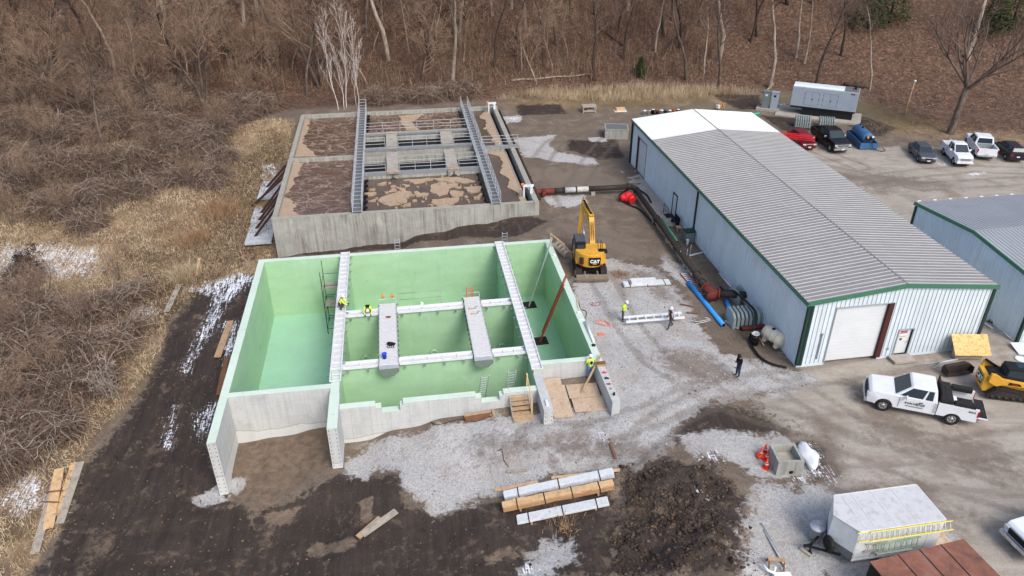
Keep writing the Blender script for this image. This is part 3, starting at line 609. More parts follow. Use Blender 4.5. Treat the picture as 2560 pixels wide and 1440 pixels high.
water('black_water', [(23.1, 23.6, 0, 29.7)], WZ-.6)
def foam(polys, z):
    g = MB()
    for P in polys:
        pts = []
        n = len(P)
        for i in range(n):
            a = P[i]; b = P[(i+1) % n]; L = math.hypot(b[0]-a[0], b[1]-a[1]); k = max(1, int(L/.22))
            for j in range(k):
                t = j/k; pts.append([a[0]+(b[0]-a[0])*t, a[1]+(b[1]-a[1])*t])
        for p in pts:
            if .5 < p[0] < 22.8: p[0] += (fbm(np.array([p[0]*1.8]), np.array([p[1]*1.8]), 4)[0]-.45)*.9; p[1] += (fbm(np.array([p[0]*1.4+9]), np.array([p[1]*1.4+4]), 4)[0]-.45)*.8
        W3 = [fk(p[0], p[1]) for p in pts]; zt = z+.03+.004*len(g.f)/40; g.prism([(w.x, w.y) for w in W3], z-.02, zt)
    o = g.build('foam', 'foam'); bm = bmesh.new(); bm.from_mesh(o.data); bmesh.ops.triangulate(bm, faces=[f for f in bm.faces if len(f.verts) > 4], ngon_method='EAR_CLIP'); bm.to_mesh(o.data); bm.free(); o['kind'] = 'stuff'; o['label'] = 'pale tan foam floating on the brown water of the old tank'; return o
def fpx(pts, z=WZ):
    r = []
    for x, y in pts:
        p = un(640+x*.3056, 220+y*.3056, z); dx = p.x-FO[0]; dy = p.y-FO[1]; r.append((dx*cos(FY)+dy*sin(FY), dx*sin(FY)-dy*cos(FY)))
    return r
def clampu(P, lo, hi, v0, v1): return [(min(hi, max(lo, a)), min(v1, max(v0, b))) for a, b in P]
foam([clampu(fpx([(380, 240), (445, 245), (425, 330), (395, 400), (385, 440), (420, 480), (480, 520), (490, 550), (300, 560)]), .46, 6.9, .2, 14.7),
      clampu(fpx([(290, 610), (400, 605), (350, 680), (300, 780), (280, 830), (215, 880), (300, 920), (330, 950), (300, 990), (370, 1045), (190, 1050)]), .46, 6.9, 15.2, 29.5),
      clampu(fpx([(1180, 225), (1380, 210), (1340, 240), (1270, 270), (1290, 300), (1330, 340), (1230, 345), (1200, 290)]), 7.7, 19.5, .2, 8.1),
      clampu(fpx([(1880, 180), (1935, 180), (2040, 430), (2060, 490), (1960, 470), (1920, 380), (1870, 330), (1890, 270), (1830, 240)]), 20.2, 22.93, .2, 14.7),
      clampu(fpx([(1870, 530), (2050, 525), (2215, 930), (2160, 935), (2140, 860), (2070, 820), (2060, 740), (1990, 700), (2030, 620), (1990, 560), (1900, 540)]), 20.2, 22.93, 15.2, 29.5),
      fpx([(1020, 900), (1100, 870), (1180, 840), (1280, 850), (1250, 900), (1180, 950), (1080, 960), (1010, 940)]), fpx([(1200, 755), (1420, 742), (1440, 760), (1300, 778)]), fpx([(1440, 745), (1560, 740), (1700, 735), (1790, 760), (1740, 785), (1640, 775), (1500, 765)]), fpx([(1440, 800), (1500, 780), (1590, 800), (1570, 860), (1500, 880), (1430, 850)]),
      fpx([(1430, 920), (1560, 900), (1660, 905), (1600, 970), (1470, 970)]), fpx([(1590, 845), (1690, 850), (1690, 890), (1590, 885)]), fpx([(1690, 820), (1840, 805), (1870, 850), (1760, 860)]), fpx([(1310, 860), (1420, 860), (1400, 890), (1320, 885)]), fpx([(1200, 790), (1270, 795), (1230, 810)]), fpx([(1120, 800), (1150, 800), (1140, 820)]), fpx([(1820, 870), (1860, 880), (1830, 900)]), fpx([(1170, 965), (1210, 965), (1200, 985)]), fpx([(1600, 780), (1660, 790), (1640, 815), (1600, 805)])]
      +[[(u+r_*cos(a)*k_, v+r_*.8*sin(a)*k_) for a, k_ in zip(np.linspace(0, 2*pi, 9, endpoint=False), RNG.uniform(.6, 1.3, 9))] for u, v, r_ in zip(RNG.uniform(8.3, 19, 90), RNG.uniform(21.6, 29, 90), RNG.exponential(.12, 90)+.04)], WZ)
def handrail(g, p0, p1, h=1.07, n=None, r=.022, rails=(1.0, .66, .34), kick=False):
    p0 = Vector(p0); p1 = Vector(p1); L = (p1-p0).length; n = n or max(1, round(L/1.8))
    for f in rails: g.beam(p0+Vector((0, 0, h*f)), p1+Vector((0, 0, h*f)), r*2, r*2)
    for i in range(n+1): q_ = p0.lerp(p1, i/n); g.beam(q_, q_+Vector((0, 0, h)), r*2, r*2)
def old_walk(lab, u0, u1, v0, v1, ax, rails, z=OZ, dk='grating', up=0, group='railed walkways over the old tank'):
    t = thing('railed_walkway', lab, 'walkway', fk(0, 0), FY, group)
    d = MB(); N = int(max(v1-v0, u1-u0)/.9)
    d.b2(u0, u1, -v1, -v0, z, z+.06); d.build('deck', dk, t)
    e = MB()
    if ax == 'v':
        for u in (u0, u1): e.b2(u-.05, u+.03, -v1, -v0, z-.08, z+.1)
        for i in range(N+1): y = -(v0+(v1-v0)*i/N); e.b2(u0, u1, y-.03, y+.03, z+.06, z+.09)
    else:
        for v in (v0, v1): e.b2(u0, u1, -v-.05, -v+.05, z-.1, z+.1)
    e.build('edge_beam', 'galv' if ax == 'u' else 'alu', t)
    g = MB()
    for a, b in rails: handrail(g, (a[0], -a[1], z+.08), (b[0], -b[1], z+.08))
    if rails: g.build('handrail', 'alu', t)
    return t
w1 = old_walk('long railed walkway over the old tank, the left one', 7.08, 7.9, -1.2, 30.0, 'v', [((7.06, -1.2), (7.06, 29.9)), ((7.92, -1.2), (7.92, 29.9)), ((7.06, -1.2), (7.92, -1.2))], z=OZ+.12)
w2 = old_walk('long railed walkway over the old tank, the right one', 19.65, 20.45, -.7, 30.05, 'v', [((19.6, -.7), (19.6, 30.0)), ((20.47, -.7), (20.47, 13.9)), ((20.47, 15.1), (20.47, 30))], z=OZ+.12)
old_walk('rearmost cross walkway of the old tank, railed on its far edge', 7.95, 19.6, 8.1, 8.75, 'u', [((7.95, 7.9), (19.6, 7.9))], dk='conc_top', z=OZ)
old_walk('second cross walkway from the rear of the old tank', 7.95, 19.6, 13.2, 13.8, 'u', [((7.95, 13.1), (10.1, 13.1)), ((11.5, 13.1), (16.2, 13.1)), ((17.6, 13.1), (19.6, 13.1))], dk='galv', z=OZ)
old_walk('front cross walkway of the old tank beside the floating foam', 7.95, 19.6, 20.35, 20.95, 'u', [((7.95, 20.3), (10.1, 20.3)), ((11.5, 20.3), (16.2, 20.3)), ((17.5, 20.3), (19.6, 20.3))], dk='galv', z=OZ)
old_walk('short bridge from the right walkway to the outer wall of the old tank', 20.5, 24.6, 14.5, 15.1, 'u', [((20.5, 14.4), (24.5, 14.4))], dk='galv', z=OZ)
def flume(lab, u0, u1, v0, v1):
    t = thing('concrete_flume', lab, 'flume', fk((u0+u1)/2, (v0+v1)/2, OZ), FY, 'covered flumes across the old tank'); w = (u1-u0)/2; L = (v1-v0)/2
    g = MB(); N = 14
    for i in range(N): y = -L+2*L*(i+.5)/N; g.b2(-w, w, y-L/N+.01, y+L/N-.01, .03, .1+.025*(i % 2))
    g.build('cover', 'conc_pad', t); s_ = MB(); s_.b2(-w, -w+.08, -L, L, -.9, .03); s_.b2(w-.08, w, -L, L, -.9, .03); s_.b2(-w+.08, w-.08, -L, L, -.5, .02); s_.build('side_wall', 'conc_old', t); return t
flume('covered flume, rear left one on the old tank', 10.2, 11.42, 8.1, 13.5); flume('covered flume, front left one on the old tank', 10.2, 11.4, 15.0, 21.05)
flume('covered flume, rear right one on the old tank', 16.3, 17.6, 8.1, 13.5); flume('covered flume, front right one on the old tank', 16.3, 17.45, 15.0, 21.3)
for i, (u, lab) in enumerate(((10.8, 'orange-handled valve gear at the front end of the left flume'), (16.9, 'orange-handled valve gear at the front end of the right flume'))):
    t = thing('valve_gear', lab, 'valve', fk(u, 21.15, OZ), FY, 'valve gear on the flumes')
    MB().b2(-.6, .6, -.15, .05, .12, .24).build('frame', 'galv', t)
    for x in (-.35, .35): MB().lathe([(.02, 0), (.16, .02), (.16, .06), (.02, .08)], (x, -.05, .26), 12).build('handwheel', 'orange_lt', t)
    g = MB(); g.tube([(.28*cos(a), -.25, -.55+.28*sin(a)) for a in np.linspace(0, 2*pi, 17)], .06, 7, False); g.tube([(0, -.2, .1), (0, -.2, -.3)], .05, 8); g.build('pipe_bend', 'iron', t)
# weir brackets along the walkways
g = MB()
for side in (7.95+.1, 19.5-.1):
    for v in list(np.arange(22, 29.5, 1.3))+list(np.arange(1, 7.5, 1.3)): s_ = 1 if side < 10 else -1; g.b2(side-.08, side+.3*s_, -v-.09, -v+.09, OZ-.25, OZ-.05); g.b2(side-.03, side+.1*s_, -v-.3, -v+.3, OZ-.7, OZ-.3)
g.build('baffle_brackets', 'black_steel', old)
for v, cv in ((27.8, 'front'), (1.0, 'rear')):
    t = thing('sluice_gate', 'white sluice gear with orange caps on the %s right corner of the old tank' % cv, 'sluice gate', fk(23.2, v, OZ-.1), FY, 'sluice gears on the old tank')
    g = MB(); g.b2(-.35, .7, -.1, .1, .75, .95); g.b2(-.3, -.15, -.08, .08, -.5, .8); g.b2(.35, .6, -.15, .15, -.1, .8); g.build('frame', 'white_metal', t)
    MB().b2(-.5, -.2, -.12, .12, .95, 1.08).build('cap', 'orange_lt', t); MB().tube([(-.6, 0, -.3), (-.62, 0, .5), (-.5, .0, .62), (-.4, 0, .5)], .05, 8).build('pipe_bend', 'conc_top', t)
# drain pipe along the outer right wall
t = thing('outer_pipe', 'thin black pipe strapped along the right outer wall of the old tank', 'pipe', fk(0, 0), FY)
MB().tube([(24.35, -.5, 1.0), (24.35, -14, 1.0), (24.4, -28.4, .95)], .13, 10).build('pipe', 'iron', t)
g = MB(); [g.tube([(24.35, y, 1), (24.35, y-.12, 1)], .19, 10) for y in (-5, -11, -17, -23)]; g.build('collar', 'iron', t)
# brown props on the left of the old tank and the pale slabs below
for k, (px, py, px2, py2) in enumerate([(717, 403, 697, 417), (716, 412, 693, 428), (712, 422, 668, 473), (705, 450, 680, 483), (702, 462, 676, 492), (698, 478, 672, 511), (694, 490, 668, 523)]):
    v = 15.8+k*1.75; a = fk(-.04, v, 1.2-.05*k); e = fk(-2.6 if k != 2 else -3.6, v+.4, 0); e.z = gz(e.x, e.y)+.05
    o = MB().beam(a, e, .16, .2).build('steel_prop', 'brown_steel'); tag(o, 'brown steel prop left of the old tank, the %s from the rear' % ('first', 'second', 'third', 'fourth', 'fifth', 'sixth', 'seventh')[k], 'prop', 'steel props against the old tank')
for k, (v0, v1, u0, lab) in enumerate(((14.5, 19.0, -2.6, 'far'), (19.1, 23.5, -2.9, 'middle'), (23.6, 28.0, -2.7, 'near'))):
    p = fk(u0/2-.6, (v0+v1)/2); z = gz(p.x, p.y)
    o = MB().b2(-1.2, 1.2, -(v1-v0)/2, (v1-v0)/2, -.1, .14).build('footing_slab', pm('slab_%s' % lab, (186, 192, 196), .8, 0, .1, 1.5, (90, 84, 78), .5)); o.location = (p.x, p.y, z+.05); o.rotation_euler = (0, 0, FY)
    tag(o, '%s snow-dusted slab under the brown props left of the old tank' % lab, 'slab', 'slabs beside the old tank')
# ---------------------------------------------------------------- metal buildings
def ribbed(name, col, rib_dark, rough=.5, metal=.0, kind='wall', dirt=None):
    n = NT(name); P = n.coord((1, 1, 1), 'World'); c = srgb(*col)
    f = n.noise(P, .5, 4); k = n.ramp(f, [(.3, tuple(x*.93 for x in c)), (.7, tuple(min(1, x*1.05) for x in c))])
    st = n.noise(n.coord((1.2, 1.2, .08), 'World'), 2, 4, .7); k = n.mix(n.math('MULTIPLY', n.ramp(st, [(.5, 0.), (.75, 1.)]), .25), k, srgb(*(dirt or (150, 146, 138))))
    if name == 'galvalume_roof':
        sp = n.n('ShaderNodeSeparateXYZ'); n.l(n.coord((1, 1, 1), 'Object'), sp.inputs[0]); ln = n.math('LESS_THAN', n.math('FRACT', n.math('MULTIPLY', sp.outputs[0], 1/1.6)), .05); ns = n.noise(P, 1.5, 3)
        k = n.mix(n.math('MULTIPLY', ln, n.ramp(ns, [(.35, 0.), (.6, .4)])), k, srgb(176, 174, 170)); wn_ = n.n('ShaderNodeTexWhiteNoise'); wn_.noise_dimensions = '1D'; n.l(n.math('FLOOR', n.math('MULTIPLY', sp.outputs[1], 1/.914)), wn_.inputs['W'])
        k = n.mix(n.math('MULTIPLY', wn_.outputs['Value'], .22), k, srgb(156, 152, 148)); k = n.mix(n.math('MULTIPLY', n.ramp(n.noise(n.coord((.25, 2.5, 1), 'Object'), 1.2, 5, .7), [(.5, 0.), (.72, 1.)]), .3), k, srgb(104, 98, 92))
    return n.out(k, rough, metal)
M['wall_white'] = ribbed('white_cladding', (210, 222, 230), 0); M['roof_grey'] = ribbed('galvalume_roof', (141, 140, 138), 0, .55, .1, dirt=(112, 106, 100))
M['roof_white'] = ribbed('new_white_roof', (232, 234, 236), 0, .5)
M['roof_grey2'] = ribbed('galvalume_roof_bluish', (162, 166, 170), 0, .5, .1)
M['trim_green'] = pm('green_trim', (66, 118, 92), .5, 0, .1, 1); M['trim_dark'] = pm('dark_green_trim', (34, 58, 52), .5, 0, .1, 1)
M['door_white'] = pm('door_white', (212, 216, 218), .5, 0, .05, 1); M['door_brown'] = pm('brown_door_trim', (74, 40, 36), .6, 0, .1, 2)
M['seam'] = pm('seam_grey', (158, 166, 170), .6, 0, .1, 2)
W_, L_, E_, R_ = 13.05, 37.6, 4.86, 5.56
def gable_building(name, lab, origin, u_off, v0, W, L, E, R, ridge_axis, openings, roofmat):
    """local x=u across, y=-v; ridge along v (axis 'v') or along u ('u'); v measured from far end"""
    t = thing(name, lab, 'building', bk(u_off, v0), BY)
    along = ridge_axis == 'v'
    def pt(a, b, z): return (a, -b, z) if along else (b, -a, z)     # a across the ridge (0..W), b along it (0..L)
    eh = lambda a: E+(R-E)*(1-abs(a-W/2)/(W/2))
    sp = .3048; rsp = .3048*1.35 if along else .3048
    for side in ('a0', 'a1', 'b0', 'b1'):
        g = MB(); rib = MB(); ln = L if side[0] == 'a' else W; ops = [o for o in openings if o[0] == side]
        def P(s_, z, off=0):
            if side == 'a0': return pt(-off, s_, z)
            if side == 'a1': return pt(W+off, s_, z)
            if side == 'b0': return pt(s_, -off, z)
            return pt(s_, L+off, z)
        top = (lambda s_: E) if side[0] == 'a' else eh
        cuts = sorted(set([0., ln]+([W/2] if side[0] == 'b' else [])+[x for o in ops for x in o[1:3]]))
        for i in range(len(cuts)-1):
            a, b = cuts[i], cuts[i+1]; mid = (a+b)/2; z0 = -.2
            for o in ops:
                if o[1] <= mid <= o[2]: z0 = o[3]
            g.quad(P(a, z0), P(b, z0), P(b, top(b)), P(a, top(a)))
            if z0 > 0: g.quad(P(a, z0), P(b, z0), P(b, z0, -.25), P(a, z0, -.25))
        k = int(ln/sp)
        for i in range(k+1):
            s_ = min(ln, i*sp+.02); z0 = .03
            for o in ops:
                if o[1]-.05 < s_ < o[2]+.05: z0 = o[3]+.03
            zt = top(s_)-.02; w = .022
            a = [P(s_-w, z0), P(s_-w*.5, z0, .03), P(s_+w*.5, z0, .03), P(s_+w, z0), P(s_-w, zt), P(s_-w*.5, zt, .03), P(s_+w*.5, zt, .03), P(s_+w, zt)]
            rib.add(a, [(0, 1, 5, 4), (1, 2, 6, 5), (2, 3, 7, 6)])
        w_ = g.build('wall', 'wall_white', t); rib.build('wall_ribs', 'wall_white' if side != 'b1' or not along else 'seam', w_)
    # roof: two slopes with ribs running down the slope
    for sgn in (0, 1):
        def Q(f, b, h=0): # f 0 ridge .. 1 eave
            a = W/2+(1 if sgn else -1)*f*(W/2+.18); z = R+.06-(R-E)*f*(W/2+.18)/(W/2)+h; return pt(a, b, z)
        bands = [(-.15, 6.5, 'roof_white'), (6.5, L+.15, roofmat)] if along else [(-.15, L+.15, roofmat)]
        for b0, b1, mt in bands:
            g = MB(); g.add([Q(0, b0), Q(1, b0), Q(1, b1), Q(0, b1), Q(0, b0, -.06), Q(1, b0, -.06), Q(1, b1, -.06), Q(0, b1, -.06)], [(0, 1, 2, 3), (4, 5, 6, 7), (0, 1, 5, 4), (1, 2, 6, 5), (2, 3, 7, 6)])
            r = MB(); b = b0+.1
            while b < b1-.02:
                w = .04
                r.add([Q(0, b-w), Q(0, b-w*.5, .03), Q(0, b+w*.5, .03), Q(0, b+w), Q(1, b-w), Q(1, b-w*.5, .03), Q(1, b+w*.5, .03), Q(1, b+w)], [(0, 1, 5, 4), (1, 2, 6, 5), (2, 3, 7, 6), (4, 5, 6, 7)]); b += rsp
            ro = g.build('roof', mt, t); r.build('roof_ribs', 'rib_'+mt if 'rib_'+mt in M else mt, ro)
    g = MB()
    for s_ in (-1, 1):
        for b in (-.12, L+.12):
            a0, a1 = W/2, W/2+s_*(W/2+.18); z0, z1 = R+.0, R-(R-E)*(W/2+.18)/(W/2)
            MB().beam(pt(a0, b, z0-.02), pt(a1, b, z1-.02), .1, .26).build('rake_trim', 'trim_green', t)
    g = MB()
    for a in (-.2, W+.2): MB().beam(pt(a, -.15, E-.14), pt(a, L+.15, E-.14), .1, .16).build('eave_trim', 'trim_green', t)
    g = MB()
    for a in (0, W):
        for b in (0, L): p_ = pt(a, b, 0); MB().box((p_[0], p_[1], E/2-.12), (.2, .2, E-.26)).build('corner_trim', 'trim_dark', t)
    rr = MB()
    for sgn in (-1, 1):
        rr.add([pt(W/2, -.15, R+.1), pt(W/2+sgn*.06, -.15, R+.085), pt(W/2+sgn*.06, L+.15, R+.085), pt(W/2, L+.15, R+.1)], [(0, 1, 2, 3)])
    rr.build('ridge_cap', roofmat, t)
    return t, pt
M['rib_roof_grey'] = ribbed('rib_light', (170, 170, 169), 0, .5, .0); M['rib_roof_grey2'] = ribbed('rib_dark', (140, 144, 152), 0, .5); M['rib_roof_white'] = ribbed('rib_white', (214, 218, 220), 0)
bld, pt = gable_building('metal_building', 'long white metal building with grey ribbed roof, green trim and a garage door', BO, 0, 0, W_, L_, E_, R_, 'v',
    [('b1', 1.97, 5.8, 4.25), ('b1', 6.95, 7.95, 2.06), ('a0', 2.0, 4.8, 3.65)], 'roof_grey')
def roll_door(par, x0, x1, z1, y, n=8, ax='x', mat='door_white'):
    t = MB(); 
    for i in range(n):
        a = z1*i/n; b = z1*(i+1)/n
        if ax == 'x': t.b2(x0, x1, y-.03, y+.03, a+.02, b-.01); t.b2(x0, x1, y-.015, y+.03, b-.03, b+.02)
        else: t.b2(y-.03, y+.03, x0, x1, a+.02, b-.01); t.b2(y-.015, y+.02, x0, x1, b-.03, b+.02)
    return t.build('garage_door', mat, par)
gd = roll_door(bld, 1.97, 5.8, 4.25, -37.45, 16)
g = MB(); g.b2(5.62, 5.98, -37.68, -37.62, 0, 4.28); g.b2(5.6, 5.7, -37.62, -37.4, 0, 4.25); g.build('door_frame', 'door_brown', bld)
g = MB(); g.b2(1.9, 5.86, -37.66, -37.6, 4.26, 4.32); g.b2(1.9, 1.96, -37.66, -37.6, 0, 4.26); g.build('door_frame', 'seam', bld)
dr = MB().b2(6.98, 7.92, -37.5, -37.44, .05, 2.03).build('door', 'door_white', bld)
MB().b2(7.78, 7.84, -37.58, -37.5, .98, 1.04).tube([(7.81, -37.58, 1.01), (7.68, -37.58, 1.01)], .018, 6).build('door_handle', 'chrome', dr)
g = MB(); g.b2(6.88, 6.96, -37.67, -37.6, 0, 2.1); g.b2(7.95, 8.03, -37.67, -37.6, 0, 2.1); g.b2(6.96, 7.95, -37.67, -37.6, 2.05, 2.12); g.build('door_frame', 'seam', bld)
MB().b2(6.6, 8.1, -38.5, -37.66, -.1, .06).build('door_step', 'conc_pad', bld)
def text(body, size, mat, loc, rot, parent, name='lettering', ext=.004, bold=0, sx=1):
    c = bpy.data.curves.new(name, 'FONT'); c.body = body; c.size = size; c.extrude = ext; c.align_x = 'CENTER'; c.align_y = 'CENTER'; c.offset = bold; c.resolution_u = 3
    o = bpy.data.objects.new(name, c); dg = bpy.context.evaluated_depsgraph_get(); COL.objects.link(o); dg.update()
    me = bpy.data.meshes.new_from_object(o.evaluated_get(dg)); bpy.data.objects.remove(o); me.materials.clear(); me.materials.append(M[mat] if isinstance(mat, str) else mat); me.name = name
    k = bpy.data.objects.new(name, me); COL.objects.link(k); k.location = loc; k.rotation_euler = rot; k.scale = (sx, 1, 1); k.parent = parent; return k
sg = MB().b2(7.16, 7.66, -37.512, -37.502, 1.66, 1.86).build('door_sign', pm('sign_red', (170, 60, 66), .5), dr)
text('CAUTION', .1, 'white_paint', (7.41, -37.516, 1.76), (pi/2, 0, 0), sg, 'sign_text', .001)
MB().b2(7.16, 7.66, -37.512, -37.502, 1.5, 1.64).build('door_sign', 'white_paint', dr); MB().b2(7.16, 7.6, -37.512, -37.502, 1.38, 1.44).build('door_sign', 'yellow', dr)
MB().cyl((0, 0, 0), .1, .01, 16).build('door_sign', 'blue_paint', dr).location = (7.3, -37.505, 1.2); dr.children[-1].rotation_euler = (pi/2, 0, 0)
# far garage door on the long side, with dark jamb; personnel door and downspouts
roll_door(bld, -4.8, -2.0, 3.65, .14, 9, 'y', 'white_metal')
g = MB(); g.b2(-.04, .02, -2.1, -1.85, 0, 3.75); g.b2(-.02, .1, -2.08, -2.0, 0, 3.65); g.build('door_frame', 'door_brown', bld)
g = MB(); g.b2(-.05, 0, -4.9, -1.9, 3.66, 3.72); g.b2(-.05, 0, -4.9, -4.82, 0, 3.7); g.build('door_frame', 'trim_dark', bld)
g = MB(); g.b2(-.13, -.02, -18.7, -18.55, .9, 4.7); g.build('downspout', 'trim_dark', bld)
g = MB(); g.b2(-.2, -.06, -.12, .05, 0, 4.75); g.build('downspout', 'trim_dark', bld)
g = MB(); g.b2(.12, .3, -37.72, -37.63, 0, 4.6); g.build('downspout', 'trim_dark', bld)
g = MB(); g.b2(1.28, 1.33, -37.72, -37.64, .4, 2.3); g.box((1.3, -37.68, 2.35), (.12, .1, .12)); g.build('conduit', 'galv', bld)
MB().cyl((0, 0, 0), .09, .06, 10).build('vent', 'galv', bld).location = (6.45, -37.64, .6)
pdr = MB().b2(-.05, 0, -14.2, -13.3, .05, 2.1).build('door', 'door_white', bld)
g = MB(); g.b2(-.09, -.03, -13.3, -13.2, 0, 2.15); g.b2(-.09, -.03, -14.3, -14.2, 0, 2.15); g.b2(-.09, -.03, -14.3, -13.2, 2.1, 2.2); g.build('door_frame', 'black_steel', bld)
b2_, pt2 = gable_building('metal_building', 'second white metal building with green trim, cut off by the right edge of the photo', BO, 16.36, 24.4, 13.2, 30, 4.72, 5.36, 'u', [], 'roof_grey2')
g = MB(); [g.box((8.6+i*1.4, 0.16, 4.86), (.3, .12, .07)) for i in range(-6, 14)]; g.build('gutter_clips', 'white_metal', b2_)
# concrete apron along the building and the pads
sb = MB().b2(-1.75, -.03, -15.8, 1.0, -.2, .05); o = struct(sb.build('pavement', 'conc_pad')); o.location = bk(0, 0); o.rotation_euler = (0, 0, BY)
g = MB().b2(1.6, 12, -38.9, -37.75, -.2, .03); 
# ---------------------------------------------------------------- vegetation
def barkm(name, a, b, sc=3):
    n = NT(name); f = n.noise(n.coord((1, 1, .35), 'World'), sc, 5, .7); n.bump(f, .3, .05)
    return n.out(n.ramp(f, [(.35, srgb(*a)), (.65, srgb(*b))]), .9)
M['bark_grey'] = barkm('grey_bark', (70, 60, 53), (120, 107, 96)); M['bark_dark'] = barkm('dark_bark', (46, 37, 33), (78, 66, 58)); M['bark_white'] = barkm('pale_bark', (176, 166, 158), (222, 214, 206)); M['bark_pale'] = barkm('pale_brown_bark', (118, 104, 92), (176, 162, 148))
M['twig_grey'] = barkm('grey_twigs', (76, 63, 55), (124, 108, 96), 1); M['twig_mauve'] = barkm('mauve_vines', (106, 84, 70), (172, 146, 124), .6); M['twig_tan'] = barkm('tan_stems', (128, 98, 72), (182, 150, 116), .7); M['twig_red'] = barkm('red_brown_stems', (92, 62, 48), (132, 96, 76), .7)
M['straw_blade'] = barkm('straw_blades', (150, 128, 98), (212, 194, 162), .5); M['leaf_rust'] = barkm('rust_leaves', (104, 72, 56), (156, 118, 96), 1.5)
M['twig_brown'] = barkm('brown_vines', (62, 50, 41), (108, 90, 74), .8)
M['evergreen'] = barkm('evergreen_needles', (40, 54, 30), (74, 88, 50), 1)
LF = [.42]
def grow(trunk, crown, p, d, L, r, depth, rnd, up=.12, spread=.65, nseg=5, kids=4, start=.35, maxd=4, bare=.0):
    """recursive limb: tapered tube with wobble, children along it"""
    pts = [p.copy()]; rs = [r]; q = p.copy(); dd = d.copy()
    for i in range(nseg):
        dd = (dd+Vector((rnd.gauss(0, .09), rnd.gauss(0, .09), rnd.gauss(0, .05)+up*.25))).normalized(); q = q+dd*(L/nseg); pts.append(q.copy()); rs.append(r*(1-.8*(i+1)/nseg))
    (trunk if depth == 0 else crown).tube(pts, rs, 7 if depth == 0 else (5 if depth == 1 else 3), False)
    if depth >= maxd: return
    k = kids+1 if depth else kids*4
    for j in range(k):
        f = start+(1-start)*(j+rnd.random()*.8)/k if depth == 0 else .25+.75*(j+rnd.random())/k
        i = min(nseg-1, int(f*nseg)); b = pts[i].lerp(pts[i+1], f*nseg-i); base = (pts[i+1]-pts[i]).normalized()
        a = rnd.random()*2*pi; o = base.orthogonal().normalized(); o.rotate(Matrix.Rotation(a, 3, base))
        nd = (base*(1-spread)+o*spread+Vector((0, 0, up))).normalized()
        l = L*(LF[0] if depth == 0 else .55)*(1.15-f*.6)*rnd.uniform(.75, 1.2); grow(trunk, crown, b, nd, l, max(.026, rs[i]*(.45 if depth == 0 else .55)), depth+1, rnd, up, spread, 4 if depth < 2 else 3, kids, start, maxd)
def make_tree(label, H, r, seed, tm, cm, start=.4, spread=.6, kids=4, up=.14, maxd=3, stems=1, name='bare_tree', cat='tree'):
    rnd = random.Random(seed); t = thing(name, label, cat); tr = MB(); cr = MB()
    for s_ in range(stems):
        d = Vector((rnd.gauss(0, .05), rnd.gauss(0, .04), 1)) if stems == 1 else Vector((cos(2*pi*s_/stems+seed)*.2, sin(2*pi*s_/stems+seed)*.2, 1))
        grow(tr, cr, Vector((d.x*.8*(stems > 1), d.y*.8*(stems > 1), -.3)), d.normalized(), H*rnd.uniform(.8, 1), r, 0, rnd, up, spread, 9, kids, start, maxd)
    tr.build('trunk', tm, t, smooth=True); cr.build('crown', cm, t); return t
protos = [make_tree('', 19, .3, 1, 'bark_grey', 'twig_grey', .45, .55, 4), make_tree('', 17, .24, 2, 'bark_dark', 'twig_grey', .5, .6, 4), make_tree('', 21, .27, 3, 'bark_pale', 'twig_grey', .55, .5, 4),
          make_tree('', 12, .13, 4, 'bark_dark', 'twig_mauve', .3, .6, 4), make_tree('', 10, .1, 5, 'bark_pale', 'twig_mauve', .35, .55, 4), make_tree('', 15, .2, 6, 'bark_grey', 'twig_mauve', .35, .6, 4, stems=3)]
used = set()
def plant(k, px, py, s=1., label='', group=None, rz=None, lean=(0, 0), xy=None):
    o = protos[k]; p = at(px, py) if xy is None else Vector((*xy, gz(*xy)))
    if k in used: o = dup(o)
    used.add(k); o.location = p; o.scale = (s*(1.3 if xy else 1), s*(1.3 if xy else 1), s); o.rotation_euler = (radians(lean[1]), radians(lean[0]), random.random()*6.28 if rz is None else rz)
    o['label'] = label
    if group: o['group'] = group
    return o
G_ = 'bare trees of the wooded hillside'
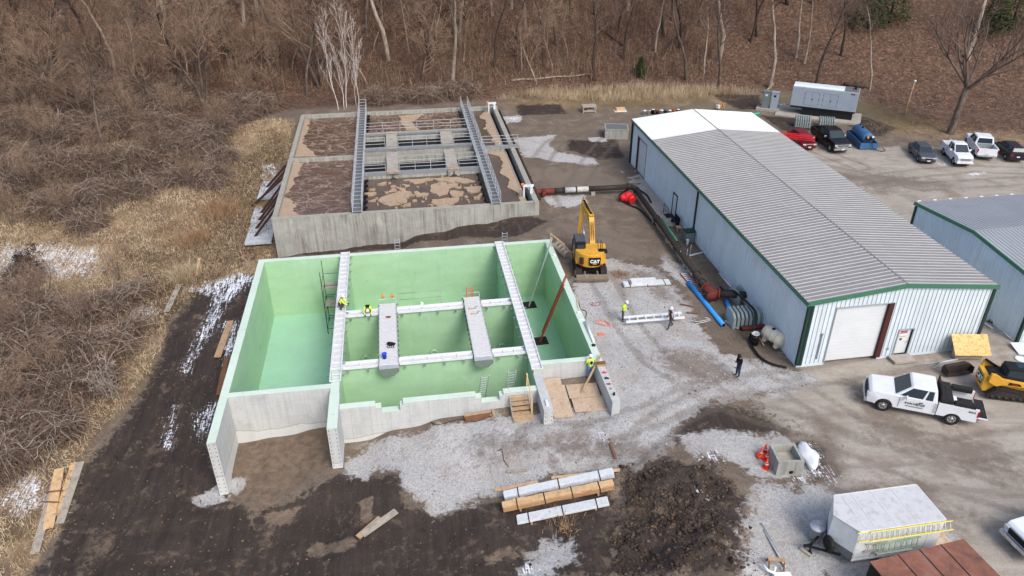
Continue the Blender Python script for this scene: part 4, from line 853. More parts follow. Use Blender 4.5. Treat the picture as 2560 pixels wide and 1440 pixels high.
spec = [(2, 1925, 222, 1.05, 'pale slender bare tree rising behind the two grey cabinets', (3, 0)), (1, 2040, 222, .95, 'bare tree rising behind the left half of the generator housing', (4, 0)), (1, 2104, 141, .9, 'dark-footed bare tree upslope from the generator, standing alone on leaf litter', (2, 0)),
        (2, 2176, 226, .62, 'crooked pale bare tree at the right end of the dark log, right of the generator', (-4, 0)), (0, 1797, 224, .8, 'dark bare tree at the wood edge above the white end of the building roof', (2, 0)), (0, 1718, 200, .8, 'bare tree at the wood edge left of the white roof end', (0, 0)),
        (1, 1877, 108, .9, 'dark bare tree, left one of a pair upslope behind the cabinets', (1, 0)), (1, 1895, 92, .85, 'dark bare tree, right one of a pair upslope behind the cabinets', (2, 0)), (2, 1992, 146, .75, 'thin pale bare tree left of the solitary dark-footed one', (3, 0)), (2, 2012, 162, .7, 'thin pale bare tree in front of its twin, above the generator', (4, 0)),
        (0, 1154, 119, 1.05, 'thick grey bare tree on the slope above the middle of the old tank', (0, 0)), (1, 1234, 168, .85, 'dark straight bare tree above the right walkway of the old tank', (0, 0)), (1, 1365, 168, .75, 'dark bare tree on the slope just left of a thin pale one', (0, 0)), (4, 1384, 181, .9, 'thin pale bare tree on the slope beside a dark trunk, middle of the wood edge', (0, 0)),
        (1, 1288, 144, .9, 'dark bare tree upslope between the old tank and the building', (0, 0)), (0, 1395, 114, .9, 'grey bare tree higher on the slope in the middle of the wood', (0, 0)), (1, 1490, 37, 1, 'black-trunked bare tree at the top centre of the wood', (0, 0)), (3, 1051, 235, 1, 'thin dark bare tree right behind the old tank, right of the white trees', (0, 0)),
        (4, 1026, 134, 1, 'thin pale bare tree upslope right of the white trees', (-2, 0)), (4, 1093, 100, 1.1, 'thin pale bare tree left of the thick grey trunk', (0, 0)), (0, 769, 235, .75, 'bare tree just left of the white trees behind the old tank', (-3, 0)), (5, 514, 259, 1.05, 'three-stemmed bare tree at the left wood edge', (-2, 0)),
        (1, 585, 158, .8, 'bare tree upslope right of the three-stemmed tree', (-2, 0)), (3, 702, 265, .8, 'small dark bare tree left of the old tank rear corner', (0, 0)), (5, 380, 262, .7, 'bushy bare tree left of the three-stemmed tree', (-4, 0)), (0, 262, 363, .62, 'bare tree wrapped in vines above the left thicket', (-6, 0)),
        (5, 134, 275, .85, 'many-stemmed bare tree near the left edge of the photo', (-6, 0)), (3, 30, 240, 1, 'dark leaning bare tree at the far left edge', (-8, 0)), (1, 1560, 150, .85, 'dark bare tree in front of the leaning log, above the roof left end', (0, 0)), (2, 1640, 130, .7, 'pale bare tree right of the leaning log', (5, 0)),
        (1, 1430, 60, .95, 'dark bare tree high on the slope left of the black-trunked one', (0, 0)), (0, 1800, 60, .9, 'grey bare tree high on the slope above the cabinets', (4, 0)), (1, 2210, 60, .7, 'bare tree below the evergreens at the upper right', (3, 0)), (0, 920, 90, .9, 'grey bare tree on the slope just right of the white trees', (0, 0)), (3, 640, 200, 1, 'slim dark bare tree upslope of the old tank rear left corner', (-1, 0))]
for k, px, py, s, lab, ln in spec: plant(k, px, py, s, lab, 'bare trees of the wooded hillside', None, (-ln[0]*-1, ln[1]))
rr = random.Random(5); placed = [tuple(at(a[1], a[2]))[:2] for a in spec]; n_ = 0
for i in range(1500):
    x = rr.uniform(-100, 95); y = rr.uniform(105, 160)
    if x > 30 and y < 124: continue
    if x > 42 and rr.random() < .25: continue
    if min((x-a)**2+(y-b)**2 for a, b in placed) < 8+(y > 125)*5: continue
    placed.append((x, y)); n_ += 1
    side = 'left' if x < -32 else 'middle' if x < 22 else 'right'; row = 'front rows' if y < 118 else 'middle rows' if y < 132 else 'rear rows'
    k = rr.choice([0, 1, 2, 1, 3, 3, 4, 4, 5] if y < 125 else [0, 1, 2, 1, 0, 3])
    kind = ['tall grey bare tree', 'tall dark-barked bare tree', 'tall pale-barked bare tree', 'thin dark bare sapling', 'thin pale bare sapling', 'bare tree with three stems'][k]
    plant(k, 0, 0, rr.uniform(.75, 1.15), '%s in the %s of the hillside wood, %s part' % (kind, row, side), 'hillside wood, %s of the %s part' % (row, side), None, (rr.gauss(0, 2.5), rr.gauss(0, 2)), (x, y)); _o = COL.objects[-1]
    if n_ > 235: break
# the white-barked group behind the old tank
LF[0] = .27
wp = make_tree('', 15.5, .1, 21, 'bark_white', 'bark_white', .18, .38, 3, .3, 3)
wp2 = make_tree('', 14, .085, 22, 'bark_white', 'bark_white', .22, .4, 3, .3, 3); LF[0] = .42
for i, (px, py, s, k, lab) in enumerate(((848, 274, 1.0, 0, 'tallest white-barked bare tree behind the old tank, the leftmost'), (862, 271, .98, 1, 'white-barked bare tree second from the left behind the old tank'), (868, 268, 1.12, 0, 'white-barked bare tree in the middle of its group behind the old tank'), (892, 262, .92, 1, 'white-barked bare tree left of the rightmost behind the old tank'), (900, 260, .88, 0, 'rightmost white-barked bare tree behind the old tank'))):
    o = wp if k == 0 else wp2
    if i > 1: o = dup(o)
    o.location = at(px, py); o.scale = (s*.62, s*.62, s*.8); o.rotation_euler = (0, radians([-3, -1, 0, 1, 3][i]), i*1.7); o['label'] = lab; o['group'] = 'white-barked trees behind the old tank'
bt = thing('bare_tree', 'large spreading bare tree standing behind the parked white pickups', 'tree'); rnd = random.Random(4); tr = MB(); cr = MB()
tr.tube([(0, 0, -.3), (.05, 0, 1.5), (.1, .05, 3.2), (.25, .05, 4.8), (.35, .1, 5.4)], [.42, .34, .3, .27, .24], 9, False)
for k in range(8): a = k*2*pi/8+.2; f = rnd.uniform(.45, .95); grow(cr, cr, Vector((.3, .05, 5.2-.1*k)), Vector((cos(a)*f, sin(a)*f, .8)).normalized(), rnd.uniform(7, 9.5), .17, 1, rnd, .14, .42, 5, 4, .3, 4)
tr.build('trunk', 'bark_grey', bt, smooth=True); cr.build('crown', 'twig_grey', bt)
bt.location = at(2376, 338); bt.rotation_euler = (0, radians(6), .6); bt.scale = (1.15, 1.15, 1.1)
bt2 = make_tree('large bare tree behind the spreading one at the upper right', 20, .4, 35, 'bark_pale', 'twig_grey', .5, .6, 4, .1, 3); bt2.location = at(2420, 150); bt2.rotation_euler = (0, radians(4), 2)
# evergreens on the upper right slope
def evergreen(lab, px, py, H, seed):
    rnd = random.Random(seed); t = thing('evergreen_tree', lab, 'tree', at(px, py), 0, 'evergreens on the upper right slope')
    MB().tube([(0, 0, -.3), (0, 0, H)], [.2, .03], 6).build('trunk', 'bark_dark', t); g = MB()
    for i in range(3600):
        z = H*(.12+.86*rnd.random()**1.2); R = (H-z)*.34*(.55+.45*rnd.random())+.1; a = rnd.random()*6.283; q = Vector((R*cos(a), R*sin(a), z-R*.25)); s_ = rnd.uniform(.1, .26)
        u = Vector((rnd.gauss(0, 1), rnd.gauss(0, 1), rnd.gauss(0, .5))).normalized()*s_; v = Vector((rnd.gauss(0, 1), rnd.gauss(0, 1), rnd.gauss(0, .5))).normalized()*s_*.5; g.add([q-u, q+v, q+u, q-v], [(0, 1, 2, 3)])
    g.build('crown', 'evergreen', t)
evergreen('dark evergreen at the top edge, left of its group', 2170, 75, 9, 1); evergreen('dark evergreen at the top edge, right of centre', 2225, 60, 10, 2); evergreen('dark evergreen in the upper right corner', 2530, 75, 10, 3); evergreen('dark evergreen behind the large bare tree crown', 2480, 90, 9, 4); evergreen('small reddish juniper at the wood edge left of the building', 1602, 190, 2.6, 5)
# logs
def log(lab, a, b, r, za=.2, zb=.2, mat='bark_dark'):
    A = at(*a); B = at(*b); A.z += za; B.z += zb; n = 7; pts = [A.lerp(B, i/n)+Vector((0, 0, sin(i*2.1)*.08)) for i in range(n+1)]
    g = MB().tube(pts, [r*(1-.5*i/n) for i in range(n+1)], 7)
    for i in (3, 5): g.tube([pts[i], pts[i]+Vector((.5, .3, .6))], [r*.4, .02], 4)
    tag(g.build('fallen_log', mat), lab, 'log', 'fallen logs')
log('dark dead trunk leaning across the slope above the building', (1655, 142), (1800, 25), .22, .3, 3.5); log('long grey log lying at the wood edge right of the old tank', (1280, 205), (1480, 190), .16, mat='bark_pale'); log('dark log lying right behind the generator', (2110, 216), (2165, 225), .25)
log('pale plank-like log beside the left cabinet', (1911, 237), (1935, 216), .16, mat='bark_pale'); log('thin pale fallen branch lying in the left thicket', (175, 868), (275, 850), .08, .9, .7, 'bark_white'); log('dark fallen log above the middle of the slope', (1560, 118), (1500, 75), .14); log('dark fallen trunk in the left wood below the three-stemmed tree', (380, 345), (560, 318), .15)
# ---- ribbon clouds: undergrowth, thicket, straw
def ribbons(name, P, D, Ln, droop, w, nseg, mat, label, curl=.25, seed=0):
    rg = np.random.default_rng(seed); N = len(P); t = np.linspace(0, 1, nseg+1)[None, :, None]
    D = D/np.linalg.norm(D, axis=1, keepdims=True)
    pts = P[:, None, :]+D[:, None, :]*(Ln[:, None, None]*t); pts[:, :, 2] -= (droop*Ln)[:, None]*t[:, :, 0]**2
    j = rg.normal(0, 1, (N, nseg+1, 3))*curl*(Ln/nseg)[:, None, None]; j[:, 0] = 0; pts = pts+np.cumsum(j, 1)*.5
    s_ = np.stack([-D[:, 1], D[:, 0], rg.normal(0, .3, N)], 1)+rg.normal(0, .5, (N, 3)); s_ /= np.linalg.norm(s_, axis=1, keepdims=True)+1e-9
    ww = np.asarray(w)*np.linspace(1, .35, nseg+1); off = s_[:, None, :]*(ww[None, :, None]/2 if np.ndim(w) == 0 else (np.asarray(w)[:, None]*np.linspace(1, .35, nseg+1)[None, :])[:, :, None]/2)
    V = np.stack([pts-off, pts+off], 2).reshape(-1, 3); b = (np.arange(N)*(nseg+1)*2)[:, None]+np.arange(nseg)[None, :]*2
    Fq = np.stack([b, b+1, b+3, b+2], -1).reshape(-1, 4); o = fastmesh(name, V, Fq, 4, mat, False); o['kind'] = 'stuff'; o['label'] = label; return o
def scatter(polys, n, seed, zoff=0, margin=.4):
    rg = np.random.default_rng(seed); out = []
    PP = [pxy(p) for _, p in polys] if polys and isinstance(polys[0], tuple) else polys
    area = [abs(sum(a[0]*b[1]-b[0]*a[1] for a, b in zip(p, p[1:]+p[:1])))/2 for p in PP]
    for p, A in zip(PP, area):
        k = int(n*A/sum(area)); a = np.array(p); lo = a.min(0); hi = a.max(0); got = np.zeros((0, 2))
        while len(got) < k:
            q_ = rg.uniform(lo, hi, (k*2, 2)); got = np.vstack([got, q_[sdist(q_[:, 0], q_[:, 1], p) > margin*(rg.random(k*2)-.5)]])
        out.append(got[:k])
    q_ = np.vstack(out)
    ok = ~((np.abs((q_[:, 0]-FO[0])*cos(FY)+(q_[:, 1]-FO[1])*sin(FY)-12.1) < 12.7) & (np.abs((q_[:, 0]-FO[0])*sin(FY)-(q_[:, 1]-FO[1])*cos(FY)-14.8) < 15.6))
    q_ = q_[ok]; return np.column_stack([q_, T(q_[:, 0], q_[:, 1])+zoff])
def dirs(n, rg, tilt): a = rg.random(n)*2*pi; s_ = np.abs(rg.normal(0, tilt, n)); return np.stack([np.cos(a)*s_, np.sin(a)*s_, np.ones(n)], 1)
rg = np.random.default_rng(3)
HILL = [[(-110, 112), (-30, 103), (0, 104), (30, 108), (32, 120), (45, 128), (100, 130), (100, 160), (-110, 165)]]
for i, (n, mt, l0, l1, w) in enumerate(((16000, 'twig_grey', 1., 4.5, .05), (17000, 'twig_mauve', .8, 4.0, .05), (11000, 'twig_tan', .5, 2.2, .05), (13000, 'twig_red', .5, 2.5, .05), (9000, 'twig_brown', 1, 4.5, .06))):
    P = scatter(HILL, n, 40+i); ribbons('undergrowth', P, dirs(len(P), rg, .35), rg.uniform(l0, l1, len(P)), rg.uniform(0, .4, len(P)), w, 4, mt, 'thin brown undergrowth stems under the hillside trees', .3, i)
def litter(name, P, s0, s1, mat, label, seed):
    rg_ = np.random.default_rng(seed); n = len(P); u = rg_.normal(0, 1, (n, 3))*[1, 1, .35]; v = rg_.normal(0, 1, (n, 3))*[1, 1, .35]; u /= np.linalg.norm(u, axis=1, keepdims=True); v /= np.linalg.norm(v, axis=1, keepdims=True)
    s_ = rg_.uniform(s0, s1, n)[:, None]; V = np.stack([P-u*s_, P+v*s_*.7, P+u*s_, P-v*s_*.7], 1).reshape(-1, 3); o = fastmesh(name, V, np.arange(n*4).reshape(-1, 4), 4, mat, False); o['kind'] = 'stuff'; o['label'] = label
LEAFZ = [[(-100, 110), (-30, 103), (0, 101.5), (20, 102), (32, 104), (50, 99), (75, 92), (90, 110), (100, 150), (-100, 155)]]
P = scatter(LEAFZ, 42000, 60, .06); litter('fallen_leaves', P, .06, .16, 'leaf_rust', 'rust brown fallen leaves covering the wooded slope', 1)
P = scatter(LEAFZ, 16000, 61, .07); litter('fallen_leaves', P, .06, .14, 'twig_tan', 'tan fallen leaves scattered over the wooded slope', 2)
# thicket mounds at left: (px, py, radius m, height m)
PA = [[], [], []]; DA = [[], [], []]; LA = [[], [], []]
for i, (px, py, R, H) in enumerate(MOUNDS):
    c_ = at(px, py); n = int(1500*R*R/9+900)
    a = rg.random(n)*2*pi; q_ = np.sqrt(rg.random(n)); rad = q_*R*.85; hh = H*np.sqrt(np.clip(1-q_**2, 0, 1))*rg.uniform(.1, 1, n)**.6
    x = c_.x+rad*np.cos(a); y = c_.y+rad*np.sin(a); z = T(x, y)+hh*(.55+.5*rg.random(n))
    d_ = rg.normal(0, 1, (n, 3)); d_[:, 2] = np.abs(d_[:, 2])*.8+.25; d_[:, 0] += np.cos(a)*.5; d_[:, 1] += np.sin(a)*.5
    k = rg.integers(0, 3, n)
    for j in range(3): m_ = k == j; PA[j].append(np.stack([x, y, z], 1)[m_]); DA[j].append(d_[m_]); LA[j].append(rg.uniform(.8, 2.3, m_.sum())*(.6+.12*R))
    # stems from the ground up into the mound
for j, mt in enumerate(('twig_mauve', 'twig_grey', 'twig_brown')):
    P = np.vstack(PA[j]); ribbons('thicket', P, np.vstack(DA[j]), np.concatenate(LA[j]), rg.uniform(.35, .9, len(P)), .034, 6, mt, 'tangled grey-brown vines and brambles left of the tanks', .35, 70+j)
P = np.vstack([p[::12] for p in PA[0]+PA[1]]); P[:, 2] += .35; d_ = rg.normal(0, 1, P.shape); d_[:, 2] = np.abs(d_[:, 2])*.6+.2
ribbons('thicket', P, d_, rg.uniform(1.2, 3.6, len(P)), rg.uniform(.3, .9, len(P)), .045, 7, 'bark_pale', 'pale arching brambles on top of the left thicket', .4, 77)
for i, (px, py, s) in enumerate(((60, 300, .5), (130, 380, .42), (210, 300, .5), (260, 420, .36), (330, 330, .45), (400, 400, .34), (450, 320, .42), (90, 480, .34), (180, 540, .26), (30, 560, .3), (120, 760, .3), (220, 830, .26), (50, 850, .34), (140, 960, .3), (40, 1050, .3), (300, 700, .22), (480, 470, .28), (560, 340, .34), (620, 260, .45), (350, 220, .55), (250, 180, .6), (100, 200, .6), (600, 180, .5), (700, 180, .5), (780, 200, .5), (450, 200, .55))):
    o = plant(5, px, py, s, 'bare multi-stemmed shrub standing in the left thicket, %s' % ('upper part' if py < 460 else 'lower part'), 'shrubs in the left thicket, %s' % ('upper part' if py < 460 else 'lower part')); o['category'] = 'shrub'
# dead grass
P = scatter([(0, STRAW[0][1][1:-1]+[(-60, 1440), (-120, 330)])], 62000, 80); n = len(P)
SB = 'tall straw-coloured dead grass along the mud track'
ribbons('dead_grass', P, dirs(n, rg, .8), rg.uniform(.25, .75, n), rg.uniform(.2, .8, n), .05, 3, 'straw_blade', SB, .15, 81)
P = scatter([(0, STRAW[0][1][1:-1]+[(-60, 1440), (-120, 330)])], 22000, 82); n = len(P); ribbons('dead_grass', P, dirs(n, rg, .7), rg.uniform(.3, .9, n), rg.uniform(.2, .8, n), .045, 3, 'twig_tan', SB, .2, 83)
P = scatter([(0, [(1230, 250), (1400, 225), (1600, 215), (1800, 225), (1900, 235), (1700, 250), (1400, 250)])], 9000, 84); n = len(P); ribbons('dead_grass', P, dirs(n, rg, .25), rg.uniform(.4, 1.5, n), rg.uniform(.1, .4, n), .035, 3, 'straw_blade', 'tall dead grass along the foot of the wooded hill', .12, 85)
P = scatter([(0, [(1240, 262), (1560, 272), (1800, 258), (1900, 245), (1500, 245), (1300, 250)]), (0, [(2150, 335), (2380, 360), (2560, 372), (2560, 330), (2300, 300), (2180, 300)]), (0, [(640, 400), (720, 330), (700, 420), (670, 560), (690, 640), (600, 640)])], 12000, 86); n = len(P); ribbons('dead_grass', P, dirs(n, rg, .8), rg.uniform(.12, .3, n), rg.uniform(.2, .8, n), .03, 2, 'twig_tan', 'short dead grass at the yard edge', .12, 87)
P = scatter([(0, [(560, 420), (700, 330), (720, 400), (660, 640), (560, 690), (480, 640), (520, 520)]), (0, [(330, 900), (440, 780), (560, 690), (480, 640), (300, 620), (380, 720), (340, 800)])], 9000, 88); n = len(P); ribbons('dead_grass', P, dirs(n, rg, .7), rg.uniform(.3, 1.1, n), rg.uniform(.2, .8, n), .04, 3, 'twig_brown', 'brown weeds mixed into the pale dead grass', .25, 89)
# standing reed clumps, one thing each
def clump(lab, px, py, n, H, mat, seed):
    r = np.random.default_rng(seed); c_ = at(px, py); n = n*3; P = np.zeros((n, 3)); P[:, :2] = r.normal(0, .3+H*.28, (n, 2)); o = ribbons('dry_grass_clump', P, dirs(n, r, .5), r.uniform(H*.5, H, n), r.uniform(.2, .6, n), .035, 4, mat, lab, .1, seed); o.location = c_; del o['kind']; tag(o, lab, 'grass clump', 'tall dry grass clumps')
clump('tall reddish dry grass clump left of the props of the old tank', 560, 530, 260, 2.6, 'twig_tan', 1); clump('reddish dry grass clump in the middle of the pale grass', 490, 600, 200, 2.2, 'twig_tan', 2); clump('straw-coloured grass clump behind the short plank', 460, 690, 240, 2, 'straw_blade', 3); clump('pale grass clump beside the excavator, on the gravel', 1553, 690, 120, .5, 'twig_tan', 4)
clump('dry grass tuft by the lumber bundles', 1415, 1310, 60, .7, 'twig_tan', 5)
wt = make_tree('leafless pale shrub at the inner edge of the left thicket beside the mud track', 3.2, .05, 51, 'bark_white', 'bark_pale', .1, .75, 4, .05, 2, stems=5, name='bare_shrub', cat='shrub'); wt.location = at(275, 985)
ws = make_tree('small dark bare bush standing in the snow patch at the left', 3.0, .06, 52, 'bark_dark', 'bark_dark', .15, .7, 5, .05, 3, stems=3, name='bare_shrub', cat='shrub'); ws.location = at(70, 690)
# ---------------------------------------------------------------- vehicles and machines
def wheel(par, x, y, r=.38, w=.26, out=1, rim='chrome'):
    e = bpy.data.objects.new('wheel', None); COL.objects.link(e); e.parent = par; e.location = (x, y, r); e.empty_display_size = .1
    R = Matrix.Rotation(pi/2*(-out), 4, 'X')
    MB().lathe([(r*.62, -w/2), (r*.92, -w/2), (r, -w*.35), (r, w*.35), (r*.92, w/2), (r*.62, w/2), (r*.58, 0), (r*.62, -w/2)], (0, 0, 0), 22, R, False).build('tyre', 'rubber', e)
    g = MB().lathe([(r*.62, -w*.4), (r*.62, w*.42), (r*.52, w*.3), (r*.2, w*.34), (r*.18, w*.42), (.01, w*.44)], (0, 0, 0), 20, R); g.build('rim', rim, e)
    h = MB()
    for k in range(6): a = k*pi/3; h.lathe([(.02, w*.335), (r*.09, w*.345), (.01, w*.35)], R @ Vector((cos(a)*r*.37, sin(a)*r*.37, 0)), 6, R)
    h.build('rim_holes', 'black_steel', e)
def body_shell(g, top, wheels, zb, W, xf, xr, flare=.04, tap=.12):
    """side outline: bottom with wheel arches, then top line; widened at the sides, tapered at both ends"""
    pts = [(xr, zb)]
    for wx, wr in sorted(wheels): pts += [(wx+wr*cos(a), max(zb, wr*.98*sin(a)+wr*.82)) for a in np.linspace(pi*1.05, -pi*.05, 11)]
    pts += [(xf, zb)]+top
    def yy(x, z):
        t = max(0, (x-(xf-.7))/.7); u = max(0, ((xr+.3)-x)/.3); return W/2*(1-tap*t*t-.05*u*u-flare*max(0, z-.75))
    n = len(pts); vs = [(x, -yy(x, z), z) for x, z in pts]+[(x, yy(x, z), z) for x, z in pts]
    g.add(vs, [tuple(range(n)), tuple(range(2*n-1, n-1, -1))]+[(i, (i+1) % n, n+(i+1) % n, n+i) for i in range(n)])
def fan(me_o):
    bm = bmesh.new(); bm.from_mesh(me_o.data); bmesh.ops.triangulate(bm, faces=[f for f in bm.faces if len(f.verts) > 4]); bm.to_mesh(me_o.data); bm.free()
def lerp2(a, b, t): return tuple(a[i]+(b[i]-a[i])*t for i in range(3))
def cabin(par, paint, xb0, xb1, xt0, xt1, zb, zt, wb, wt, doors, glass='glass_dark', parent_name='cabin', bev=.05):
    """xb0 rear base, xb1 front base, xt0 rear roof, xt1 front roof"""
    V = [(xb0, -wb, zb), (xb1, -wb*.97, zb), (xb1, wb*.97, zb), (xb0, wb, zb), (xt0, -wt, zt), (xt1, -wt, zt), (xt1, wt, zt), (xt0, wt, zt)]
    m = ((xt0+xt1)/2, 0, zt+.05); g = MB(); g.add(V, [(0, 3, 2, 1), (0, 1, 5, 4), (1, 2, 6, 5), (2, 3, 7, 6), (3, 0, 4, 7), (4, 5, 6, 7)]); c = g.build(parent_name, paint, par, bevel=bev, smooth=False)
    def pane(a, b, cc, d, u0, u1, v0, v1, nm, off):
        f = lambda u, v: Vector(lerp2(lerp2(a, b, u), lerp2(d, cc, u), v))
        q_ = [f(u0, v0), f(u1, v0), f(u1, v1), f(u0, v1)]; nrm = (q_[1]-q_[0]).cross(q_[3]-q_[0]).normalized()*off
        MB().add([p+nrm for p in q_]+[p-nrm*.5 for p in q_], [(0, 1, 2, 3), (0, 4, 5, 1), (1, 5, 6, 2), (2, 6, 7, 3), (3, 7, 4, 0)]).build(nm, glass, par)
    pane(V[1], V[2], V[6], V[5], .06, .94, .06, .88, 'windshield', .012); pane(V[3], V[0], V[4], V[7], .1, .9, .15, .86, 'rear_window', .012)
    for s_ in (0, 1):
        a, b, cc, d = (V[0], V[1], V[5], V[4]) if s_ == 0 else (V[2], V[3], V[7], V[6])
        for (u0, u1) in doors:
            if s_: u0, u1 = 1-u1, 1-u0
            pane(a, b, cc, d, u0, u1, .1, .84, 'window', .012)
    return c
def seamlines(par, xs_, y, z0, z1):
    g = MB()
    for x in xs_:
        for s_ in (-1, 1): g.b2(x-.008, x+.008, s_*y-.004, s_*y+.004, z0, z1)
    g.build('door_seams', 'black_steel', par)
def mirrors(par, x, y, z, mat):
    for s_ in (-1, 1): MB().box((x, s_*(y+.13), z), (.1, .24, .2)).build('mirror', mat, par, bevel=.03)
def pickup(lab, loc, ang, paint, cab, L=5.9, W=1.98, wb=3.65, lift=0., toolboxes=False, bedmat='white_paint', grille='chrome', sc=1., doors=((.08, .5), (.55, .92)), cover=None, bumper='chrome', open_gate=False, tall=1.07):
    t = thing('pickup_truck', lab, 'pickup', loc, ang); t.scale = (sc, sc, sc*tall)
    xf = L/2; fa = xf-.95; ra = fa-wb; rw = .4; xr = -L/2; cb, cf = cab          # cabin base rear / front
    g = MB(); body_shell(g, [(xf, .75), (xf-.05, 1.06), (xf-.22, 1.17), (cf+.1, 1.24), (cb-.03, 1.25), (cb-.03, .5)], [(fa, rw*1.18)], .42, W, xf, cb-.03); b = g.build('body', paint, t, bevel=.08); fan(b)
    bl = MB()
    for s_ in (-1, 1):
        pts = [(xr+.12, .5)]+[(ra+rw*1.18*cos(a), max(.5, rw*1.15*sin(a)+rw*.82)) for a in np.linspace(pi*1.05, -pi*.05, 11)]+[(cb-.05, .5), (cb-.05, 1.3), (xr+.1, 1.3)]
        bl.prism(pts, s_*(W/2-.01), s_*(W/2-.13), 'y')
    bd = bl.build('bed_side', paint, t, bevel=.015); fan(bd)
    bi = MB(); bi.b2(xr+.12, cb-.06, -W/2+.13, W/2-.13, .66, .74); bi.b2(cb-.12, cb-.06, -W/2+.13, W/2-.13, .74, 1.28); bi.build('bed', bedmat, t)
    if open_gate: MB().b2(xr-.45, xr+.1, -W/2+.05, W/2-.05, .74, .82).build('tailgate', paint, t, bevel=.015); MB().b2(xr-.43, xr+.08, -W/2+.09, W/2-.09, .822, .828).build('tailgate_liner', 'rubber', t)
    else: MB().b2(xr+.06, xr+.13, -W/2+.04, W/2-.04, .6, 1.28).build('tailgate', paint, t, bevel=.015)
    cabin(t, paint, cb, cf+.18, cb+.14, cf-.68, 1.2, 1.9, W/2-.05, W/2-.22, doors, bev=.09)
    MB().b2(-L/2+.3, L/2-.4, -.55, .55, .3, .55).build('chassis', 'black_steel', t)
    f = MB().box((xf+.015, 0, .86), (.05, W*.62, .3)); f.build('grille', grille, t, bevel=.015)
    ff = MB(); [ff.box((xf+.045, 0, .86+dz), (.02, W*.58, .035)) for dz in (-.08, 0, .08)]; ff.build('grille_bars', 'black_steel', t)
    MB().box((xf+.06, 0, .56), (.18, W*.96, .2)).build('front_bumper', bumper, t, bevel=.03); MB().box((xr+.02, 0, .52), (.16, W*.9, .16)).build('rear_bumper', bumper, t, bevel=.02)
    for s_ in (-1, 1): MB().box((xf-.02, s_*W*.39, .9), (.12, .26, .22)).build('headlight', 'glass_clear', t, bevel=.02); MB().box((xr+.1, s_*(W/2-.05), 1.02), (.1, .11, .36)).build('taillight', 'red_lens', t)
    MB().box((xf+.16, 0, .55), (.01, .3, .14)).build('licence_plate', 'white_metal', t); MB().box((xr+.0, 0, .72), (.02, .3, .14)).build('licence_plate', 'white_metal', t)
    mirrors(t, cf-.45, W/2, 1.3, paint if paint != 'black_paint' else 'chrome'); seamlines(t, [cf-.12, (cf+cb)/2+.1 if cf-cb > 2.2 else cb+.12, cb+.06], W/2+.001, .55, 1.2)
    hs = MB(); [hs.box(((cf+cb)/2-.2+dx, s_*(W/2+.01), 1.05), (.2, .03, .04)) for s_ in (-1, 1) for dx in ((0,) if cf-cb < 2.2 else (.35, -.7))]; hs.build('door_handle', 'black_steel', t)
    for wx in (fa, ra):
        for s_ in (-1, 1): wheel(t, wx, s_*(W/2-.14), rw, .27, s_)
    if cover: MB().b2(xr+.15, cb-.08, -W/2+.1, W/2-.1, 1.24, 1.3).build('bed_cover', cover, t)
    return t
def car(lab, loc, ang, paint, L=4.6, W=1.8, wb=2.7, H=1.45, suv=False, hood=None):
    t = thing('parked_car', lab, 'car', loc, ang); xf = L/2; xr = -L/2; fa = xf-.9; ra = fa-wb; rw = .33
    zt = .98 if not suv else 1.15
    top = [(xf, .62), (xf-.12, .78), (xf-1.15, zt-.04), (xr+.75, zt), (xr+.04, zt-.06), (xr, .6)]
    g = MB(); body_shell(g, top, [(fa, rw*1.15), (ra, rw*1.15)], .28, W, xf, xr, .04, .2); b = g.build('body', paint, t, bevel=.05); fan(b)
    cabin(t, paint, xr+(.5 if not suv else .1), xf-1.05, xr+(1.15 if not suv else .45), xf-1.85, zt-.03, H, W/2-.1, W/2-.33, ((.12, .48), (.52, .86)), bev=.08)
    if hood: MB().add([(xf-.3, -W/2+.3, .83), (xf-1.1, -W/2+.12, zt+.0), (xf-1.1, W/2-.12, zt+.0), (xf-.3, W/2-.3, .83), (xf-.3, -W/2+.3, .8), (xf-1.1, -W/2+.12, zt-.03), (xf-1.1, W/2-.12, zt-.03), (xf-.3, W/2-.3, .8)], [(0, 1, 2, 3), (4, 7, 6, 5), (0, 4, 5, 1), (1, 5, 6, 2), (2, 6, 7, 3), (3, 7, 4, 0)]).build('hood', hood, t)
    for s_ in (-1, 1): MB().box((xf-.14, s_*W*.34, .7), (.24, .32, .14)).build('headlight', 'glass_clear', t, bevel=.03); MB().box((xr+.05, s_*W*.38, .82), (.1, .3, .16)).build('taillight', 'red_lens', t)
    MB().box((xf-.01, 0, .62), (.06, .7, .14)).build('grille', 'black_steel', t); MB().box((xf+.02, 0, .42), (.04, .32, .13)).build('licence_plate', 'white_metal', t); MB().box((xr-.01, 0, .66), (.03, .32, .13)).build('licence_plate', 'white_metal', t)
    MB().box((xf-.03, 0, .33), (.1, W*.7, .1)).build('air_intake', 'black_steel', t)
    mirrors(t, xf-1.45, W/2-.06, zt+.04, paint if not hood else 'chrome'); seamlines(t, [xf-1.35, xf-2.3, xf-3.2], W/2+.001, .35, zt-.02)
    for wx in (fa, ra):
        for s_ in (-1, 1): wheel(t, wx, s_*(W/2-.12), rw, .22, s_)
    return t
M['car_white'] = pm('white_car_paint', (224, 228, 232), .25, 0, .03, .6, (176, 168, 156), .25); M['black_paint'] = pm('black_car_paint', (22, 23, 26), .2, 0, .1, .6); M['grey_paint'] = pm('grey_car_paint', (84, 86, 96), .3, .2, .06, .6)
M['red_car'] = pm('red_car_paint', (116, 24, 34), .3, 0, .06, .6); M['dark_paint'] = pm('dark_car_paint', (40, 42, 48), .3, .1, .06, .6); M['glass_clear'] = pm('lamp_glass', (200, 208, 214), .15, .3, .05, 1); M['red_lens'] = pm('red_lens', (170, 20, 28), .25, 0, .1, 1)
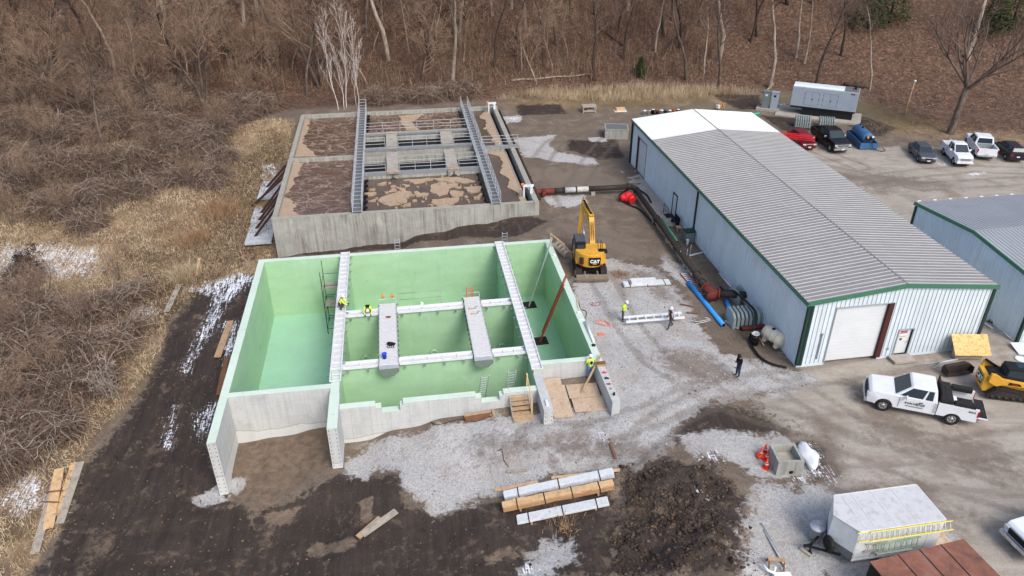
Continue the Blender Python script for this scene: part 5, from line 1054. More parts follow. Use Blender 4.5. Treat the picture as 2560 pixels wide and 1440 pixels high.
def lref(pt, ang, fx, fy): # centre from a reference point with local coordinates (fx, fy)
    return (pt[0]-fx*cos(ang)+fy*sin(ang), pt[1]-fx*sin(ang)-fy*cos(ang), gz(pt[0], pt[1]))
# white work pickup, front toward left; reference: near (left side) front wheel
A_ = radians(159.7); loc = lref((22.69, 36.51), A_, 2.95-.95, .88)
wp_ = pickup('white work pickup with black toolboxes in its bed and lettering on the door', loc, A_, 'car_white', (-.72, 1.38), bedmat='rubber', grille='black_steel', bumper='chrome', open_gate=True, sc=1.03, doors=((.12, .3), (.36, .9)))
text('HAVENS', .22, 'black_steel', (.42, .997, .9), (pi/2, 0, pi), wp_, 'door_lettering', .004, .002, 1.3); MB().b2(-.05, .9, .99, .997, .70, .73).build('door_lettering', 'black_steel', wp_)
text('4X4', .15, 'black_steel', (-2.5, .995, 1.1), (pi/2, 0, pi), wp_, 'side_lettering', .003, .004, 1.5)
MB().box((-1.15, 0, 1.4), (.66, 1.9, .3)).build('crossover_toolbox', 'black_matte' if 'black_matte' in M else 'rubber', wp_, bevel=.03)
for s_ in (-1, 1): MB().box((-2.1, s_*.8, 1.38), (1.1, .34, .26)).build('side_toolbox', 'rubber', wp_, bevel=.03)
g = MB(); g.tube([(-.8, -.85, 1.2), (-.8, -.85, 1.95), (-.8, .85, 1.95), (-.8, .85, 1.2)], .035, 6); [g.beam((-.8, y, 1.3), (-.8, y, 1.95), .02, .02) for y in np.linspace(-.8, .8, 14)]; g.build('headache_rack', 'black_steel', wp_)
o = MB().box((0, 0, .06), (.3, .4, .12)).build('white_bag', 'white_paint', bevel=.03); wl = Matrix.Rotation(A_, 3, 'Z'); o.location = Vector(loc)+wl @ Vector((-1.55, .55, 1.58)); o.rotation_euler = (0, 0, A_); tag(o, 'white bag lying on the toolbox of the white work pickup', 'bag')
o = MB().tube([(-.25, 0, .05), (0, .05, .1), (.25, 0, .05)], [.12, .2, .1], 9).build('black_bag', 'rubber'); o.location = Vector(loc)+wl @ Vector((-3.1, .5, .92)); tag(o, 'black bag on the lowered tailgate of the white work pickup', 'bag')
A_ = radians(-84); pickup('black crew-cab pickup with chrome grille parked beside the red car', lref((35.8, 81.88), A_, 1.95, -.9), A_, 'black_paint', (-1.0, 1.35), L=5.9, W=2.02, doors=((.06, .46), (.52, .92)), sc=1.02, cover=None, bedmat='rubber')
A_ = radians(-97.6); pickup('small white pickup parked facing the building, right of the grey sedan', lref((47.6, 77.56), A_, 1.75, -.76), A_, 'car_white', (-.75, 1.15), L=5.1, W=1.76, wb=3.0, doors=((.08, .3), (.38, .9)), bedmat='rubber', sc=.98, bumper='car_white', grille='white_metal')
A_ = radians(75); pickup('large white crew-cab pickup parked tail toward the camera', lref((51.08, 80.06), A_, 2.95-.95-3.75, .92), A_, 'car_white', (-1.1, 1.35), L=5.9, W=2.05, wb=3.75, doors=((.06, .46), (.52, .92)), bedmat='galv')
A_ = radians(193); cx = Vector((24.50, 26.60)); cx = cx+Vector((cos(radians(-77)), sin(radians(-77))))*1.0+Vector((cos(radians(13)), sin(radians(13))))*2.95; pickup('white pickup with a dark grille, cut off by the lower right edge', (cx.x-.25, cx.y, 0), A_, 'car_white', (-1.0, 1.35), doors=((.06, .46), (.52, .92)), grille='black_steel', bumper='chrome')
A_ = radians(-98.5); car('dark grey sedan parked left of the small white pickup', lref((44.28, 78.68), A_, 1.4, -.78), A_, 'grey_paint')
A_ = radians(-86); car('red car with black hood behind the far edge of the long roof', (33.35, 84.2, 0.05), A_, 'red_car', hood='dark_paint')
car('dark hatchback cut off by the right edge, behind the second building', (55.0, 80.3, .05), radians(82), 'dark_paint', suv=True, H=1.55)
# ---- enclosed cargo trailer, x rearward from nose shoulder
A_ = radians(9.5); t = thing('cargo_trailer', 'white enclosed cargo trailer with a V nose and ladders on its side', 'trailer', (15.92, 25.87, 0), A_); tw = 1.14; TL = 4.38
g = MB(); pl = [(0, -tw), (TL, -tw), (TL, tw), (0, tw), (-.68, 0)]; g.prism(pl, .52, 2.42); g.build('body', 'white_paint', t)
g = MB(); g.prism([(-.02, -tw-.02), (TL+.02, -tw-.02), (TL+.02, tw+.02), (-.02, tw+.02), (-.7, 0)], 2.42, 2.47); rf = g.build('roof', pm('trailer_roof', (206, 206, 206), .5, .1, .06, 1.2, (140, 132, 128), .5), t)
g = MB(); [g.b2(x-.02, x+.02, -tw, tw, 2.47, 2.485) for x in (.35, .85, 1.9, 3.0)]; g.build('roof_seams', 'white_metal', rf)
g = MB(); g.beam((0, -tw-.02, 2.44), (TL, -tw-.02, 2.44), .06, .08); g.beam((0, tw+.02, 2.44), (TL, tw+.02, 2.44), .06, .08); g.beam((TL+.02, -tw, 2.44), (TL+.02, tw, 2.44), .06, .08); g.beam((0, -tw-.01, .5), (TL, -tw-.01, .5), .04, .1); g.build('edge_trim', 'white_metal', t)
g = MB(); g.prism([(0, -tw-.012), (-.68, -.012), (-.68, .0), (0, -tw+.01)], .52, 1.0); g.prism([(0, tw+.012), (-.68, .012), (-.68, 0), (0, tw-.01)], .52, 1.0); g.build('stone_guard', 'grating', t)
g = MB(); [g.b2(x-.006, x+.006, -tw-.006, -tw, .6, 2.38) for x in (.05, 1.25, 2.5, 3.7)]; g.build('panel_seams', 'seam', t)
g = MB(); g.beam((-.3, -.75, .5), (-1.55, 0, .5), .08, .12); g.beam((-.3, .75, .5), (-1.55, 0, .5), .08, .12); g.box((-1.65, 0, .55), (.3, .12, .12)); g.tube([(-1.4, 0, .05), (-1.4, 0, .95)], .045, 8); g.tube([(-1.4, 0, .95), (-1.6, 0, .98)], .02, 6); g.box((-1.4, 0, .03), (.2, .2, .05)); g.build('tongue', 'black_steel', t)
for x in (1.75, 2.6):
    for s_ in (-1, 1): wheel(t, x, s_*(tw-.12), .34, .22, s_, 'white_metal')
g = MB(); [g.b2(1.25, 3.1, s_*tw-.1, s_*tw+.1, .72, .78) for s_ in (-1, 1)]; g.build('fender', 'white_metal', t)
MB().lathe([(.05, -.1), (.36, -.1), (.4, -.03), (.4, .05), (.36, .1), (.05, .1)], (-.72, -.28, .85), 20, Matrix.Rotation(radians(90), 4, 'Y')).build('spare_tyre', 'rubber', t)
def tloc(x, y, z): v = Matrix.Rotation(A_, 3, 'Z') @ Vector((x, y, z)); return Vector((15.92, 25.87, 0))+v
def ladder(lab, loc, rot, L, w=.4, mat='alu', rmat=None, th=.07, n=None, name='ladder', sections=1, group=None, feet=None, cat='ladder', rw_=.03, gap=.3, rl=.02):
    """along local +x, lying in the xy plane"""
    t = thing(name, lab, cat, loc, 0, group); t.rotation_euler = rot
    for k in range(sections):
        o_ = k*.09; s0 = k*L*.12
        for s_ in (-1, 1): MB().b2(s0, s0+L*(1-.12*(sections-1)), s_*w/2-rl, s_*w/2+rl, o_-th/2, o_+th/2).build('side_rail', mat, t)
        n_ = n or int(L/gap); Ls = L*(1-.12*(sections-1))
        for i in range(n_): x = s0+Ls*(i+.5)/n_; MB().b2(x-rw_/2, x+rw_/2, -w/2+.02, w/2-.02, o_-rw_/2, o_+rw_/2).build('rung', rmat or mat, t)
    if feet:
        for s_ in (-1, 1): MB().box((0, s_*w/2, 0), (.12, .06, .1)).build('foot', feet, t)
    return t
M['yellow_fg'] = pm('yellow_fibreglass', (228, 212, 96), .6, 0, .12, 4, (150, 170, 140), .4); M['green_fg'] = pm('pale_green_fibreglass', (146, 172, 146), .6, 0, .12, 4)
ladder('yellow extension ladder hung high on the side of the cargo trailer', tloc(-.15, -tw-.14, 2.25), (radians(62), 0, A_), 4.8, .42, 'yellow_fg', 'alu', .08, 16, 'ladder', 2)
ladder('pale green stepladder hung low on the side of the cargo trailer', tloc(1.0, -tw-.12, 1.25), (radians(85), radians(-3), A_), 2.3, .5, 'green_fg', 'green_fg', .07, 8)
ladder('short pale stepladder hung at the front of the cargo trailer side', tloc(.5, -tw-.08, 1.35), (radians(85), 0, A_), 1.1, .45, 'conc_top', 'conc_top', .06, 4)
o = MB().b2(0, 1.3, -1.2, 1.2, 0, .03).build('plywood_sheet', 'ply'); o.location = tloc(TL+.05, .1, .5); o.rotation_euler = (0, radians(14), A_); tag(o, 'plywood ramp lying behind the cargo trailer', 'plywood sheet')
t = thing('trash_can', 'ribbed metal trash can with lid beside the trailer tongue', 'trash can', at(2034, 1350))
t.scale = (1.2, 1.2, 1.25); MB().lathe([(.24, 0), (.25, .05), (.29, .68), (.3, .7)], (0, 0, 0), 20).build('can', 'galv', t); MB().lathe([(.32, .68), (.33, .72), (.3, .76), (.12, .8), (.1, .83), (.02, .84)], (0, 0, 0), 20).build('lid', 'alu', t)
o = MB().box((0, 0, .07), (.6, .14, .13)).build('timber_block', 'wood_grey'); o.location = at(2010, 1385); o.rotation_euler = (0, 0, -.9); tag(o, 'short timber block on the gravel below the trailer hitch', 'timber')
# rusty container
A2 = radians(14.7); t = thing('rusty_container', 'dark steel container with a rusty red flat roof at the bottom edge', 'container', (16.17, 23.42, 0), A2)
n = NT('rust_roof'); co = n.coord((1, 1, 1), 'World'); k = n.ramp(n.noise(co, 1.2, 6, .7, .5), [(.3, srgb(84, 70, 68)), (.44, srgb(124, 84, 70)), (.58, srgb(142, 94, 76)), (.7, srgb(122, 112, 112))]); M['rust_roof'] = n.out(k, .75)
MB().b2(0, 5.0, -2.35, 0, .12, 1.94).build('wall', 'black_steel', t); MB().b2(-.03, 5.03, -2.38, .03, 1.94, 2.0).build('roof', 'rust_roof', t)
g = MB(); [g.b2(x-.025, x+.025, -2.38, .03, 2.0, 2.012) for x in (1.45, 2.6, 3.75)]; g.build('roof_seams', 'black_steel', t); g = MB(); [g.b2(x, x+.08, -2.4, -2.35, .2, 1.9) for x in np.arange(.2, 5, .5)]; g.b2(-.03, 0, -2.3, -.05, .2, 1.9); g.build('wall_ribs', 'black_steel', t)
# ---- excavator
M['cat_black'] = pm('decal_black', (18, 18, 20), .4)
ex = thing('excavator', 'yellow tracked excavator with its counterweight toward the camera and a blade', 'excavator', (6.28, 54.5, 0), pi/2+.03)
for s_ in (-1, 1):
    g = MB(); pts = [(-1.55, .12), (-1.7, .4), (-1.5, .72), (1.5, .72), (1.7, .4), (1.55, .12), (1.3, .02), (-1.3, .02)]; g.prism(pts, s_*.75, s_*1.25, 'y'); tr = g.build('track', 'rubber', ex)
    g = MB(); [g.b2(x-.05, x+.05, s_*1.0-.25, s_*1.0+.25, .72, .75) for x in np.arange(-1.4, 1.45, .19)]; g.build('track_pads', 'iron', tr)
    g = MB(); [g.lathe([(.03, 0), (.24, .01), (.2, .04), (.02, .05)], (x, s_*1.25, .4), 12, Matrix.Rotation(-s_*pi/2, 4, 'X')) for x in (-1.3, 1.3)]; g.build('sprocket', 'yellow', tr)
MB().b2(-1.1, 1.1, -.7, .7, .3, .85).build('undercarriage', 'black_steel', ex); MB().cyl((0, 0, .8), .7, .2, 20).build('slew_ring', 'black_steel', ex)
g = MB(); g.prism([(-2.12, .05), (-2.3, .1), (-2.36, .35), (-2.3, .6), (-2.16, .68), (-2.18, .35)], -1.28, 1.28, 'y'); [g.beam((-1.2, y, .4), (-2.2, y, .35), .14, .18) for y in (-.5, .5)]; g.build('blade', pm('worn_blade', (130, 118, 104), .7, .2, .25, 4, (90, 76, 64), .6), ex)
# counterweight: rounded rear, wraps ~200 degrees
rad = 1.62; arc = [(cos(a)*rad*1.0-.0, sin(a)*1.3) for a in np.linspace(radians(112), radians(248), 19)]
g = MB(); g.prism([(.5, 1.28)]+arc+[(.5, -1.28)], .98, 2.08); hs = g.build('counterweight', 'yellow', ex, bevel=.06)
MB().b2(-.9, 1.3, -1.22, 1.2, .98, 1.3).build('upper_deck', 'yellow', ex); MB().box((.1, -.85, 1.55), (1.6, .7, .7)).build('engine_cover', 'yellow', ex, bevel=.06); MB().box((-.55, -.55, 2.02), (.9, 1.1, .16)).build('engine_cover', 'yellow', ex, bevel=.04)
MB().box((-.75, -.9, 2.02), (.5, .75, .2)).build('exhaust_box', 'black_steel', ex, bevel=.05); g = MB(); g.tube([(-.65, -.75, 2.1), (-.65, -.75, 2.9)], .03, 6); g.tube([(-.8, -.85, 2.1), (-.8, -.85, 2.85)], .025, 6); g.tube([(-.3, -.65, 2.1), (-.5, -.45, 2.95)], .02, 6); g.build('antenna', 'black_steel', ex)
g = MB(); [g.box((-1.33, .78, 1.25+i*.1), (.12, .42, .05)) for i in range(6)]
lv = g.build('louvre', 'brown_steel', ex); lv.rotation_euler = (0, 0, -.0); lv.location = (-.03, 0, 0)
dp = MB(); dp.prism([(-.44, -.26), (-.34, -.36), (.34, -.36), (.44, -.26), (.47, .36), (-.47, .36)], -.1, .03); d_ = dp.build('logo_panel', 'cat_black', ex, bevel=0); d_.location = (-1.68, -.2, 1.53); d_.rotation_euler = (pi/2, 0, -pi/2); d_.scale = (1, .95, 1)
text('CAT', .4, 'white_paint', (0, .05, .037), (0, 0, 0), d_, 'logo_letters', .004, .018, .95)
MB().prism([(-.17, -.2), (.17, -.2), (0, 0)], .043, .047).build('logo_triangle', 'yellow', d_)
for s_ in (-1, 1): MB().box((-1.32, s_*.78, 1.1), (.3, .14, .06)).build('reflector', 'red_lens', ex)
cb_ = MB(); cb_.box((.35, .82, 1.9), (1.6, .88, 1.5), taper=.93); cb_.build('cab', 'black_steel', ex, bevel=.05)
for a_, b_, c_, d_s in (((-.47, .82, 2.05), (.02, .62, .8), 0, 0), ((.35, 1.25, 2.05), (1.2, .03, .8), 0, 0), ((.35, .4, 2.1), (1.2, .03, .7), 0, 0), ((1.14, .82, 2.0), (.03, .7, 1.0), 0, 0)): MB().box(a_, b_).build('cab_window', 'glass_dark', ex)
MB().box((.35, .82, 2.69), (1.35, .8, .08)).build('cab_roof', 'grey_paint', ex, bevel=.03)
# boom, stick, bucket (world targets turned into local)
def exl(x, y, z): v = Matrix.Rotation(-(pi/2+.03), 3, 'Z') @ Vector((x-6.28, y-54.5, 0)); v.z = z; return v
P0, P1_, P2_, P3_ = exl(6.55, 55.3, 1.7), exl(6.5, 56.8, 3.5), exl(5.95, 58.3, 4.15), exl(5.62, 57.6, 1.15)
def plate(a, b, h0, h1, w):
    a = Vector(a); b = Vector(b); d = (b-a).normalized(); s_ = d.cross(Vector((0, 0, 1))).normalized(); u = s_.cross(d); g = MB(); vs = []
    for p, h in ((a, h0), (b, h1)):
        for i, j in ((-1, -1), (1, -1), (1, 1), (-1, 1)): vs.append(p+s_*(i*w/2)+u*(j*h/2))
    g.add(vs, [(0, 1, 2, 3), (7, 6, 5, 4), (0, 4, 5, 1), (1, 5, 6, 2), (2, 6, 7, 3), (3, 7, 4, 0)]); return g
g = plate(P0, P1_, .42, .62, .42); k = plate(P1_, P2_, .62, .36, .4); g.add(k.v, k.f); g.build('boom', 'yellow', ex, bevel=.02)
plate(P2_+(P2_-P3_)*.12, P3_, .3, .42, .26).build('stick', 'yellow', ex, bevel=.02)
g = MB(); g.tube([P1_+Vector((0, 0, .35)), P2_+Vector((-.3, 0, .4))], .09, 8); g.build('cylinder_barrel', 'black_steel', ex); MB().tube([P2_+Vector((-.3, 0, .4)), P2_+Vector((.15, 0, .45))], .045, 8).build('cylinder_rod', 'chrome', ex)
g = MB(); g.tube([P0+Vector((.4, .0, -.35)), P0.lerp(P1_, .75)+Vector((.25, 0, -.2))], .1, 8); g.build('cylinder_barrel', 'black_steel', ex); MB().tube([exl(5.95, 56.0, 1.9), exl(5.9, 57.0, 2.9)], .05, 8).build('cylinder_rod', 'chrome', ex)
for j in range(5): o_ = -.16+j*.08; MB().tube([P0+Vector((0, o_, .3)), P0.lerp(P1_, .5)+Vector((-.1, o_, .45)), P1_+Vector((.1, o_, .4)), P2_+Vector((-.5, o_, .25))], .02, 5).build('hose', 'black_steel' if j % 2 else 'yellow', ex)
g = MB(); b0 = P3_; g.prism([(b0.x-.1, .25), (b0.x+.5, .2), (b0.x+.75, .6), (b0.x+.5, 1.05), (b0.x-.05, 1.0)], b0.y-.45, b0.y+.45, 'y'); g.build('bucket', 'brown_steel', ex, bevel=.03)
for s_ in (-1, 1): MB().sph((P3_.x-.25, P3_.y+s_*.28, 1.6), .08, 8).build('work_lamp', 'white_paint', ex)
# ---- compact track loader
ld = thing('track_loader', 'yellow compact track loader with a dark cab at the right edge', 'track loader', (31.05, 38.3, 0), radians(-12))
for s_ in (-1, 1):
    g = MB(); g.prism([(-1.35, .28), (-1.2, .04), (1.1, .04), (1.3, .3), (1.0, .62), (-.55, .85), (-.85, .8)], s_*.62, s_*1.0, 'y'); tr = g.build('track', 'rubber', ld, bevel=.03)
    g = MB(); g.prism([(-.9, .3), (.95, .3), (.75, .5), (-.5, .68)], s_*.99, s_*1.005, 'y'); g.build('track_frame', 'iron', tr); g = MB(); [g.lathe([(.03, 0), (.13, .01), (.02, .03)], (x, s_*1.0, .2), 10, Matrix.Rotation(-s_*pi/2, 4, 'X')) for x in (-1, -.6, -.2, .2, .6, .95)]; g.build('rollers', 'iron', tr)
MB().b2(-1.5, 1.2, -.6, .6, .3, 1.15).build('chassis', 'yellow', ld, bevel=.04)
MB().box((-1.42, 0, .95), (.35, 1.25, .95)).build('rear_door', 'yellow', ld, bevel=.06); d2 = MB().prism([(-.4, -.3), (.4, -.3), (.4, .3), (-.4, .3)], 0, .02).build('logo_panel', 'cat_black', ld); d2.location = (-1.602, 0, .98); d2.rotation_euler = (pi/2, 0, -pi/2)
text('CAT', .48, 'white_paint', (0, .02, .024), (0, 0, 0), d2, 'logo_letters', .004, .022); MB().prism([(-.17, -.24), (.17, -.24), (0, -.06)], .032, .036).build('logo_triangle', 'yellow', d2)
MB().b2(-1.3, -.3, -.5, .5, 1.15, 1.5).build('engine_hood', 'black_steel', ld, bevel=.04); g = MB(); [g.b2(-1.2+i*.12, -1.15+i*.12, -.4, .4, 1.5, 1.52) for i in range(7)]; g.build('hood_louvres', 'rubber', ld)
MB().box((.2, 0, 1.55), (1.35, .96, 1.05), taper=.88).build('cab', 'black_steel', ld, bevel=.07)
for s_ in (-1, 1): MB().box((.2, s_*.465, 1.62), (1.0, .03, .62)).build('cab_window', 'glass_dark', ld)
MB().box((-.46, 0, 1.72), (.04, .7, .42)).build('cab_window', 'glass_dark', ld); MB().box((.45, 0, 2.075), (.5, .55, .02)).build('cab_window', 'glass_dark', ld)
for s_ in (-1, 1):
    g = MB(); g.prism([(-1.4, 1.15), (-1.35, 1.75), (-1.1, 1.75), (-.6, 1.45), (.9, 1.3), (1.6, .75), (1.75, .3), (1.55, .25), (1.3, .75), (.7, 1.0), (-.5, 1.05), (-.9, .9)], s_*.68, s_*.86, 'y'); a = g.build('lift_arm', 'yellow', ld, bevel=.02); fan(a)
    MB().prism([(-.3, 1.1), (.5, 1.08), (.35, 1.25), (-.25, 1.3)], s_*.861, s_*.868, 'y').build('decal', 'cat_black', ld); MB().prism([(-.05, 1.13), (.3, 1.12), (.2, 1.2), (-.05, 1.22)], s_*.869, s_*.874, 'y').build('decal', 'red_lens', ld); MB().beam((-1.35, s_*.6, 1.9), (-.4, s_*.6, 1.35), .08, .14).build('rear_link', 'black_steel', ld)
MB().b2(1.6, 2.3, -1.0, 1.0, .05, .6).build('bucket', 'iron', ld, bevel=.04)
g = MB(); g.prism([(-.9, 0), (.9, 0), (.9, .5), (.6, .62), (-.9, .55)], -.28, .0, 'y'); g.b2(-.95, -.9, -.6, .0, 0, .5); g.b2(.9, .95, -.6, .0, 0, .5); g.b2(-.9, .9, -.6, -.25, 0, .05); o = g.build('loader_bucket', 'iron'); o.location = (29.1, 40.6, .02); o.rotation_euler = (0, 0, .2); tag(o, 'dark muddy loader bucket on the ground behind the pickup bed', 'bucket attachment')
# OSB sheet leaning and board, pipes
t = thing('osb_sheet', 'large golden strand board leaning behind the track loader', 'board', (30.75, 41.5, 0), 0); o = MB().b2(-1.2, 1.2, 0, .03, 0, 1.5).build('board', 'osb', t); o.location = (0, 0, .5); o.rotation_euler = (radians(-50), 0, -.02)
MB().b2(-.9, .9, .35, .9, 0, .7).build('support_block', 'wood_grey', t)
o = MB().box((0, 0, .02), (1.7, .5, .03)).build('wood_board', 'wood'); o.location = (30.9, 43.0, .55); o.rotation_euler = (.5, 0, .25); tag(o, 'small wooden board standing behind the golden strand board', 'board')
for i, (a, b, r, m_) in enumerate((((2285, 925), (2395, 906), .03, 'galv'), ((2330, 930), (2400, 915), .03, 'galv'), ((2346, 917), (2390, 908), .07, 'alu'), ((2350, 935), (2420, 918), .045, 'alu'), ((2340, 922), (2400, 903), .03, 'galv'))):
    A = at(*a); B = at(*b); A.z = B.z = .06; tag(MB().tube([A, B], r, 8).build('loose_pipe', m_), ['long thin', 'slim front', 'thick pale', 'medium shiny', 'thin rear'][i]+' metal pipe on the gravel left of the strand board', 'pipe', 'loose pipes by the strand board')
# ---- generator, cabinets, pads
GA = radians(-23.9)
t = thing('generator', 'large grey enclosed generator on a black base at the foot of the hill', 'generator', (35.3, 95.1, 0), GA)
MB().b2(0, 7.75, 0, 2.5, 1.32, 3.7).build('enclosure', 'grey_cab', t, bevel=.04); MB().b2(.05, 7.7, .05, 2.45, 1.1, 1.32).build('skid', 'black_steel', t)
MB().b2(1.5, 7.5, .15, 2.35, .25, 1.1).build('base_tank', 'black_steel', t)
g = MB(); g.prism([(.35, 3.7), (2.15, 3.7), (1.9, 3.86), (.6, 3.86)], 0.05, 6.0, 'x'); g.build('roof_panel', 'wall_white', t)
for x0, x1 in ((6.05, 6.95), (7.0, 7.65)): MB().b2(x0, x1, .25, 2.3, 3.7, 3.76).build('roof_grille', 'grating', t)
MB().b2(7.05, 7.35, 1.3, 1.75, 3.76, 4.0).build('exhaust', 'black_steel', t)
for x0 in (1.6, 3.75):
    g = MB(); [g.b2(a, b, -.012, 0, c_, d_) for a, b, c_, d_ in ((x0, x0+1.7, 3.2, 3.22), (x0, x0+.02, 1.6, 3.2), (x0+1.68, x0+1.7, 1.6, 3.2), (x0+.84, x0+.86, 1.6, 3.2), (x0, x0+1.7, 1.58, 1.6))]; g.build('service_door', 'grey_green', t)
    g = MB(); [g.b2(x0+dx-.03, x0+dx+.03, -.03, 0, z-.05, z+.05) for dx in (0, 1.7) for z in (1.8, 2.4, 3.0)]; g.b2(x0+.85, x0+.98, -.035, 0, 2.3, 2.42); g.build('hinges', 'black_steel', t)
MB().box((7.2, -.01, 3.45), (.2, .02, .18)).build('badge', 'red_lens', t); MB().box((6.95, -.01, 3.47), (.2, .02, .12)).build('badge', 'cat_black', t)
o = MB().b2(0, 10.1, 0, 4.7, -.3, .25).build('concrete_pad', 'conc_pad'); o.location = (33.45, 94.66, 0); o.rotation_euler = (0, 0, GA); tag(o, 'pale concrete pad under the grey generator', 'pad')
o = MB().b2(-.3, 2.6, -.2, 1.2, -.3, .4).build('concrete_pad', 'conc_pad'); o.location = (32.0, 97.0, 0); o.rotation_euler = (0, 0, radians(-24)); tag(o, 'small concrete pad under the two grey cabinets', 'pad')
for i, (x, y, m_, lab) in enumerate(((32.35, 97.1, 'grey_green', 'dark grey electrical cabinet left of the generator, the left one'), (33.3, 96.6, 'grey_cab', 'lighter grey electrical cabinet with a dark screen next to the generator'))):
    t = thing('electrical_cabinet', lab, 'cabinet', (x, y, .4), radians(-24), 'cabinets beside the generator'); MB().b2(0, .9, 0, .7, 0, 2.1).build('housing', m_, t, bevel=.02); MB().b2(-.03, .93, -.05, .73, 2.1, 2.16).build('roof', m_, t)
    MB().b2(.05, .85, -.02, 0, .08, 2.0).build('cabinet_door', m_, t); MB().b2(.3, .6, -.035, -.02, 1.55, 1.8).build('screen' if i else 'sign', 'cat_black' if i else 'white_metal', t); MB().b2(.08, .11, -.05, -.02, .9, 1.1).build('door_handle', 'chrome', t)
# stacked corrugated plastic chambers
def chamber_stack(lab, loc, rz, n=6, w=1.5, h=1.05, sp=.27, mat='chamber'):
    t = thing('chamber_stack', lab, 'panel stack', loc, rz, 'stacks of grey corrugated panels')
    for i in range(n):
        g = MB(); x = i*sp; prof = [(-w/2, 0), (-w/2, h*.78), (-w*.3, h), (w*.3, h), (w/2, h*.78), (w/2, 0)]
        g.prism(prof, x, x+.07, 'x', None); g.prism([(a*1.05, b*1.04) for a, b in prof], x+.07, x+.12, 'x')
        for k in range(7): g.b2(x+.12, x+.17, -w/2+w*k/6-.03, -w/2+w*k/6+.03, .05, h*.75)
        g.build('panel', mat, t)
    return t
M['chamber'] = pm('grey_green_plastic', (160, 172, 170), .55, 0, .1, 3, (110, 116, 112), .4)
p = at(1990, 318); chamber_stack('stack of grey corrugated panels in front of the generator, the left stack', (p.x, p.y+.4, p.z), -.25, 7, 1.5, 1.2, .26); p = at(2050, 322); chamber_stack('stack of grey corrugated panels in front of the generator, behind the black pickup', (p.x, p.y+.4, p.z), -.25, 7, 1.5, 1.2, .26)
p = at(1822, 820); chamber_stack('stack of grey corrugated panels against the long building wall', (p.x+.1, p.y+.5, p.z), .12, 7, 1.5, 1.15, .3)
p = at(1830, 760); t = chamber_stack('two grey corrugated panels leaning behind the wall-side stack', (p.x+.1, p.y+.3, p.z), .4, 2, 1.2, 1.0, .7)
# blue tank in containment skid
t = thing('blue_tank', 'blue horizontal tank in an open blue steel skid', 'tank', (40.45, 84.6, .05), radians(-92))
g = MB(); g.b2(-2.3, 2.3, -.97, -.9, 0, .75); g.b2(-2.3, 2.3, .9, .97, 0, .75); g.b2(-2.3, -2.23, -.9, .9, 0, .75); g.b2(2.23, 2.3, -.9, .9, 0, .75); g.b2(-2.23, 2.23, -.9, .9, .0, .06); g.build('skid', 'blue_paint', t)
g = MB(); g.tube([(-1.9, 0, 1.0), (-1.85, 0, 1.0), (-1.7, 0, 1.0), (1.5, 0, 1.0), (1.65, 0, 1.0), (1.7, 0, 1.0)], [.3, .55, .68, .68, .55, .3], 20); tb = g.build('tank_shell', 'blue_paint', t)
g = MB(); [g.tube([(x, 0, 1.0), (x+.05, 0, 1.0)], .7, 20) for x in (-.9, .7)]; g.build('tank_bands', 'blue_paint', t)
g = MB(); g.tube([(-1.3, 0, 1.6), (-1.3, 0, 1.95)], .08, 8); g.tube([(-.4, 0, 1.6), (-.4, 0, 1.85)], .12, 10); g.box((1.9, .1, 1.2), (.35, .8, .3)); g.build('fittings', 'black_steel', t); MB().tube([(2.1, .2, 1.3), (2.4, .2, 1.2), (2.45, .3, .3), (2.6, .7, .05), (3.0, 1.2, .05), (2.8, 1.7, .05), (2.3, 1.5, .3)], .035, 6).build('hose', 'black_steel', t)
MB().tube([(2.0, -.25, 1.35), (2.15, -.25, 1.35)], .12, 10).build('meter', 'orange_lt', t); MB().tube([(2.0, .3, 1.4), (2.15, .3, 1.4)], .12, 10).build('meter', 'white_paint', t)
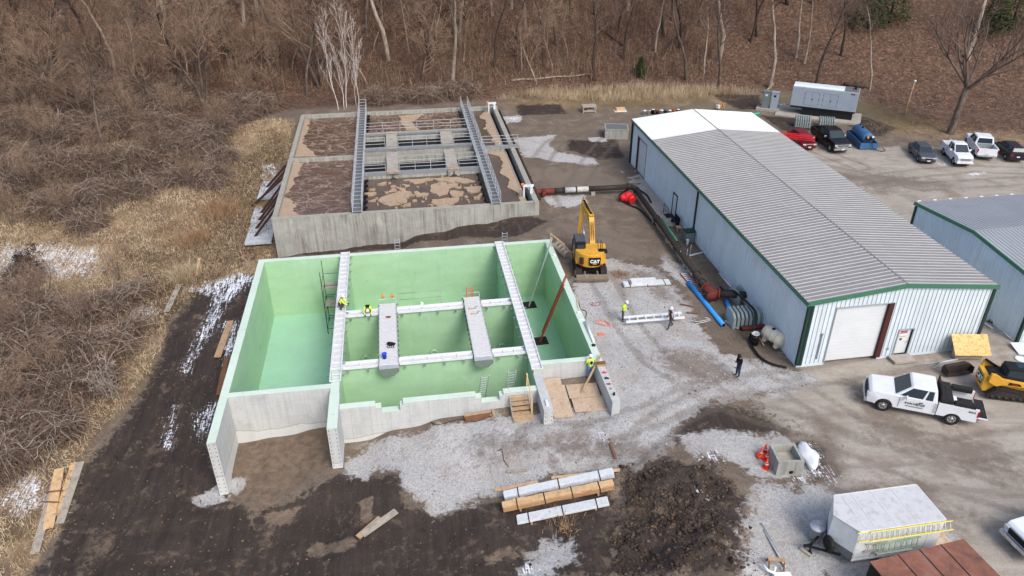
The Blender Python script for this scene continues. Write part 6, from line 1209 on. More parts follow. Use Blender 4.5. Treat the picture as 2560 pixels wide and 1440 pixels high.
# ---------------------------------------------------------------- people
def person(lab, loc, face, J, cols, hat=True, name='person', sc=1.0, tool=None, hatcol='white_paint', hood=False, extra=None):
    """J: joints in a body frame (x forward, y left, z up), metres; cols: top, sleeve, leg, boot"""
    t = thing(name, lab, 'person', loc, face); t.scale = (sc,)*3
    names = list(J); V = [J[n] for n in names]; ix = {n: i for i, n in enumerate(names)}
    rad = dict(pelvis=.155, belly=.16, chest=.185, neck=.065, head0=.078, head=.1, top=.06, sL=.09, sR=.09, eL=.062, eR=.062, wL=.036, wR=.036, hL=.1, hR=.1, kL=.078, kR=.078, aL=.058, aR=.058, fL=.042, fR=.042)
    E = [('pelvis', 'belly'), ('belly', 'chest'), ('chest', 'neck'), ('neck', 'head0'), ('head0', 'head'), ('head', 'top'), ('chest', 'sL'), ('chest', 'sR'), ('sL', 'eL'), ('sR', 'eR'), ('eL', 'wL'), ('eR', 'wR'), ('pelvis', 'hL'), ('pelvis', 'hR'), ('hL', 'kL'), ('hR', 'kR'), ('kL', 'aL'), ('kR', 'aR'), ('aL', 'fL'), ('aR', 'fR')]
    R_ = [rad[n] for n in names]; edges = [(ix[a], ix[b]) for a, b in E]
    for s_ in 'LR':  # palm, fingers and thumb
        w = Vector(J['w'+s_]); e = Vector(J['e'+s_]); d = (w-e).normalized(); side = d.cross(Vector((0, 0, 1))); side = side.normalized() if side.length > .1 else Vector((0, 1, 0)); nn = side.cross(d)
        V.append(w+d*.05); R_.append(.034); pi_ = len(V)-1; edges.append((ix['w'+s_], pi_))
        for k in range(4):
            o_ = side*((k-1.5)*.021); L = (.075, .085, .08, .06)[k]; V.append(w+d*.095+o_); R_.append(.012); V.append(w+d*(.095+L*.5)+o_-nn*.012); R_.append(.0095); V.append(w+d*(.095+L*.8)+o_-nn*.04); R_.append(.008); n0 = len(V)
            edges += [(pi_, n0-3), (n0-3, n0-2), (n0-2, n0-1)]
        V.append(w+d*.06+side*.045); R_.append(.013); V.append(w+d*.095+side*.065-nn*.01); R_.append(.01); edges += [(pi_, len(V)-2), (len(V)-2, len(V)-1)]
    me = bpy.data.meshes.new('skel'); me.from_pydata([tuple(v) for v in V], edges, []); o = bpy.data.objects.new('skel', me); COL.objects.link(o)
    o.modifiers.new('sk', 'SKIN'); o.modifiers.new('sb', 'SUBSURF').levels = 1
    for i, sv in enumerate(me.skin_vertices[0].data): sv.radius = (R_[i], R_[i]); sv.use_root = (i == ix['pelvis'])
    for n in ('chest', 'pelvis', 'belly'): me.skin_vertices[0].data[ix[n]].radius = (rad[n]*1.15, rad[n]*.85)
    dg = bpy.context.evaluated_depsgraph_get(); dg.update(); bmh = bpy.data.meshes.new_from_object(o.evaluated_get(dg)); bpy.data.objects.remove(o)
    bmh.materials.clear(); mats = [cols[0], cols[1], cols[2], cols[3], 'skin']; [bmh.materials.append(M[m]) for m in mats]
    segs = [('pelvis', 'belly', 0), ('belly', 'chest', 0), ('chest', 'neck', 0), ('neck', 'top', 4), ('sL', 'eL', 1), ('sR', 'eR', 1), ('eL', 'wL', 1), ('eR', 'wR', 1), ('pelvis', 'hL', 2), ('pelvis', 'hR', 2), ('hL', 'kL', 2), ('hR', 'kR', 2), ('kL', 'aL', 2), ('kR', 'aR', 2), ('aL', 'fL', 3), ('aR', 'fR', 3)]
    SG = [(Vector(J[a]), Vector(J[b]), m) for a, b, m in segs]+[(Vector(J['w'+s_])+(Vector(J['w'+s_])-Vector(J['e'+s_])).normalized()*.02, Vector(J['w'+s_])+(Vector(J['w'+s_])-Vector(J['e'+s_])).normalized()*.2, cols[4] if len(cols) > 4 else 4) for s_ in 'LR']
    for f in bmh.polygons:
        c = f.center; best = 9; bm_ = 0
        for a, b, m in SG:
            d = b-a; q_ = max(0, min(1, (c-a).dot(d)/d.length_squared)); l = (a+d*q_-c).length
            if l < best: best = l; bm_ = m
        f.material_index = bm_; f.use_smooth = True
    bo = bpy.data.objects.new('body', bmh); COL.objects.link(bo); bo.parent = t
    hd = Vector(J['head']); up = (Vector(J['top'])-Vector(J['head0'])).normalized(); fw = Vector((1, 0, 0)); fw = (fw-up*fw.dot(up)).normalized(); sd = up.cross(fw)
    Rm = Matrix((fw, sd, up)).transposed().to_4x4()
    g = MB(); g.lathe([(.001, -.04), (.02, -.03), (.012, .02), (.001, .03)], hd+fw*.1-up*.0, 6, Rm); 
    for s_ in (-1, 1): g.lathe([(.001, -.03), (.018, -.01), (.018, .015), (.001, .03)], hd+sd*s_*.098, 6, Rm)
    g.build('nose_and_ears', 'skin', bo); g = MB(); [g.sph(hd+fw*.088+sd*s_*.035+up*.025, .011, 5) for s_ in (-1, 1)]; g.box(hd+fw*.094-up*.05, (.01, .045, .008)); g.build('eyes_and_mouth', 'black_steel', bo)
    if hat:
        MB().lathe([(.125, 0), (.125, .02), (.122, .05), (.1, .1), (.06, .13), (.001, .14)], hd+up*.035, 18, Rm).lathe([(.001, 0), (.15, .0), (.145, .012), (.001, .014)], hd+up*.04+fw*.025, 18, Rm).build('hard_hat', hatcol, t)
    else:
        MB().lathe([(.11, -.1), (.12, -.02), (.118, .05), (.09, .1), (.001, .13)], hd-fw*.012+up*.02, 14, Rm).build('hood', cols[0], t)
    if extra: extra(t, J, fw, sd, up)
    return t
def stand(lean=0., arms='down', legs='stand', look=0.):
    J = dict(pelvis=(0, 0, .93), belly=(.02+lean*.1, 0, 1.08), chest=(.03+lean*.3, 0, 1.33), neck=(.03+lean*.45, 0, 1.49), head0=(.05+lean*.5+look*.04, 0, 1.56), head=(.06+lean*.55+look*.1, 0, 1.65-look*.03), top=(.06+lean*.57+look*.16, 0, 1.74-look*.06),
        sL=(.03+lean*.33, .19, 1.42), sR=(.03+lean*.33, -.19, 1.42), eL=(-.02+lean*.2, .27, 1.14), eR=(-.02+lean*.2, -.27, 1.14), wL=(.06, .28, .9), wR=(.06, -.28, .9), hL=(0, .1, .88), hR=(0, -.1, .88), kL=(.03, .12, .48), kR=(.03, -.12, .48), aL=(0, .13, .09), aR=(0, -.13, .09), fL=(.16, .15, .045), fR=(.16, -.15, .045))
    if arms == 'front': J.update(eL=(.08, .27, 1.17), eR=(.08, -.27, 1.17), wL=(.28, .1, 1.12), wR=(.28, -.1, 1.12))
    if arms == 'phone': J.update(eL=(.05, .25, 1.17), eR=(.05, -.25, 1.17), wL=(.25, .05, 1.22), wR=(.25, -.06, 1.2))
    if legs == 'stride': J.update(kL=(.2, .1, .5), aL=(.32, .1, .1), fL=(.46, .11, .05), kR=(-.06, -.1, .5), aR=(-.34, -.1, .16), fR=(-.2, -.11, .05), pelvis=(0, 0, .9))
    return J
M['brown_cloth'] = pm('brown_canvas', (82, 56, 44), .9, 0, .15, 8); M['white_cloth'] = pm('light_grey_cloth', (188, 192, 200), .9, 0, .1, 8); M['jeans'] = pm('blue_jeans', (104, 136, 182), .9, 0, .15, 10); M['dark_cloth'] = pm('dark_grey_cloth', (72, 70, 72), .9, 0, .15, 8); M['black_cloth'] = pm('black_cloth', (20, 20, 24), .9, 0, .2, 8); M['navy_cloth'] = pm('navy_trousers', (40, 52, 82), .9, 0, .15, 8); M['boots'] = pm('work_boots', (66, 50, 42), .8, 0, .2, 8)
p = at(1843, 942); person('person in black hooded jacket and dark jeans standing alone on the gravel', p, radians(200), stand(.0, 'phone', look=.8), ('black_cloth', 'black_cloth', 'navy_cloth', 'boots', 0), hat=False)
p = at(1555, 804); person('person in hi-vis yellow jacket and hard hat at the left end of the white frame', p, radians(-12), stand(.15, 'front', look=.5), ('hivis', 'hivis', 'dark_cloth', 'boots', 3))
def vest(t, J, fw, sd, up): pass
p = at(1675, 821); person('person in brown vest striding past the right end of the white frame', p, radians(215), stand(.05, 'down', 'stride'), ('brown_cloth', 'white_cloth', 'dark_cloth', 'boots', 3))
def straps(t, J, fw, sd, up):
    g = MB()
    for s_ in (-1, 1): g.b2(-.15, -.135, s_*.1-.025, s_*.1+.025, 1.1, 1.48)
    g.build('reflective_straps', 'white_metal', t); MB().b2(-.16, -.14, -.09, .09, 1.22, 1.45).build('back_panel', 'black_cloth', t)
p = at(1474, 945); p.z = -.52; person('person in hi-vis jacket and light jeans at the right front corner of the tank', p, radians(100), stand(.12, 'front'), ('hivis', 'hivis', 'jeans', 'boots', 3), extra=straps)
# crouching on the walkway
Jc = dict(pelvis=(-.12, 0, .38), belly=(-.03, 0, .52), chest=(.1, 0, .76), neck=(.17, 0, .92), head0=(.2, 0, .98), head=(.23, 0, 1.07), top=(.25, 0, 1.16), sL=(.12, .19, .85), sR=(.12, -.19, .85), eL=(.33, .22, .62), eR=(.33, -.22, .62), wL=(.52, .14, .45), wR=(.52, -.14, .45), hL=(-.1, .1, .36), hR=(-.1, -.1, .36), kL=(.28, .16, .5), kR=(.3, -.16, .42), aL=(.05, .14, .1), aR=(-.05, -.14, .12), fL=(.2, .15, .05), fR=(.12, -.15, .05))
c_ = tk(6.95, 8.9, RZ+.04); person('person in brown vest and white hard hat kneeling on the left walkway', c_, TY-.1, Jc, ('brown_cloth', 'hivis', 'dark_cloth', 'boots', 3))
# bending over the rear cross walkway
Jb = dict(Jc); Jb.update(pelvis=(-.1, 0, .42), belly=(.08, 0, .55), chest=(.33, 0, .6), neck=(.48, 0, .56), head0=(.53, 0, .54), head=(.6, 0, .5), top=(.68, 0, .47), sL=(.38, .19, .58), sR=(.38, -.19, .58), eL=(.5, .3, .35), eR=(.5, -.3, .35), wL=(.6, .22, .12), wR=(.6, -.22, .12))
person('person in black vest and hi-vis sleeves bending over the rear white cross walkway', tk(8.9, 9.25, RZ-.13), TY-pi/2, Jb, ('black_cloth', 'hivis', 'dark_cloth', 'boots', 3))
# worker standing on a ladder behind the cross wall, helmet just above it
person('person standing behind the rear white cross walkway with only the hard hat showing', tk(12.8, 8.6, RZ-1.86), TY-pi/2, stand(0, 'front'), ('hivis', 'hivis', 'dark_cloth', 'boots', 3))
t = thing('work_platform', 'thin wire-railed work platform behind the rear white cross walkway', 'scaffold', tk(12.8, 8.2, 0), TY); g = MB(); g.b2(-1.7, 1.5, -.5, .5, RZ-1.93, RZ-1.87); g.build('deck', 'wood', t)
g = MB(); [g.tube([(x, y, FZ), (x, y, RZ+.35)], .022, 6) for x in (-1.7, 1.5) for y in (-.45, .45)]; [g.tube([(-1.7, y, z), (1.5, y, z)], .018, 6) for y in (-.45, .45) for z in (RZ+.3, RZ-1, -3)]; [g.tube([(x, -.45, z), (x, .45, z)], .018, 6) for x in (-1.7, 1.5) for z in (-3, -1.2)]; g.build('frame', 'galv', t)
# ---------------------------------------------------------------- pipes, hoses
PB = [un(1330, 480, .8), un(1585, 467, .8), un(1775, 735, .6), un(1838, 738, .6)]
t = thing('pipeline', 'dark iron pipeline from the old tank along the long building to a red flanged elbow', 'pipe', (0, 0, 0))
A, B, Cc, D = PB; BE = 1.0
def cur(p, q_, r_, s_): return [p.lerp(q_, u)*(1-u)+q_.lerp(r_, u)*u if False else (p*(1-u)**2+q_*2*u*(1-u)+r_*u*u) for u in np.linspace(0, 1, 7)]
ab = (B-A).normalized(); bc = (Cc-B).normalized(); cd_ = (D-Cc).normalized()
MB().tube([A, A+ab*.9], .28, 14).build('valve_body', 'rust_red', t); MB().tube([A+ab*.9, A+ab*2.2], .27, 14).build('valve_body', 'rust_red', t); MB().tube([A+ab*1.2+Vector((0, -.25, 0)), A+ab*1.2+Vector((0, -.7, -.1))], .2, 12).build('valve_body', 'rust_red', t)
MB().tube([A+ab*2.2, A+ab*3.2], .26, 14).build('pipe_section', 'iron', t); MB().tube([A+ab*3.2, A+ab*5.6], .262, 14).build('pipe_section', pm('limed_pipe', (196, 196, 192), .8, 0, .2, 3, (60, 54, 50), .7), t)
MB().tube([A+ab*5.6, B-ab*.7], .26, 14).build('pipe_section', 'iron', t); MB().tube(cur(B-ab*.7, B, B+bc*.7, 0), .28, 14).build('elbow', 'rust_red' if False else 'iron', t)
MB().tube([B+bc*.7, Cc-bc*.8], .26, 14).build('pipe_section', 'iron', t)
for d_ in (3.2, 4.4, 9.6): MB().tube([A+ab*(d_-.06), A+ab*(d_+.06)], .33, 14).build('flange', 'iron', t)
LBC = (Cc-B).length
for f in (.045, .36, .63, .86, .92): q_ = B.lerp(Cc, f); MB().tube([q_-bc*.08, q_+bc*.08], .35, 14).build('flange', 'iron', t)
MB().tube(cur(Cc-bc*.8, Cc, Cc+cd_*.6, 0), .34, 14).build('red_elbow', 'rust_red', t); MB().tube([Cc-bc*.85, Cc-bc*.72], .42, 16).build('flange', 'rust_red', t); MB().tube([Cc+cd_*.55, Cc+cd_*.68], .44, 16).build('flange', 'rust_red', t); MB().lathe([(.02, 0), (.4, .0), (.4, .08), (.02, .1)], (Cc.x+.0, Cc.y-.42, Cc.z), 16, Matrix.Rotation(pi/2, 4, 'X')).build('blind_flange', 'rust_red', t)
MB().tube([Cc+cd_*.68, D+cd_*1.0], .27, 14).build('pipe_section', 'iron', t)
for f, nm in ((.6, 0), (0.33, 1), (.52, 1), (.74, 1)):
    q_ = A.lerp(B, f) if nm == 0 else B.lerp(Cc, f); MB().box((q_.x, q_.y, q_.z/2-.15), (.36, .36, max(.1, q_.z-.25))).build('support', 'conc_pad', t)
def hose(lab, pts, r, mat='black_steel', dz=.06, name='hose', cat='hose', zs=None):
    W3 = []
    for i, (x, y) in enumerate(pts):
        if zs and zs[i] > .2:
            p = un(x, y, zs[i])
        else: p = at(x, y); p.z += dz+r
        W3.append(p)
    out = []
    for i in range(len(W3)-1):
        p0 = W3[max(0, i-1)]; p1 = W3[i]; p2 = W3[i+1]; p3 = W3[min(len(W3)-1, i+2)]
        for u in np.linspace(0, 1, 6, endpoint=False): out.append(.5*((2*p1)+(p2-p0)*u+(2*p0-5*p1+4*p2-p3)*u*u+(3*p1-p0-3*p2+p3)*u**3))
    out.append(W3[-1]); return tag(MB().tube(out, r, 7).build(name, mat), lab, cat)
hose('thick black hose snaking over the panel stack to the building corner', [(1800, 718), (1812, 728), (1835, 730), (1850, 742), (1875, 765), (1888, 785), (1885, 820), (1873, 850), (1876, 868), (1900, 900), (1930, 917), (1965, 925)], .085, zs=[.6, .5, .9, 1.1, 1.35, 1.3, 1.1, 0, 0, 0, 0, 0])
hose('black hose looping from the red pump under the pipeline', [(1575, 475), (1553, 488), (1552, 502), (1572, 515), (1600, 528), (1622, 550), (1638, 566)], .07); hose('short black hose lying on the pavement near the pipeline bend', [(1600, 480), (1618, 493), (1628, 511)], .09)
t = thing('red_pump', 'round red pump under a cover beside the pipeline bend', 'pump', at(1570, 504)); MB().lathe([(.1, 0), (.5, .05), (.6, .35), (.5, .75), (.2, .95), (.01, 1)], (0, 0, 0), 18).build('housing', M.setdefault('bright_red', pm('bright_red', (214, 36, 44), .5, 0, .08, 3)), t); MB().tube([(.2, -.3, .5), (.35, -.75, .4)], [.4, .34], 14).build('outlet', 'bright_red', t); MB().tube([(-.3, -.1, .5), (-.75, -.2, .35)], [.35, .3], 14).build('outlet', 'bright_red', t)
def lay(lab, a, b, r, mat, dz=0, name='plastic_pipe', cat='pipe', hollow=True):
    A = at(*a); B = at(*b); A.z += r+dz; B.z += r+dz; t = thing(name, lab, cat, (0, 0, 0)); MB().tube([A, B], r, 14).build('pipe', mat, t)
    if hollow: d = (B-A).normalized(); MB().tube([B-d*.02, B+d*.005], r*.88, 14).build('pipe_mouth', 'black_steel', t); MB().tube([A-d*.005, A+d*.02], r*.88, 14).build('pipe_mouth', 'black_steel', t)
    return t
lay('long bright blue plastic pipe lying beside the red ladder', (1720, 712), (1808, 820), .17, 'blue_plastic'); lay('short bright blue pipe sticking out behind the panel stack', (1814, 758), (1830, 795), .17, 'blue_plastic')
lay('slim green plastic pipe lying beside the dark pipeline', (1654, 550), (1694, 608), .1, pm('green_plastic', (84, 180, 130), .5)); lay('red iron pipe with a pale collar beside the drum', (1852, 828), (1922, 822), .17, 'rust_red'); lay('thin white plastic pipe at the foot of the long building wall', (1798, 687), (1828, 722), .07, 'white_paint'); lay('white plastic pipe lying across the strip near the building wall', (1722, 643), (1766, 632), .07, 'white_paint')
lay('teal plastic pipe end behind the far corner of the long building', (1880, 291), (1898, 288), .13, pm('teal', (50, 190, 150), .5))
ladder('red ladder with pale rungs lying on the ground beside the pipeline', at(1758, 742)+Vector((0, 0, .08)), (0, 0, radians(103.5)), 3.6, .62, 'red_paint', 'white_metal', .08, 13, rw_=.06)
def leanladder(lab, foot, top, w, mat, rmat=None, sections=1, gap=.3, feet=None, group=None, rw_=.03):
    f = Vector(foot); u = Vector(top)-f; L = u.length; rz = atan2(u.y, u.x); ry = -math.asin(u.z/L); return ladder(lab, f, (0, ry, rz), L, w, mat, rmat, .08, int(L/gap), sections=sections, feet=feet, group=group, rw_=rw_)
leanladder('tall orange-red extension ladder leaning in the right compartment of the green tank', tk(22.0, 7.6, FZ), tk(24.0, 7.85, 1.55), .36, pm('orange_fg', (158, 78, 60), .6, 0, .12, 3), None, 2, .34)
leanladder('tall aluminium ladder leaning in the far end of the right compartment of the green tank', tk(22.05, 2.1, FZ), tk(23.85, 2.5, 2.1), .38, 'alu', None, 1, .3)
for i, (u, v, lab) in enumerate(((22.07, 2.0, 'black rubber mat under the aluminium ladder on the green tank floor'), (22.03, 7.57, 'black rubber mat under the orange-red ladder on the green tank floor'))):
    o = MB().b2(-.6, .6, -.55, .55, 0, .03).build('rubber_mat', 'rubber'); o.location = tk(u, v, FZ+.002); o.rotation_euler = (0, 0, TY+.05); tag(o, lab, 'mat')
leanladder('small aluminium ladder top poking above the rear wall of the green tank', tk(11.2, -.9, -1.3), tk(11.25, -.1, RZ+1.0), .42, 'alu'); leanladder('aluminium ladder top at the rear end of the right green tank walkway', tk(20.35, -.9, -.3), tk(20.3, -.1, RZ+.9), .42, 'alu')
leanladder('aluminium ladder with yellow tips standing at the front notch of the green tank', tk(15.9, 16.7, FZ), tk(16.3, 19.2, RZ+.55), .5, 'alu', None, feet='yellow'); leanladder('aluminium ladder at the front wall of the green tank, right of the notch', tk(17.8, 16.9, FZ), tk(18.0, 19.2, RZ+.75), .5, 'alu')
leanladder('orange ladder top sticking up behind the right trough', tk(16.3, 7.2, FZ), tk(16.4, 8.6, RZ+.9), .42, 'orange')
# scaffold tower in the left compartment
t = thing('scaffold_tower', 'rusty scaffold tower with grey boards standing in the left compartment', 'scaffold', tk(5.85, 2.9, FZ), TY); H_ = 5.1
for x in (-.7, .7):
    for y in (-1.0, 1.0): MB().tube([(x, y, 0), (x, y, H_+(.6 if x < 0 else 0))], .028, 6).build('upright', 'brown_steel', t)
for z in (.5, 1.5, 2.5, 3.5, 4.5):
    for y in (-1, 1): MB().tube([(-.7, y, z), (.7, y, z)], .02, 5).build('crossbar', 'brown_steel', t)
    for x in (-.7, .7): MB().tube([(x, -1, z), (x, 1, z)], .02, 5).build('crossbar', 'brown_steel', t)
for k, (y0, z) in enumerate(((-.9, 2.56), (.1, 3.56))): MB().b2(-.6, .65, y0, y0+.95, z, z+.05).build('platform_board', 'wood_grey', t)
# objects on the troughs / walls
t = thing('bucket', 'blue bucket standing on the left grey trough', 'bucket', tk(10.05, 15.6, RZ+.07)); MB().lathe([(.13, 0), (.165, .36), (.175, .36), (.175, .38), (.15, .38), (.12, .03)], (0, 0, 0), 18).build('bucket_shell', pm('bucket_blue', (20, 70, 205), .4), t); MB().tube([(.17*cos(a), .1*sin(a)-.12, .36-.1*sin(a)) for a in np.linspace(0, pi, 9)], .008, 4).build('handle', 'chrome', t)
def lump(lab, name, cat, loc, r, mat, seed=0, sc=(1, 1, .4), amp=.35):
    rnd = random.Random(seed); g = MB(); g.sph((0, 0, 0), 1, 10); f = [(rnd.uniform(-2, 2), rnd.uniform(-2, 2), rnd.uniform(-2, 2)) for _ in range(4)]
    g.v = [tuple(np.array(v)*r*(1+amp*sum(sin(3*(v[0]*a+v[1]*b+v[2]*c)) for a, b, c in f)/3)*np.array(sc)) for v in g.v]; o = g.build(name, mat, smooth=True); o.location = Vector(loc)+Vector((0, 0, r*sc[2]*.8)); return tag(o, lab, cat)
t = thing('tool_harness', 'black tool harness with dangling straps on the left trough', 'harness', tk(10.5, 14.1, RZ+.08)); lump('x', 'pouch', 'x', (0, 0, 0), .2, 'black_cloth', 3, (1.4, .9, .5)); o = COL.objects[-1]
for o in [o for o in COL.objects if o.name.startswith('pouch')]: o.parent = t; del o['category']; del o['label']
g = MB(); [MB().tube([(-.2+i*.12, 0, .05), (-.25+i*.15, -.3, .03), (-.1+i*.12, -.42, .02)], .02, 5).build('strap', 'black_cloth', t) for i in range(4)]
lump('small red glove lying on the rear part of the left trough', 'glove', 'glove', tk(10.35, 10.6, RZ+.07), .13, 'rust_red', 4, (1.4, .7, .4))
for k, (u, v, lab) in enumerate(((10.0, 8.15, 'left orange caster wheel above the rear end of the left trough'), (10.7, 8.15, 'right orange caster wheel above the rear end of the left trough'))):
    t = thing('caster_wheel', lab, 'caster', tk(u, v, RZ+.3), TY, 'casters on the lifting frame'); MB().lathe([(.04, -.04), (.13, -.04), (.13, .04), (.04, .04)], (0, 0, .12), 14, Matrix.Rotation(pi/2, 4, 'X')).build('wheel', 'orange_lt', t); MB().beam((0, 0, -.1), (0, 0, .12), .03, .03).build('fork', 'galv', t)
for k, (u, v, lab) in enumerate(((16.25, 10.4, 'bent grey clamp with orange knob on the right trough, the upper one'), (16.35, 11.1, 'bent grey clamp with orange knob on the right trough, the lower one'))):
    t = thing('clamp', lab, 'clamp', tk(u, v, RZ+.1), TY, 'clamps on the right trough'); MB().tube([(0, 0, 0), (.4, .05, 0), (.4, .25, 0), (.55, .3, .02)], .03, 6).build('arm', 'galv', t); MB().sph((-.05, 0, .02), .07, 8).build('knob', 'orange_lt', t)
t = thing('lifting_bar', 'thin metal bar lying across the front end of the right trough', 'bar', tk(15.9, 9.0, RZ+.1), TY); MB().tube([(0, -.1, 0), (0, -3.2, -.6)], .03, 6).build('bar', 'black_steel', t)
WT = RZ+.005
for lab, name, cat, u, v, m_, sc_ in (('red tool on the right wing wall, nearest to the green tank', 'hand_tool', 'tool', 23.93, 19.3, 'bright_red', (1, .5, .4)), ('black and green glove on the right wing wall', 'work_glove', 'glove', 23.93, 19.9, 'trim_dark', (1, .7, .4)), ('pinkish red tool on the right wing wall, below the gloves', 'hand_tool', 'tool', 23.93, 20.5, 'red_paint', (.9, .5, .4)), ('grey tool near the end of the right wing wall', 'hand_tool', 'tool', 23.93, 21.0, 'galv', (.7, .5, .4)), ('black cylinder standing at the end of the right wing wall', 'tool_case', 'tool', 23.95, 21.6, 'black_steel', (.5, .5, .9)), ('white bag lying on the right rim near the orange cords', 'bag', 'bag', 23.95, 12.0, 'white_paint', (1, .8, .5)), ('black lamp on the right rim of the green tank near its front corner', 'lamp', 'lamp', 24.0, 16.2, 'black_steel', (1, 1, .5)), ('white rag on the rear part of the right rim of the green tank', 'rag', 'rag', 23.95, 3.0, 'white_paint', (1.2, .8, .5)), ('crumpled white wrap on the right rim beside the white roll', 'plastic_wrap', 'plastic wrap', 23.9, 12.9, 'white_metal', (1.5, .7, .4))): lump(lab, name, cat, tk(u, v, WT), .14, m_, int(u*7+v*13), sc_)
o = MB().tube([tk(24.1, 13.4, WT+.1), tk(24.1, 15.9, WT+.08)], [.12, .09], 8).build('plastic_roll', 'white_paint'); tag(o, 'long crumpled roll of white plastic on the right rim', 'plastic wrap')
o = MB().box((0, 0, .05), (.5, .16, .1)).build('saw', 'coral'); o.location = at(1502, 838); tag(o, 'orange saw lying on the gravel beside the right rim', 'saw')
hose('orange extension cord tangled on the gravel near the tank', [(1490, 806), (1500, 803), (1515, 806), (1525, 812), (1510, 816), (1495, 810), (1508, 804), (1527, 818), (1500, 812), (1488, 809)], .02, 'coral', .01, 'extension_cord', 'cord'); hose('red cord coiled in loops on the gravel near the tank', [(1474, 760), (1480, 757), (1483, 762), (1476, 763), (1486, 766), (1497, 765), (1500, 758), (1492, 757), (1488, 763)], .018, 'red_paint', .01, 'extension_cord', 'cord')
hose('yellow cord lying on the right rim of the green tank', [(1441, 748), (1443, 765), (1447, 775), (1445, 782)], .02, 'yellow', 0, 'extension_cord', 'cord', [.76]*4); hose('black cord draped over the right rim onto the gravel', [(1447, 758), (1452, 775), (1463, 778), (1466, 788), (1462, 795)], .025, 'black_steel', .01, 'extension_cord', 'cord'); hose('thin grey cable trailing over the gravel below the stairs', [(1075, 1055), (1095, 1062), (1150, 1048), (1185, 1055), (1230, 1040)], .02, 'black_steel', .01, 'extension_cord', 'cord'); hose('white rope lying loose right of the striding worker', [(1722, 802), (1745, 806), (1772, 800), (1762, 796), (1775, 803), (1740, 812)], .02, 'white_metal', .01, 'rope', 'rope'); hose('dark looped wire on the gravel above the short plank', [(1242, 1128), (1252, 1125), (1256, 1135), (1258, 1150), (1270, 1168)], .018, 'black_steel', .01, 'wire', 'wire')
# white frame held by two workers
t = ladder('white ladder-like walkway section carried between two workers', un(1562, 800, .35), (0, radians(-0.), radians(8)), 4.35, .62, 'white_paint', None, .14, 7, 'carried_walkway', cat='walkway', rw_=.09, rl=.06)
# ---------------------------------------------------------------- yard things
def bundle(lab, a, b, w, h, mat, nstrap, z=None, wrap=None, slats=0, name='lumber_bundle', cat='bundle', rails=None):
    A = at(*a); B = at(*b); d = B-A; L = math.hypot(d.x, d.y); t = thing(name, lab, cat, (A.x, A.y, A.z-.03), atan2(d.y, d.x)); t.rotation_euler = (0, -atan2(d.z, L), atan2(d.y, d.x)); L = d.length
    MB().b2(0, L, 0, w, .1, .1+h).build('load', mat, t, bevel=.03)
    if slats: g = MB(); [g.b2(.05, L-.05, w*i/slats+.01, w*(i+1)/slats-.015, .1+h, .13+h) for i in range(slats)]; g.build('rods', 'white_metal', t)
    if wrap:
        g = MB(); rnd = random.Random(int(L*100)); [g.box((L*(i+.5)/wrap, w*(.5+rnd.uniform(-.04, .04)), .1+h+rnd.uniform(0, .015)), (L/wrap*1.02, w*rnd.uniform(.7, .95), .03+.01*(i % 2)), rz=rnd.uniform(-.03, .03)) for i in range(wrap)]; g.build('wrapping', 'white_metal' if mat != 'wrapped_brown' else 'wood_new', t)
    g = MB()
    for i in range(nstrap): x = L*(.13+.74*i/max(1, nstrap-1)); MB().b2(x-.03, x+.03, -.01, w+.01, .09, .115+h+.03).build('strap', 'brown_steel', t)
    [MB().b2(L*f-.05, L*f+.05, -.06, w+.06, -.1, .1).build('bearer', 'wood', t) for f in (.15, .5, .85)]; return t
M['wrapped_white'] = pm('wrapped_white', (196, 200, 206), .5, 0, .2, 3, (120, 112, 108), .5); M['wrapped_brown'] = pm('wrapped_brown', (176, 136, 96), .6, 0, .25, 4, (190, 180, 170), .5)
bundle('long bundle wrapped in dirty white plastic, the rearmost on the ground', (1262, 1256), (1536, 1198), .55, .3, 'wrapped_white', 3, wrap=9); bundle('long bundle in brown-stained wrapping between the white bundles', (1258, 1284), (1536, 1228), .55, .32, 'wrapped_brown', 4, wrap=10); bundle('bundle of thin white rods, the nearest of the three', (1293, 1315), (1523, 1268), .55, .16, 'white_metal', 3, slats=8)
bundle('strapped stack of pale metal grating on the gravel near the excavator', (1560, 722), (1678, 716), .75, .12, 'alu', 3, slats=6, name='grating_stack'); 
o = MB().b2(.6, 2.6, .05, .7, .24, .5).build('grating_layer', 'white_metal', [x for x in COL.objects if x.name.startswith('grating_stack')][0])
def plank(lab, a, b, w, mat='wood', th=.05, dz=0, name='plank', cat='plank', group=None):
    A = at(*a); B = at(*b); d = B-A; L = math.hypot(d.x, d.y); o = MB().b2(0, L, -w/2, w/2, 0, th).build(name, mat); o.location = (A.x, A.y, A.z+.07+dz); o.rotation_euler = (0, -atan2(d.z, L), atan2(d.y, d.x)); return tag(o, lab, cat, group)
